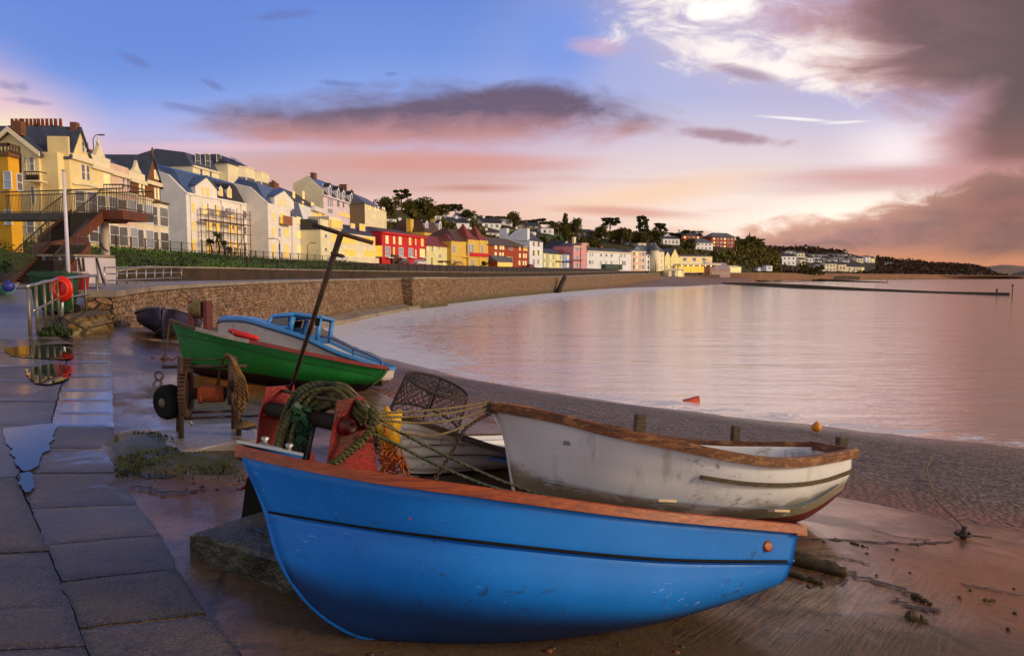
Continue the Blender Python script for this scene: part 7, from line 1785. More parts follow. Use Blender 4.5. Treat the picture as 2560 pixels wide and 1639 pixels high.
# ---- white house with dark roof and lit skylights
b = Bld('white_house', 'white house with dark hipped roof, lit skylights and a dark balcony above the low block', (735, 158), (806, 184), 6, 501, 12, W_GREYW)
b.hip(P(735, 477, 160).z + 1.5, R_DARK, 5)
for x in (145, 270): u, z = b.front(*C(3, x, 310)); b.win('f', u - .9, u + .9, z - .8, z + .9, 'l', off=1.2, parent=b.rt)
b.wins(3, [(185, 395, 208, 470, 'l'), (100, 390, 118, 440, 'd'), (305, 410, 345, 480, 'l', 2), (310, 545, 400, 585, 'l', 3), (405, 550, 470, 590, 'l', 3)])
u0, z = b.front(*C(3, 300, 500)); u1, _ = b.front(*C(3, 455, 505)); mb = MB(); mb.obox(b.W(u0, -1, z - .1), b.d * (u1 - u0), -b.n * 1.0, (0, 0, 1.1)); mb.build('balcony', M_TRIMW, b.rt)
b.chim(0, 4, b.ze, P(727, 461, 160).z, 3.2, 1.2, 6)
# ---- tall gabled white guest house
b = Bld('guest_house', 'tall white guest house with a plain cream end gable, blue slate roof and four dormers', (811, 184), (895, 212), 6, 487, 15, W_LILAC, 'guest house')
zr = P(769, 441, 186).z; yr = b.side(769, 441)[0]; yl = b.side(745, 461)[0]
b.prism([(0, b.ze), (0, P(812, 474, 184).z), (yr, zr), (max(yl, yr + 4), P(746, 460, 186).z), (max(yl, yr + 4), 6), (0, 6)], 'x', -.02, .4, W_CREAM2, 'gable_wall')
b.prism([(0.1, b.ze), (1.0, P(812, 472, 184).z), (yr, zr), (yr * 2, b.ze)], 'x', .4, b.Lf, R_BLUESH, 'roof')
b.prism([(-.1, b.ze + .1), (.7, P(812, 474, 184).z), (1.1, P(812, 474, 184).z), (.2, b.ze + .1)], 'x', .4, b.Lf, R_DARK, 'mansard_slope')
for x, w in ((550, 2.1), (660, 2.1), (730, 2.1), (835, 2.2)): u, z = b.front(*C(3, x, 290)); b.dormer(u, b.ze + .15, b.ze + 2.6, w, -.2, 'd')
b.wins(3, [(525, 350, 540, 455, 'd'), (552, 355, 566, 455, 'd'), (575, 360, 590, 455, 'd'), (650, 370, 680, 460, 'd', 2), (725, 375, 745, 470, 'd'), (812, 385, 826, 480, 'd'), (836, 388, 850, 482, 'd'), (858, 390, 870, 484, 'd'), (530, 490, 590, 545, 'd', 3), (680, 550, 840, 595, 'l', 6), (845, 540, 870, 600, 'd')])
b.trim(0, b.Lf, b.ze - .3, b.ze + .1, .4, W_LILAC); b.chim(b.Lf * .15, yr, zr - 1, zr + 1.2, 2, 1, 0); b.chim(b.Lf - .5, yr, zr - 1, zr + 1.2, 1, 2, 0)
# ---- dark-sided cream house next uphill
b = Bld('stone_house', 'cream house with dark stone end wall, grey hipped roof and lit upper windows', (914, 205), (968, 232), 6, 508, 13, W_CREAM2)
b.body(-.06, -.003, -.02, 13, 5, b.ze + .02, W_OLIVE, 'end_wall'); b.hip(P(905, 489, 207).z + 1.2, R_GREY, 5)
b.wins(3, [(1062, 450, 1078, 505, 'l'), (1085, 450, 1100, 508, 'l'), (1148, 460, 1166, 515, 'w'), (1188, 462, 1206, 520, 'w'), (1250, 470, 1264, 525, 'l'), (1272, 474, 1286, 526, 'l'), (1115, 565, 1132, 620, 'l'), (1150, 565, 1168, 615, 'l'), (1285, 590, 1300, 630, 'l')]); b.chim(b.Lf * .3, 6, b.ze + 2, b.ze + 4.4, 1.6, .8, 3)
# ---- low modern white block with long lit windows
b = Bld('flats_block', 'low pale block of flats with long lit window bands, grey roof and open garages below', (803, 141), (939, 168), zT, 574, 16, W_CREAM2, 'flats')
zmid = b.ze; zg = P(803, 655, 141).z
b.body(-.004, 3.6, -.004, .5, zT, P(816, 547, 141).z, None, 'corner_wall')
b.prism([(0, zmid), (2.2, P(812, 547, 141).z), (13, P(812, 547, 141).z), (16, zmid)], 'x', -.1, b.Lf, R_DARK, 'roof')
u0, z0_ = b.front(*C(3, 565, 740)); u1, z1_ = b.front(*C(3, 722, 640)); b.body(u0, u1, .3, 5, zmid - .1, z1_ + .4, W_CREAM2, 'roof_studio')
b.wins(3, [(572, 645, 718, 738, 'l', 5), (832, 690, 885, 740, 'l'), (950, 695, 1020, 775, 'l'), (590, 840, 910, 945, 'l', 5), (925, 860, 975, 910, 'l'), (1003, 860, 1150, 960, 'l', 3), (748, 1025, 900, 1118, 'l', 4), (1005, 1040, 1140, 1125, 'l', 3), (452, 820, 475, 870, 'w'), (487, 830, 515, 868, 'd'), (452, 1008, 472, 1050, 'w'), (487, 1010, 515, 1048, 'd')], off=-.01)
for k, (x0, x1) in enumerate(((455, 590), (600, 720), (735, 885), (895, 970), (985, 1115))):
    u0, z = b.front(*C(3, x0, 1260)); u1, _ = b.front(*C(3, x1, 1260)); zz = b.front(*C(3, (x0 + x1) / 2, 1212))[1]; mb = MB(); mb.obox(b.W(u0, -.02, zT - .2), b.d * (u1 - u0), -b.n * .1, (0, 0, max(.6, zz - zT + .2))); mb.build('garage_opening', M_FENCE, b.rt)
u0, z = b.front(*C(3, 600, 1150)); b.trim(u0, b.Lf, z - .9, z + .6, .9, W_CREAM2, name='balcony')
# ---- red seafront inn
b = Bld('seafront_inn', 'bright red seafront inn with pale framed windows and a flat cornice', (955, 172), (1064, 197), zT, 578, 13, W_RED, 'inn')
b.trim(-.2, b.Lf + .2, b.ze - .5, b.ze, .5, W_RED); b.hip(b.ze + 1.6, R_BROWN, 5, y0=.8)
b.wins(3, [(1295, 850, 1330, 945, 'w'), (1396, 860, 1418, 950, 'w'), (1470, 865, 1505, 960, 'w'), (1605, 875, 1632, 965, 'l'), (1688, 885, 1700, 965, 'l'), (1765, 885, 1795, 980, 'l'), (1292, 992, 1358, 1115, 'p', 2), (1395, 1000, 1415, 1115, 'l'), (1470, 1005, 1530, 1115, 'p', 2), (1600, 1015, 1660, 1122, 'p', 2), (1690, 1030, 1702, 1120, 'w'), (1750, 1025, 1815, 1128, 'w', 2)])
for x0, x1 in ((1290, 1362), (1465, 1535), (1590, 1668), (1742, 1822)): u0, z = b.front(*C(3, x0, 1135)); u1, _ = b.front(*C(3, x1, 1135)); b.trim(u0, u1, z - .1, z + .12, .9, M_TRIMW, name='window_balcony')
u0, z = b.front(*C(3, 1360, 1150)); u1, _ = b.front(*C(3, 1445, 1150)); mb = MB(); mb.obox(b.W(u0, -.6, zT), b.d * (u1 - u0), -b.n * .6, (0, 0, 2.6)); mb.build('porch', R_BROWN, b.rt)
s_, z = b.side(*C(3, 1190, 990)); b.win('s', s_ - 1.2, s_ + 1.2, z - 2.4, z + .2, 'l', parent=b.rt)
# ---- brown roofed house with white dormers behind, lemon cottage, mustard turreted house
b = Bld('dormer_house', 'cream house with a brown mansard roof and two white arched dormers', (1062, 232), (1118, 252), zT, 579, 12, W_MUST)
b.hip(P(1062, 552, 232).z + .6, R_BROWN, 2.5, o=.5)
for x in (195, 405): u, z = b.front(*C(4, x, 545)); b.dormer(u, z - 1.6, z + 1.2, 2.6, .5, 'p')
b.chim(-.3, 5, b.ze, P(1060, 548, 233).z, 2.4, 1.6, 0, W_MUST); b.chim(b.Lf + .5, 5, b.ze, P(1134, 547, 252).z, 3.2, 1.6, 0, W_MUST)
b.wins(4, [(255, 640, 285, 665, 'd'), (385, 645, 415, 665, 'd')])
b = Bld('cottage', 'low lemon cottage with a red tiled roof beside the red inn', (1066, 198), (1132, 213), zT, 612, 10, W_LEMON)
b.gable_x(P(1075, 587, 200).z, R_RED)
b.wins(4, [(250, 855, 275, 940, 'p'), (285, 855, 305, 945, 'w'), (360, 860, 380, 905, 'p'), (505, 870, 530, 910, 'p'), (360, 985, 400, 1040, 'p'), (510, 985, 535, 1035, 'p'), (170, 870, 195, 930, 'w'), (240, 1040, 260, 1150, 'd'), (430, 1110, 460, 1165, 'w')])
u0, z = b.front(*C(4, 345, 1090)); u1, _ = b.front(*C(4, 570, 1090)); b.trim(u0, u1, z - .1, z + .1, 1.2, M_FENCE, name='balcony')
b = Bld('turret_house', 'mustard yellow house with three pointed red-brown turret roofs', (1135, 212), (1217, 233), zT, 601, 12, W_MUST)
def cone(u0, u1, zb_, za_, proj=.6, dep=None, m=R_RED):
    mb = MB(); d_ = dep or (u1 - u0); lo = [b.W(x, y, zb_) for x, y in ((u0 - .3, -proj - .3), (u1 + .3, -proj - .3), (u1 + .3, d_ - proj), (u0 - .3, d_ - proj))]; ap = b.W((u0 + u1) / 2, d_ / 2 - proj, za_); mid = [lerp(p, V((ap.x, ap.y, p.z)), .42) + V((0, 0, (za_ - zb_) * .28)) for p in lo]
    A = [mb.vert(p) for p in lo]; B = [mb.vert(p) for p in mid]; t = mb.vert(ap); mb.face(A)
    for k in range(4): mb.face((A[k], B[k], B[(k + 1) % 4], A[(k + 1) % 4])); mb.face((B[k], t, B[(k + 1) % 4]))
    mb.build('turret_roof', m, b.rt)
for x0, x1, yb_, ya in ((800, 970, 745, 500), (975, 1115, 755, 515), (530, 705, 770, 655)):
    u0, z = b.front(*C(4, x0, yb_)); u1, _ = b.front(*C(4, x1, yb_)); za_ = b.front(*C(4, (x0 + x1) / 2, ya))[1]; b.body(u0, u1, -.6, 3, zT, z, W_MUST, 'turret'); cone(u0, u1, z + .003, za_)
b.hip(b.ze + 4, R_BROWN, 5)
b.wins(4, [(822, 825, 858, 980, 'p', 1), (880, 825, 915, 980, 'p', 1), (1030, 840, 1060, 975, 'p'), (580, 850, 625, 960, 'p'), (870, 1065, 915, 1180, 'p', 2), (585, 1065, 625, 1160, 'p')], off=-.6)
u0, z = b.front(*C(4, 820, 990)); u1, _ = b.front(*C(4, 1110, 990)); b.trim(u0, u1, z - .5, z + .7, .3, W_RED, y=-.6, name='sign_band'); b.trim(0, b.Lf, z - .9, z - .6, .15, W_MUST, y=-.6)
# ---- brick apartments with a glazed sunroom
b = Bld('brick_flats', 'orange brick block with mossy hipped roof, paired lit windows and a glazed sunroom', (1217.5, 232), (1321, 260), zT, 612, 14, W_ORBRICK, 'flats')
b.hip(P(1216, 597, 234).z + 1.2, R_OLIVE, 6, o=.6)
b.wins(4, [(1245, 845, 1280, 900, 'w'), (1325, 845, 1350, 905, 'w'), (1365, 848, 1392, 908, 'w'), (1245, 955, 1275, 1020, 'w'), (1320, 960, 1344, 1022, 'w'), (1362, 962, 1386, 1025, 'w'), (1475, 865, 1530, 912, 'd', 3), (1632, 865, 1656, 920, 'l'), (1700, 868, 1722, 925, 'l'), (1735, 868, 1758, 926, 'l'), (1632, 975, 1654, 1035, 'w'), (1695, 978, 1716, 1038, 'w'), (1732, 980, 1750, 1040, 'w'), (1625, 1090, 1648, 1150, 'w'), (1690, 1092, 1710, 1152, 'w'), (1728, 1094, 1746, 1155, 'w'), (1440, 1030, 1525, 1160, 'd', 2)])
u0, z = b.front(*C(4, 1160, 1100)); u1, _ = b.front(*C(4, 1405, 1100)); b.body(u0, u1, -3, -.01, zT, z, W_ORBRICK, 'sunroom'); b.prism([(-3.3, z), (-.01, z + 2.2), (-.01, z)], 'x', u0 - .3, u1 + .3, R_GREY, 'sunroom_roof')
b.win('f', u0 + .3, u1 - .3, zT + .3, z - .3, 'l', off=-3, bars=5, parent=b.rt)
# ---- white gabled house and the little coloured terrace
b = Bld('gabled_white_house', 'tall white house with a broad plain gable end and round-cornered sea front', (1323, 262), (1357, 276), zT, 601, 14, W_GREYW)
zr = P(1290, 574, 262).z; b.prism([(0, b.ze), (b.side(1290, 574)[0], zr), (b.side(1290, 574)[0] * 2, b.ze), (b.side(1290, 574)[0] * 2, zT), (0, zT)], 'x', -.02, .5, W_GREYW, 'gable_wall'); b.prism([(-.3, b.ze), (b.side(1290, 574)[0], zr), (b.side(1290, 574)[0] * 2, b.ze)], 'x', .5, b.Lf, R_DARK, 'roof')
b.wins(4, [(1850, 790, 1875, 855, 'd'), (1925, 790, 1955, 860, 'd'), (1848, 920, 1875, 1005, 'd'), (1885, 920, 1905, 1005, 'w'), (1925, 920, 1948, 1000, 'd'), (1955, 920, 1978, 1000, 'w'), (1848, 1065, 1880, 1150, 'p'), (1920, 1065, 1950, 1140, 'p'), (1955, 1070, 1980, 1140, 'w')])
b.chim(0, b.side(1290, 574)[0] * 1.9, zr - 6, zr + .6, 2.5, 3, 0, W_GREYW); b.chim(.6, 2.5, b.ze, zr + .5, 2.4, 4, 4, W_GREYW); b.chim(b.Lf + .1, 5, zT, P(1347, 588, 276).z, 3.2, 2.5, 0, W_LEMON)
def small(name, label, x0, x1, D0, D1, ye, wm, rm, yr, n=2, st='wp', fl=2, group='coloured seafront cottages', roof='gable', nb=1):
    b = Bld(name, label, (x0, D0), (x1, D1), zT, ye, 10, wm, 'house', group)
    zr = P(x0, yr, D0).z
    if roof == 'gable': b.gable_x(zr, rm)
    elif roof == 'flat': b.trim(-.1, b.Lf + .1, b.ze - .5, b.ze, .4, M_TRIM); b.hip(b.ze + .8, rm, 3, y0=.6)
    else: b.hip(zr, rm, 4)
    h = (b.ze - zT) / fl
    for f in range(fl): b.row(n, zT + h * f + h * .28, zT + h * f + h * .8, min(1.6, b.Lf / n * .5), st, bars=nb)
    return b
small('terrace_cottage', 'green-tinted cottage with a dark balcony, first of the small coloured row', 1358, 1371, 279, 286, 631, W_MINT, R_DARK, 622)
small('terrace_cottage', 'pale yellow middle cottage between the green cottage and the balconied one', 1371.5, 1388, 286, 293, 633, W_LEMON, R_DARK, 621)
b = small('terrace_cottage', 'yellow cottage with dark balcony next to the blue house', 1388.5, 1406, 293, 301, 634, W_LEMON, R_DARK, 622)
b.trim(0, b.Lf, zT + 3.2, zT + 3.4, 1, M_FENCE, name='balcony')
b = small('terrace_cottage', 'sky blue house with a reddish roof in the coloured row', 1406.5, 1432, 301, 309, 634, W_BLUE, R_RED, 623, 3, 'pw'); b.trim(0, b.Lf, zT + 3.2, zT + 3.4, 1, M_FENCE, name='balcony')
b = Bld('pink_gable_house', 'pale pink house whose plain gable rises behind the blue house', (1398, 322), (1434, 332), zT, 622, 10, W_PINK); b.gable_y(P(1419, 601, 326).z, R_DARK, 0, b.Lf)
b = small('pink_house', 'tall rose pink house with a dark balcony and white cornice', 1433, 1452, 306, 312, 614, W_PINK2, R_DARK, 608, 3, 'pd', 3, roof='flat'); b.trim(0, b.Lf, zT + 4, zT + 4.2, 1, M_FENCE, name='balcony')
b = small('pink_tower_house', 'narrow rose pink house with a wide top cornice, last of the coloured row', 1452.5, 1466, 311, 316, 609, W_PINK2, R_DARK, 604, 1, 'p', 3, roof='flat'); b.trim(-.6, b.Lf + .6, b.ze, b.ze + .4, .9, W_PINK2)
b.chim(1, 4, b.ze, b.ze + 3, 2, 1, 2, M_TRIM)
b = Bld('long_terrace', 'long two-storey white terrace with a cornice and arched windows by the railway', (1467, 318), (1578, 352), zT, 626, 12, W_GREYW, 'terrace')
b.trim(0, b.Lf, b.ze - .5, b.ze, .5, M_TRIM); b.hip(b.ze + 2, R_DARK, 5, y0=1)
for x in (1497, 1530): u = b.front(x, 622)[0]; b.chim(u, 6, b.ze, b.ze + 3, 2, 1, 2)
b.wins(5, [(765, 758, 785, 805, 'p'), (800, 758, 822, 805, 'p'), (918, 770, 945, 808, 'd'), (993, 772, 1020, 810, 'd'), (1068, 775, 1096, 814, 'd'), (1212, 765, 1236, 818, 'p'), (1258, 768, 1282, 820, 'p'), (758, 865, 785, 915, 'd'), (798, 865, 822, 915, 'p'), (916, 870, 940, 925, 'p'), (990, 872, 1016, 928, 'p'), (1065, 872, 1096, 925, 'p'), (1230, 875, 1255, 930, 'd'), (1262, 875, 1282, 930, 'd')])
u0, z = b.front(*C(5, 940, 940)); u1, _ = b.front(*C(5, 1180, 940)); mb = MB(); mb.obox(b.W(u0, -2.2, zT), b.d * (u1 - u0), -b.n * 2.2, (0, 0, 2.6)); mb.build('shopfront', mat('dark_green_front', s3(40, 62, 54), .5), b.rt)
small('cream_terrace', 'cream-pink pair of terrace houses joined to the white terrace', 1578.5, 1613, 352, 362, 627, W_PINK, R_DARK, 614, 4, 'dwp', 3, group=None, roof='flat')
b = small('slate_roof_house', 'white house with a steep grey roof and a pointed corner turret', 1614, 1636, 362, 369, 635, W_GREYW, R_GREY, 613, 2, 'dp', 3, group=None)
b = Bld('turreted_corner', 'cream corner house with a conical grey turret before the station', (1637, 366), (1660, 378), zT, 628, 9, W_CREAM2); b.hip(P(1645, 612, 368).z + 1, R_GREY, 4)
mb = MB(); mb.lathe(b.W(.5, .5, zT), (0, 0, 1), [(0, 2.2), (b.ze - zT + .6, 2.2)], 12); mb.build('turret', W_CREAM2, b.rt); mb = MB(); mb.lathe(b.W(.5, .5, b.ze + .65), (0, 0, 1), [(0, 2.7), (4.5, .05)], 12, smooth=False); mb.build('turret_roof', R_GREY, b.rt)
for f in range(3): b.row(2, zT + 1 + 3 * f, zT + 2.6 + 3 * f, 1.2, 'dp')
for k, (x0, x1, yb_, yr, lab) in enumerate(((1662, 1675, 640, 628, 'small cream gabled house just before the station, the lower gable'), (1676, 1697, 642, 620, 'cream gabled house with a grey roof just before the station, the higher gable'))):
    b = Bld('gabled_cottage', lab, (x0, 385 + 5 * k), (x1, 390 + 5 * k), zT - 1, yb_, 12, W_LEMON); b.gable_y(P((x0 + x1) / 2, yr, 387).z, R_GREY, 0, b.Lf); b.row(2, zT + 1.2, zT + 2.8, 1.1, 'dw')
# ---- railway station: canopy, lit platform, pale end buildings
b = Bld('railway_station', 'railway station with a white-edged canopy over a warmly lit platform', (1690, 396), (1780, 404), 3.2, 640, 10, W_CREAM2, 'station')
b.hip(b.ze + 1.2, R_BROWN, 4); b.row(7, b.ze - 2.6, b.ze - 1.0, 2.0, 'ld')
zc1 = P(1700, 659, 394).z
mb = MB(); mb.obox(b.W(-2, -7, zc1 - .7), b.d * (b.Lf + 3), -b.n * 7, (0, 0, .7)); mb.build('canopy', M_TRIM, b.rt)
for k in range(6):
    mb = MB(); p = b.W(1 + k * b.Lf / 5.5, -6.4, 0); mb.tube([(p.x, p.y, 1.5), (p.x, p.y, zc1 - .7)], .14, 6); mb.build('canopy_post', M_TRIM, b.rt)
    mb = MB(); p = b.W(2 + k * b.Lf / 6.2, -3, zc1 - 1.1); mb.ball(p, .28, 8); mb.build('canopy_lamp', emat('station_lamp', (1, .72, .3, 1), 5.0), b.rt)
b.body(0, b.Lf, -7.5, -.02, .2, 1.8, mat('platform_brown', s3(92, 70, 52), .7), 'platform')
b.win('f', 1.5, b.Lf - 1.5, 3.2, zc1 - 1.4, 'l', bars=8, parent=b.rt)
for x0, x1, y0, D, wm, lab in ((1667, 1692, 655, 398, W_GREYW, 'small white gabled building at the near end of the station'), (1760, 1777, 650, 402, W_GREYW, 'white gabled waiting room with one dark window at the far end of the station')):
    c = Bld('station_annex', lab, (x0, D), (x1, D + 2), 1.2, y0 + 6, 7, wm, 'station building'); c.gable_y(P((x0 + x1) / 2, y0, D).z, R_GREY, 0, c.Lf); c.row(1, 3.6, 5.8, 1.3, 'd')
c = Bld('beach_kiosk', 'flat-roofed cream beach kiosk with dark openings below the station', (1672, 372), (1711, 376), .2, 674, 8, W_CREAM2, 'kiosk'); c.trim(-.6, c.Lf + .6, c.ze, c.ze + .5, .8, M_TRIM); c.row(2, .8, c.ze - .5, 2.2, 'dw')
c = Bld('goods_shed', 'mauve corrugated shed with small windows beyond the station', (1776, 398), (1826, 406), .5, 672, 9, mat('mauve_corrugated', s3(150, 116, 112), .6, var=.12, scale=1), 'shed'); c.gable_x(P(1790, 657, 400).z, mat('mauve_roof', s3(160, 136, 150), .5)); c.row(5, 1.6, 3.0, 1.1, 'd')
c = Bld('lit_shelter', 'long low shelter glowing with warm light beyond the mauve shed', (1823, 410), (1853, 416), 3.4, 667, 5, W_CREAM2, 'shelter'); c.row(5, 3.8, c.ze - .4, 2.6, 'w'); c.hip(c.ze + .8, M_TRIM, 2)
for k, (x0, x1, y0, y1, lab) in enumerate(((1895, 1907, 669, 676, 'small white hut on the far embankment, the lower one'), (1916, 1931, 664, 676, 'white square hut with a dark window on the far embankment'))):
    c = Bld('trackside_hut', lab, (x0, 470), (x1, 472), P(x0, y1, 470).z, y0, 4, W_GREYW, 'hut'); c.hip(c.ze + .5, R_GREY, 1.5); c.row(1, c.zb + 1, c.ze - .6, 1.2, 'd')
# ------------------------------------------------------------------ hills, woods, trees, hillside houses, far shore
FT = [(640, 180), (850, 222), (960, 232), (1065, 255), (1220, 278), (1330, 300), (1470, 350), (1660, 402), (1780, 425), (1860, 450), (1960, 520)]
FZ = [(640, 5), (1660, 5), (1790, 2.5), (1960, 1.5)]
RT = [(640, 260, 560), (850, 265, 556), (930, 285, 530), (1000, 300, 524), (1060, 325, 530), (1130, 345, 549), (1220, 375, 553), (1300, 405, 560), (1400, 445, 573), (1500, 485, 582), (1600, 520, 587), (1680, 545, 589), (1760, 555, 589), (1850, 562, 603), (1876, 564, 597), (1900, 566, 608), (1925, 590, 630), (1960, 640, 650)]
def rz(px): return P(0, interp([(a, c) for a, b, c in RT], px), interp([(a, b) for a, b, c in RT], px)).z
def rD(px): return interp([(a, b) for a, b, c in RT], px)
def hillp(px, t):
    D0, D1 = interp(FT, px), rD(px); D = lerp(D0, D1, t); z = lerp(interp(FZ, px), rz(px), sstep(-.35, 1.02, t) * 1.0 if False else t ** .85)
    p = P2(px, D); return V((p.x, p.y, z + .5 * mnoise.noise(V((p.x * .05, p.y * .05, 2)))))
def toy(p):
    r = p - EYE; c = r.y * cos(TH) - r.z * sin(TH); return 819.5 - FPX * (r.y * sin(TH) + r.z * cos(TH)) / c
def onhill(px, py, fn=hillp):
    a, b = 0.0, 1.0
    for _ in range(24):
        m_ = (a + b) / 2
        if toy(fn(px, m_)) > py: a = m_
        else: b = m_
    return fn(px, a)
FD2 = [(1890, 560), (1960, 600), (2100, 640), (2300, 720), (2450, 900), (2540, 1050)]
RT2 = [(1880, 800, 622), (1960, 850, 619), (2030, 900, 622), (2100, 950, 629), (2160, 1000, 642), (2250, 1100, 650), (2330, 1200, 659), (2400, 1300, 661), (2440, 1350, 664), (2470, 1400, 674), (2500, 1420, 690), (2540, 1440, 700)]
def hill2(px, t):
    D0 = interp(FD2, px); D1 = interp([(a, b) for a, b, c in RT2], px); D = lerp(D0, D1, t); z1 = P(0, interp([(a, c) for a, b, c in RT2], px), D1).z
    p = P2(px, D); return V((p.x, p.y, lerp(.5, max(z1, -3), t ** .9) + .8 * mnoise.noise(V((p.x * .03, p.y * .03, 5)))))
def m_hill(name, c1, c2, c3):
    m, t = newmat(name); co = t.coord(); n = t.noise(co, .05, 7, .65, .4); f = t.noise(co, .5, 6, .7)
    c = t.mix(t.sm(.35, .65, n), c1, c2); c = t.mix(t.mul(t.sm(.55, .75, f), .6), c, c3); t.set(col=c, rough=.9, norm=t.bump(f, .8, .6)); return m
M_HILL = m_hill('wooded_hillside_ground', s3(44, 40, 18), s3(66, 60, 24), s3(84, 76, 40)); M_HILL2 = m_hill('far_headland', s3(50, 38, 27), s3(66, 50, 34), s3(36, 28, 21))
def loft(name, fn, p0, p1, n, m, back):
    mb = MB(); rows = []
    for i in range(n + 1):
        px = lerp(p0, p1, i / n); r = [fn(px, k / 22) for k in range(23)]; e = (r[-1] - r[-2]); e.z = 0; e.normalize(); r += [r[-1] + e * back * .3 - V((0, 0, 3)), r[-1] + e * back - V((0, 0, 40))]; r.insert(0, r[0] - V((0, 0, 8))); rows.append(r)
    mb.grid(rows); struct(name, mb, m)
loft('hillside', hillp, 640, 1955, 130, M_HILL, 120); loft('headland', hill2, 1885, 2545, 80, M_HILL2, 300)
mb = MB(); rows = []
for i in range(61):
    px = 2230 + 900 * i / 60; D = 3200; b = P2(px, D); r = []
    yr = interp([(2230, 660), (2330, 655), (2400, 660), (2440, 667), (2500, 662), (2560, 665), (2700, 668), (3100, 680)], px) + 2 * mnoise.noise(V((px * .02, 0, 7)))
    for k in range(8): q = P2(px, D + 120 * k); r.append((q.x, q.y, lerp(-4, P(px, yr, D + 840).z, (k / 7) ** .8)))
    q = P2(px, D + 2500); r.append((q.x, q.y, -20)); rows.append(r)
mb.grid(rows); struct('distant_hills', mb, mat('distant_hill_haze', s3(120, 96, 84), .95, var=.15, scale=.004))  # distance haze is put into the hills' pinkish brown colour
# dark rocky stack at the right-hand end
mb = MB(); rows = []
for i in range(25):
    px = 2515 + 160 * i / 24; h = interp([(2515, 692), (2535, 683), (2560, 677), (2620, 676), (2675, 690)], px) + 1.5 * mnoise.noise(V((px * .1, 1, 1))); r = []
    for k in range(7): q = P2(px, 1300 + 30 * k); r.append((q.x, q.y, lerp(-4, P(px, h, 1480).z, (k / 6) ** .6)))
    q = P2(px, 1700); r.append((q.x, q.y, -6)); rows.append(r)
mb.grid(rows); single('rock_stack', mb, mat('dark_wooded_rock', s3(52, 38, 28), .9, var=.3, scale=.05), 'dark rocky headland stub at the seaward end of the far bay', 'rock')
# ---- foliage
M_FOL, t_ = newmat('olive_foliage'); g = t_.noise(t_.coord('Object'), .22, 5, .6); g2 = t_.noise(t_.coord('Object'), 1.6, 3, .6)
t_.set(col=t_.mix(t_.sm(.3, .7, g), t_.mix(g2, s3(44, 42, 16), s3(78, 74, 28)), t_.mix(g2, s3(84, 80, 30), s3(134, 120, 56))), rough=.8, spec=.2)
M_FOL2 = mat('brown_winter_wood', s3(66, 48, 32), .85, var=.45, scale=.05, spec=.2)
M_FOLD, t_ = newmat('dark_pine_foliage'); g = t_.noise(t_.coord('Object'), .9, 4, .6); t_.set(col=t_.mix(g, s3(34, 38, 18), s3(78, 76, 38)), rough=.8, spec=.2)
M_BARK = mat('tree_bark', s3(66, 48, 34), .85, var=.3, scale=3)
def crown_pts(kind, n, rnd):
    """unit tree: height 1, crown radius about .5; returns leaf points clustered in boughs"""
    out = []
    if kind == 'round': bl = [(rnd.gauss(0, .2), rnd.gauss(0, .2), rnd.uniform(.16, .80), rnd.uniform(.16, .27)) for _ in range(22)]
    elif kind == 'tall': bl = [(rnd.gauss(0, .13) * (1.25 - z), rnd.gauss(0, .13) * (1.25 - z), z, rnd.uniform(.08, .15)) for z in [rnd.uniform(.12, .93) for _ in range(24)]]
    elif kind == 'umbrella': bl = [(.36 * sqrt(rnd.random()) * cos(a), .36 * sqrt(rnd.random()) * sin(a), rnd.choice((.6, .72, .84, .92)) + rnd.uniform(-.03, .03), rnd.uniform(.10, .17)) for a in [rnd.uniform(0, 6.28) for _ in range(18)]]
    elif kind == 'cedar': bl = [(r * cos(a), r * sin(a), z, rnd.uniform(.09, .16)) for z, r, a in [(z, rnd.uniform(0, .44) * (1.0 - abs(z - .6) * .9), rnd.uniform(0, 6.28)) for z in [rnd.choice((.34, .48, .6, .72, .83, .93)) for _ in range(26)]]]
    else: bl = [(rnd.gauss(0, .26), rnd.gauss(0, .26), rnd.uniform(.15, .65), rnd.uniform(.13, .22)) for _ in range(14)]
    flat = .38 if kind in ('umbrella', 'cedar') else .8
    for k in range(n):
        x, y, z, r = rnd.choice(bl); d = V((rnd.gauss(0, 1), rnd.gauss(0, 1), rnd.gauss(0, 1))).normalized() * r * rnd.random() ** .35; out.append(V((x + d.x, y + d.y, z + d.z * flat)))
    return out, bl
PROTO = {}
def tree_meshes(kind, seed):
    rnd = random.Random(seed); n = 1700; pts, bl = crown_pts(kind, n, rnd); mb = MB()
    for p in pts: leafq(mb, p, rnd.uniform(.025, .052), rnd)
    tr = MB(); top = .9 if kind in ('umbrella', 'cedar', 'tall') else .6
    tr.tube([(0, 0, -.05), (.01, .005, .25), (-.01, .01, .5), (0, 0, top)], [.035, .028, .02, .006], 7)
    for x, y, z, r in bl[:9]:
        z0 = max(.15, z - .22); tr.tube([(0, 0, z0), (x * .5, y * .5, lerp(z0, z, .6)), (x, y, z)], [.014, .009, .004], 5)
    def me(mb, nm, m):
        o = mb.build(nm, m, origin=(0, 0, 0)); d = o.data; bpy.data.objects.remove(o); return d
    return me(mb, 'crown', M_FOLD if kind in ('umbrella', 'cedar') else M_FOL), me(tr, 'trunk', M_BARK)
for k_ in ('round', 'tall', 'umbrella', 'cedar', 'bush'): PROTO[k_] = [tree_meshes(k_, s_) for s_ in (1, 2, 3)]
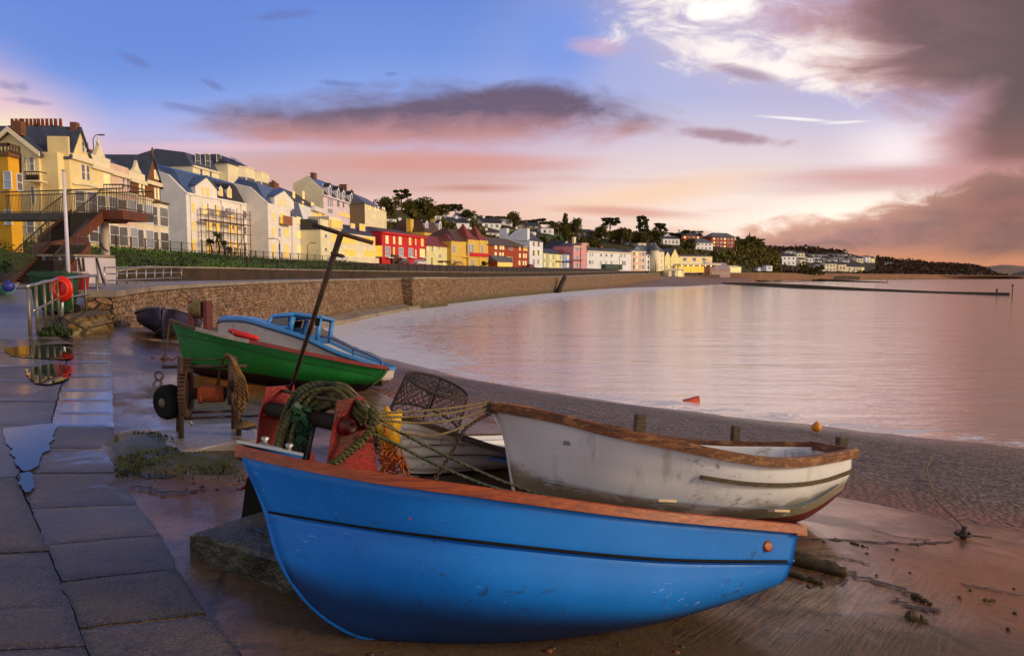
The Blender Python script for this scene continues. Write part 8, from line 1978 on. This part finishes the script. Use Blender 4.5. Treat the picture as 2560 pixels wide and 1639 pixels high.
def tree(px, ytop, ybase, wpx, kind, label, fn=hillp, name=None, group='trees on the hillside', at=None, k=0):
    p = at if at is not None else onhill(px, ybase, fn); D = p.y; h = (ybase - ytop) / FPX * D; w = wpx / FPX * D
    rt = thing(name or {'round': 'broadleaf_tree', 'tall': 'evergreen_tree', 'umbrella': 'umbrella_pine', 'cedar': 'cedar_tree', 'bush': 'shrub'}[kind], p, label, 'tree' if kind != 'bush' else 'shrub', group)
    rt.scale = (w * 1.18, w * 1.18, h * 1.05); rt.rotation_euler.z = (px * 1.7) % 6.28; c, t = PROTO[kind][int(px) % 3]
    for nm, d in (('crown', c), ('trunk', t)): o = bpy.data.objects.new(nm, d); COL.objects.link(o); o.parent = rt
    return rt
TR = [(1006, 476, 526, 46, 'umbrella', 'flat-topped umbrella pine tallest on the ridge behind the stone house'), (1118, 501, 535, 26, 'umbrella', 'smaller of the two umbrella pines above the dormer house'), (1140, 499, 538, 34, 'umbrella', 'larger leaning umbrella pine above the dormer house'),
 (968, 491, 545, 52, 'round', 'dense round tree on the ridge beside the stone house'), (1030, 497, 540, 40, 'round', 'dark tree just under the tallest umbrella pine'), (1060, 493, 545, 66, 'round', 'widest dark round tree on the ridge'), (1100, 509, 548, 46, 'round', 'dark tree between the widest round tree and the paired pines'), (945, 520, 560, 34, 'bush', 'dark round bush beside the red inn roof'), (1165, 516, 545, 34, 'round', 'low ridge tree right behind the pair of pines'),
 (1216, 525, 545, 62, 'bush', 'sprawling leafy bush on the skyline above the long white house'), (1285, 529, 566, 48, 'round', 'dark rounded tree behind the flat white house'), (1268, 533, 548, 34, 'bush', 'low dark skyline bush above the white hillside houses'), (1340, 541, 564, 66, 'bush', 'broad dark thicket above the white hillside hotel'), (1382, 551, 582, 26, 'round', 'small tree with gold light beside the white hillside hotel'),
 (1412, 540, 608, 38, 'tall', 'tall dense dark evergreen beside the green lawn'), (1437, 544, 590, 30, 'round', 'sparse round tree right against the tall dense evergreen'), (1500, 562, 605, 34, 'round', 'round tree left of the shaggy tree over the white terrace'), (1524, 546, 590, 46, 'umbrella', 'shaggy-topped pine above the long white terrace'), (1548, 568, 612, 46, 'round', 'dark dome-shaped tree below the shaggy pine'), (1572, 573, 606, 18, 'tall', 'small slender conifer next to the tall cedar'),
 (1605, 543, 610, 44, 'cedar', 'tall layered cedar standing out on the skyline'), (1596, 578, 616, 40, 'round', 'dark rounded tree at the foot of the tall cedar'), (1650, 560, 604, 32, 'umbrella', 'small umbrella pine right of the tall cedar'), (1632, 574, 614, 46, 'round', 'bushy tree between cedar and white bungalow'), (1688, 584, 604, 40, 'umbrella', 'low spreading pine behind the white bungalow'), (1712, 577, 604, 26, 'umbrella', 'dark pine just behind the first brick flats'), (1738, 578, 604, 40, 'umbrella', 'spreading pine over the roof of the first brick flats'), (1722, 594, 628, 30, 'round', 'round green tree standing before the first brick flats'),
 (1850, 593, 618, 26, 'bush', 'low trees by the second brick flats'), (1872, 592, 612, 42, 'bush', 'wooded knoll trees around the pointed spire'), (1890, 600, 622, 26, 'bush', 'seaward shrub on the spire knoll'), (1470, 585, 625, 46, 'bush', 'dark shrub above the pink houses'), (1668, 606, 640, 40, 'bush', 'dense shrub below the white bungalow'), (1210, 655, 672, 12, 'round', 'small tree beside the sunroom of the brick flats')]
for i, a in enumerate(TR):
    if a[0] == 1210: p = P2(1210, 222); tree(*a, at=V((p.x, p.y, 4)))
    else: tree(*a)
for px, y0, y1, w, lab in ((2028, 668, 690, 16, 'dark tree by the railway below the far village'), (2046, 662, 690, 26, 'round green tree left of the far terrace'), (2010, 660, 682, 18, 'tree between the far hotel and the far village')):
    p = P2(px, 560); tree(px, y0, y1, w, 'round', lab, at=V((p.x, p.y, P(px, y1, 560).z)), group='trees near the far village')
# palm-like cabbage trees before the scaffolded block
rnd = random.Random(9)
for px, y0, w, lab in ((545, 590, 12, 'tallest cabbage palm in front of the scaffolding'), (527, 604, 9, 'shorter leaning cabbage palm in front of the scaffolding'), (560, 608, 9, 'thin cabbage palm nearest the drainpipe side'), (574, 624, 8, 'lowest cabbage palm beside the scaffolding')):
    D = 106; p = P2(px, D); z1 = P(px, y0, D).z; rt = thing('cabbage_palm', (p.x, p.y, 3.9), lab, 'palm', 'cabbage palms'); mb = MB(); b_ = V((p.x, p.y, 3.7)); mb.tube([b_, V((p.x + .3, p.y, lerp(3.9, z1, .5))), V((p.x, p.y, z1))], [.16, .13, .1], 7); mb.build('trunk', M_BARK, rt); mb = MB()
    for k in range(70):
        d = V((rnd.gauss(0, 1), rnd.gauss(0, 1), rnd.gauss(.3, .8))).normalized(); L = w / FPX * D * rnd.uniform(1.2, 1.9); s_ = d.orthogonal().normalized() * .06; c = V((p.x, p.y, z1)); m_ = c + d * L * .6; e = c + d * L - V((0, 0, L * .4)); mb.face([mb.vert(c - s_), mb.vert(c + s_), mb.vert(m_ + s_), mb.vert(m_ - s_)]); mb.face([mb.vert(m_ - s_), mb.vert(m_ + s_), mb.vert(e)])
    mb.build('fronds', M_FOLD, rt)
# woods that read as one mass
HOUSEPX = []
def wood(name, fn, p0, p1, n, smin, smax, seed, skip=()):
    rnd = random.Random(seed); mb = MB()
    for k in range(n):
        px = rnd.uniform(p0, p1); t = rnd.random() ** .8; p = fn(px, t); y = toy(p)
        if mnoise.noise(p * .03) < -.25: continue
        if any(a <= px <= b and c <= y <= d for a, b, c, d in skip): continue
        h = rnd.uniform(.0, 1) * (3.2 + 3.2 * mnoise.noise(V((p.x * .07, p.y * .07, 9)))); leafq(mb, p + V((0, 0, max(-.3, h))), rnd.uniform(smin, smax), rnd)
    return tag(mb.build(name, M_FOL if name.startswith('hillside') else M_FOL2), kind='stuff')
HH = [(1142, 1174, 556, 571, 545, 'w', 'd'), (1147, 1179, 540, 547, 532, 'w', 'd'), (1179, 1192, 537, 547, 536, 'w', 'f'), (1195, 1218, 545, 556, 539, 'w', 'g'), (1206, 1253, 556, 572, 543, 'w', 'd'), (1254, 1281, 547, 565, 546, 'w', 'f'), (1088, 1105, 539, 550, 538, 'w', 'f'), (1108, 1140, 548, 556, 545, 'o', 'd'), (1216, 1250, 581, 591, 575, 'w', 'b'), (1315, 1352, 564, 574, 556, 'o', 'd'), (1352, 1384, 570, 587, 568, 'w', 'f'), (1440, 1483, 579, 594, 572, 'o', 'd'), (1530, 1566, 599, 606, 596, 'c', 'd'), (1566, 1594, 604, 613, 602, 'w', 'f'), (1595, 1615, 607, 622, 605, 'c', 'f'), (1621, 1641, 607, 615, 604, 'w', 'd'), (1657, 1698, 596, 613, 590, 'w', 'd'), (1651, 1687, 583, 594, 580, 'w', 'd'), (1703, 1751, 588, 608, 580, 'k', 'h'), (1777, 1835, 592, 620, 584, 'k', 'h'), (1738, 1781, 606, 625, 599, 'w', 'h'), (965, 993, 546, 556, 543, 'w', 'd'), (1004, 1022, 556, 570, 550, 'w', 'b'), (1024, 1040, 558, 572, 552, 'r', 'b'), (1118, 1134, 545, 552, 541, 'w', 'd'), (1290, 1312, 561, 571, 556, 'o', 'd'), (1485, 1500, 596, 606, 592, 'o', 'd')]
HL = ['white hillside house with a dark roof, directly behind the pointed turrets', 'low white ridge house with twin chimneys above the turrets', 'small white flat-topped house on the ridge above the turrets', 'white hillside house with its gable end to the sea', 'long white hillside house with a brown roof in the middle of the slope', 'square flat-roofed white house at the end of the long white hillside house', 'white chimney-like house peeping over the dormer house roof', 'olive wide house just behind the dormer house', 'row of white cottages right behind the turrets and brick flats', 'grey-olive house among trees above the white gabled house', 'white hillside hotel above the green lawn', 'olive house with dark roof between the evergreen and the shaggy pine', 'long low cream house under the dome-shaped tree', 'white flat-topped house above the cream terrace', 'cream square house above the slate-roofed white house', 'small white house just above the turreted corner', 'white bungalow with two dark windows below the low spreading pine', 'long white house tucked behind the bungalow', 'first block of brick flats with a pale hipped roof on the hill', 'second and larger block of orange brick flats on the hill', 'white house with grey hipped roof between the two brick flats', 'white terrace just above the stone house garden', 'white cottage with brown roof behind the red inn', 'reddish cottage with brown roof behind the red inn', 'tiny white ridge house under the paired pines', 'small olive house under the dark rounded ridge tree', 'small olive house near the round tree over the pink houses']
XH = [(1150, 1166, 576, 585), (1181, 1196, 577, 586), (1268, 1289, 573, 583), (1296, 1312, 576, 586), (1319, 1340, 579, 589), (1452, 1468, 600, 608), (1506, 1521, 589, 597), (1581, 1594, 593, 600), (1657, 1672, 615, 623), (1760, 1775, 613, 621), (1850, 1862, 607, 613), (1084, 1099, 553, 561)]
HH += [(a, b, c, d, c - 4, 'wwo'[i % 3], 'db'[i % 2]) for i, (a, b, c, d) in enumerate(XH)]; HL += ['small pale house half hidden among the hillside trees'] * len(XH)
wmats = {'w': wallm('bright_white_render', s3(248, 246, 250), .03), 'o': W_OLIVE, 'c': W_CREAM2, 'k': W_ORBRICK, 'r': wallm('dull_red_render', s3(176, 84, 60))}; rmats = {'d': R_DARK, 'f': R_GREY, 'g': R_DARK, 'b': R_BROWN, 'h': R_GREY}
for (x0, x1, yw, yb_, yr, wk, rk), lab in zip(HH, HL):
    p = onhill((x0 + x1) / 2, yb_); D = p.y
    b = Bld('hillside_house' if wk != 'k' else 'hill_flats', lab, (x0, D), (x1, D + (x1 - x0) / FPX * D * .45), p.z, yw, 9, wmats[wk], 'house' if wk != 'k' else 'flats', 'small houses half hidden in trees' if lab.startswith('small pale house half') else 'houses on the wooded hill' if wk != 'k' else 'brick flats on the hill')
    b.body(0, b.Lf, 0, 9, p.z - 5, p.z - .38, wmats[wk], 'footing')
    zr = max(b.ze + .5, P(0, yr, D).z)
    if rk == 'g': b.gable_y(zr, rmats[rk], 0, b.Lf)
    elif rk == 'f': b.hip(b.ze + .4, rmats[rk], .4)
    elif rk == 'h': b.hip(zr + 1, rmats[rk], 4, o=.8)
    else: b.gable_x(zr, rmats[rk])
    h = b.ze - p.z; fl = max(1, int(round(h / 3.2))); n = max(1, int(b.Lf / 3.4))
    for f in range(fl): b.row(n, p.z + h * (f + .3) / fl, p.z + h * (f + .75) / fl, min(1.5, b.Lf / n * .5), 'dpd' if wk != 'k' else 'wdp')
    if rk in 'db': b.chim(b.Lf * .25, 4.5, b.ze, zr + 1.2, 1.2, .8, 0, wmats[wk] if wk == 'w' else M_CHIM)
    HOUSEPX.append((x0 - 4, x1 + 4, yr, yb_ + 15))
HOUSEPX += [(1362, 1410, 584, 614)]
wood('hillside_wood', hillp, 700, 1950, 30000, .7, 1.6, 41, HOUSEPX)
wood('headland_wood', hill2, 1890, 2520, 15000, .9, 2.0, 42, [(1950, 2020, 628, 664), (2020, 2190, 634, 684), (2210, 2230, 655, 664)])
mb = MB(); rows = [[onhill(1364 + 46 * j / 8, 612 - 26 * i / 6) + V((0, 0, .6)) for j in range(9)] for i in range(7)]; mb.grid(rows); struct('hillside_lawn', mb, mat('lawn_green', s3(62, 84, 20), .9, var=.3, scale=.3))
# the pointed spire on the knoll
p = onhill(1872, 600); mb = MB(); mb.lathe(p - V((0, 0, 1)), (0, 0, 1), [(0, 1.6), (2.5, 1.3), (2.6, .9), (7.5, .1)], 8, smooth=False); single('spire', mb, M_FOLD, 'dark pointed spire on the wooded knoll', 'spire')
# ---- far village
FV = [(1954, 1990, 640, 663, 634, 'w'), (1974, 1990, 628, 646, 625, 'c'), (1992, 2011, 632, 655, 628, 'c'), (2000, 2013, 648, 663, 644, 'c'), (2020, 2031, 644, 656, 640, 'w'), (2049, 2063, 663, 677, 660, 'w'), (2063, 2091, 659, 678, 656, 'c'), (2091, 2096, 660, 678, 657, 'r'), (2096, 2116, 661, 678, 658, 'c'), (2116, 2131, 666, 679, 661, 'c'), (2131, 2149, 667, 680, 663, 'c'), (2152, 2161, 667, 681, 664, 'l'), (2141, 2158, 645, 656, 640, 'c'), (2163, 2175, 642, 656, 639, 'w'), (2176, 2187, 645, 657, 641, 'l'), (2214, 2228, 657, 663, 655, 'w')]
FL = ['bluish white many-windowed hotel at the near edge of the far village', 'tall cream house above the bluish far hotel', 'broad cream house on the far slope beside the tall one', 'small cream house below the broad far house', 'narrow white gabled house in front of the far roofs', 'white end house of the far seafront terrace', 'longest cream block of the far seafront terrace', 'narrow reddish house in the far seafront terrace', 'cream block just beyond the reddish house in the far terrace', 'cream gabled pair beyond the far terrace blocks', 'last cream gables of the far seafront terrace', 'far house glowing gold with lit windows by the beach', 'cream gabled house high on the far wooded slope', 'white house beside the lit one high on the far slope', 'far house with golden lights high on the wooded slope', 'lone white cottage farthest out on the dark headland']
def fvil(x0, x1, yw, yb_, yr, wk, lab, grp):
    p = onhill((x0 + x1) / 2, yb_, hill2); D = p.y; b = Bld('village_house', lab, (x0, D), (x1, D + (x1 - x0) / FPX * D * .3), p.z, yw, 9, wmats.get(wk, W_CREAM2), 'house', grp)
    b.body(0, b.Lf, 0, 9, p.z - 6, p.z - .38, wmats.get(wk, W_CREAM2), 'footing'); b.gable_x(max(b.ze + .6, P(0, yr, D).z), R_DARK); h = b.ze - p.z; fl = max(1, int(h / 3.4)); n = max(1, int(b.Lf / 4))
    for f in range(fl): b.row(n, p.z + h * (f + .25) / fl, p.z + h * (f + .75) / fl, 1.6, 'l' if wk == 'l' else 'd')
for a, lab in zip(FV, FL): fvil(*a, lab, 'far village houses')
rnd = random.Random(77); sp = []
for k in range(34):
    for _ in range(30):
        x, y = rnd.uniform(2016, 2128), rnd.uniform(640, 656)
        if all(abs(x - a) > 7 or abs(y - c) > 3.4 for a, c in sp): break
    sp.append((x, y)); w = rnd.uniform(5, 9); fvil(x - w / 2, x + w / 2, y - 4, y, y - 6.5, rnd.choice('wwco'), 'tiny pale house among the clustered roofs on the far village slope', 'tiny far village roofs')
# ---- far beach, far wall, groynes, marker
mb = MB(); rows = []
for (x, y, D1) in ((1380, 733, 180), (1480, 727, 215), (1560, 722, 262), (1640, 720, 335), (1705, 719.5, 385), (1770, 715, 405), (1830, 711, 430), (1890, 706, 470), (1960, 702, 540), (2050, 699, 640), (2300, 697.5, 730), (2560, 697, 830)):
    a = PZ(x, y, SEA - .3); q = P2(x, D1); b_ = V((q.x, q.y, 1.0)); rows.append([lerp(a, b_, k / 6) for k in range(7)] + [b_ + V((q.x, q.y, 0)).normalized() * 30])
mb.grid(rows); struct('far_beach', mb, mat('far_brown_beach', s3(122, 88, 72), .6, var=.2, scale=.05, damt=.4, dark=s3(72, 58, 40), dscale=.03))
def wallrun(name, label, pts, th, m, cat='sea wall'):
    mb = MB(); rows = []
    for i, (x, D, z0_, z1_) in enumerate(pts): q = P2(x, D); d = V((q.x, q.y, 0)).normalized() * th; c = V((q.x, q.y, 0)); rows.append([c + V((0, 0, z0_)), c + V((0, 0, z1_)), c + d + V((0, 0, z1_)), c + d + V((0, 0, z0_))])
    mb.grid(rows, smooth=False); mb.face((3, 2, 1, 0)); n = len(mb.v); mb.face((n - 4, n - 3, n - 2, n - 1)); return single(name, mb, m, label, cat)
M_ORW = mat('orange_brown_wall', s3(118, 82, 60), .8, var=.2, scale=.12, damt=.4, dark=s3(96, 66, 44), dscale=.06)
wallrun('station_wall', 'pinkish brown sea wall below the mauve shed and the station', [(1690, 388, -1, 2.2), (1770, 402, -1, 1.7), (1830, 418, -1, 1.6)], 3, mat('pinkish_wall', s3(150, 112, 98), .8, var=.2, scale=.2))
wallrun('far_sea_wall', 'long orange-brown sea wall with arches beyond the station', [(1822, 425, -1.5, 3.2), (1900, 440, -1.5, 3.3), (1985, 470, -1.5, 3.0), (2049, 500, -1.5, 1.2)], 12, M_ORW)
wallrun('bay_sea_wall', 'thin brown railway wall curving round the far end of the bay', [(2040, 620, -2, 3.4), (2150, 660, -2.4, 3.0), (2300, 720, -2.4, 2.6), (2430, 800, -2.4, 1.6), (2580, 900, -2.4, 1.0)], 15, M_ORW)
M_GROY = mat('weedy_groyne', s3(66, 54, 26), .7, var=.3, scale=.4, bump=.5)
def groyne(label, lo, hi, th):
    mb = MB(); rows = []
    for (x, yb_), (_, yt) in zip(lo, hi):
        a = PZ(x, yb_, SEA - .02); D = a.y; zt = P(x, yt, D).z; d = V((a.x, a.y, 0)).normalized() * th; rows.append([a - V((0, 0, 1)), V((a.x, a.y, max(zt, SEA + .25))) + d * .1, V((a.x, a.y, max(zt, SEA + .25))) + d * .9, a + d - V((0, 0, 1))])
    mb.grid(rows, smooth=False); n = len(mb.v); mb.face((3, 2, 1, 0)); mb.face((n - 4, n - 3, n - 2, n - 1)); return single('groyne', mb, M_GROY, label, 'groyne', 'weedy groynes')
groyne('long dark weedy groyne reaching out across the bay to the marker pole', [(1800, 709.5), (1900, 715), (2000, 720.6), (2163, 726.4), (2349, 733), (2524, 739)], [(1800, 706), (1900, 707), (2000, 711), (2163, 720.6), (2349, 728.8), (2524, 732)], 4)
groyne('short farther groyne beyond the long one', [(2030, 702), (2120, 704.5), (2219, 707)], [(2030, 696), (2120, 700.5), (2219, 705)], 5)
p = PZ(2530, 744, SEA); rt = thing('marker_pole', p, 'reddish marker pole with a square topmark at the end of the long groyne', 'marker'); mb = MB(); z1 = P(2531, 714, p.y).z; mb.tube([p - V((0, 0, 1)), V((p.x, p.y, z1))], .09, 7); mb.build('pole', M_RUST, rt); mb = MB(); mb.cbox((p.x, p.y, z1 + .1), (.32, 0, 0), (0, .2, 0), (0, 0, .32)); mb.build('topmark', M_RUST, rt)
p = PZ(2500, 738.5, SEA); zt = P(2500, 731, p.y).z; rt = thing('groyne_post', (p.x, p.y + 1, zt), 'short dark post with a rounded head standing on the long groyne', 'post'); mb = MB(); h = P(2500, 721, p.y).z - zt; mb.lathe((p.x, p.y + 1, zt - .1), (0, 0, 1), [(0, .1), (h * .45, .12), (h * .6, .2), (h * .8, .2), (h * .85, .11), (h + .1, .10)], 10); mb.build('post', M_BLACKSTEEL, rt)
p = PZ(2219, 706, SEA); rt = thing('marker_pole', p, 'tiny marker pole at the tip of the short farther groyne', 'marker'); mb = MB(); mb.tube([p - V((0, 0, 1)), V((p.x, p.y, P(2219, 698, p.y).z))], .16, 6); mb.build('pole', M_RUST, rt)
# ---- lamp posts along the road and a few signals
def lamp(px, D, y0, zb_, arm, label):
    q = P2(px, D); z1 = P(px, y0, D).z; rt = thing('lamp_post', (q.x, q.y, zb_), label, 'lamp post', 'lamp posts'); r = .07 if D < 160 else .12
    mb = MB(); mb.tube([(q.x, q.y, zb_ - .2), (q.x, q.y, z1 - .5), (q.x + arm * .4, q.y, z1 - .05), (q.x + arm, q.y, z1)], [r, r * .8, r * .7, r * .6], 7); mb.build('column', M_FENCE, rt); mb = MB(); mb.cbox((q.x + arm * 1.2, q.y, z1 - .02), (.9, 0, 0), (0, .25, 0), (0, 0, .14)); mb.build('lantern', M_FENCE, rt)
lamp(247, 96, 337, 9, .9, 'tall street lamp rising behind the cream villa roofs'); lamp(701, 118, 596, 4.1, -1.2, 'dark lamp post before the forward white block, arm pointing inland'); lamp(770, 134, 607, 4.1, 1.0, 'thin brown lamp post before the low block of flats')
for px, y, lab in ((1548, 640, 'dark pole before the middle of the white terrace'), (1584, 645, 'dark pole where the white and pink terraces meet'), (1621, 650, 'dark pole before the steep grey roofed house'), (1639, 650, 'dark pole before the turreted corner'), (1952, 633, 'tall pale mast beside the far hotel'), (1882, 656, 'thin mast above the lit shelter'), (1904, 656, 'thin mast left of the square hut')): lamp(px, 300 if px < 1700 else 455, y, 3, .3, lab)
# ---- parked cars by the red inn and terrace (tiny)
def car(px, D, col, label):
    q = P2(px, D); b_ = bpt(D * .92); rt = thing('parked_car', (q.x, q.y, 4.15), label, 'car', 'cars parked along the seafront road'); ang_ = radians(60); ca, sa = cos(ang_), sin(ang_); o = V((q.x, q.y, 4.15))
    def w(x, y, z): return o + V((x * ca - y * sa, x * sa + y * ca, z))
    mb = MB(); prof = [(-2, .3), (-2, .75), (-1.3, .85), (-.8, 1.4), (.9, 1.4), (1.5, .9), (2.1, .75), (2.1, .3)]; mb.prism([w(x, -.85, z) for x, z in prof], w(0, .85, 0) - w(0, -.85, 0)); mb.build('body', mat('car_' + label.split()[0], col, .25, var=.05), rt)
    mb = MB(); mb.prism([w(x, -.87, z) for x, z in ((-1.15, .9), (-.75, 1.32), (.85, 1.32), (1.3, .92))], w(0, .87, 0) - w(0, -.87, 0)); mb.build('window', P_DARK, rt)
    for x in (-1.25, 1.3):
        for y in (-.8, .68): mb = MB(); mb.lathe(w(x, y, .32), w(0, 1, 0) - w(0, 0, 0), [(0, .32), (.14, .32)], 14); mb.build('wheel', M_RUBBLACK, rt)
for px, D, c, lab in ((1050, 182, s3(210, 210, 220), 'white car parked before the far end of the red inn'), (1005, 172, s3(60, 50, 50), 'dark car parked before the red inn porch'), (1145, 205, s3(196, 150, 60), 'gold car parked in front of the turreted house'), (845, 138, s3(200, 200, 205), 'silver car parked beneath the block of flats'), (1325, 255, s3(120, 60, 50), 'maroon car parked by the white gabled house')): car(px, D, c, lab)
SC.cycles.max_bounces = 6
SC.cycles.use_denoising = True
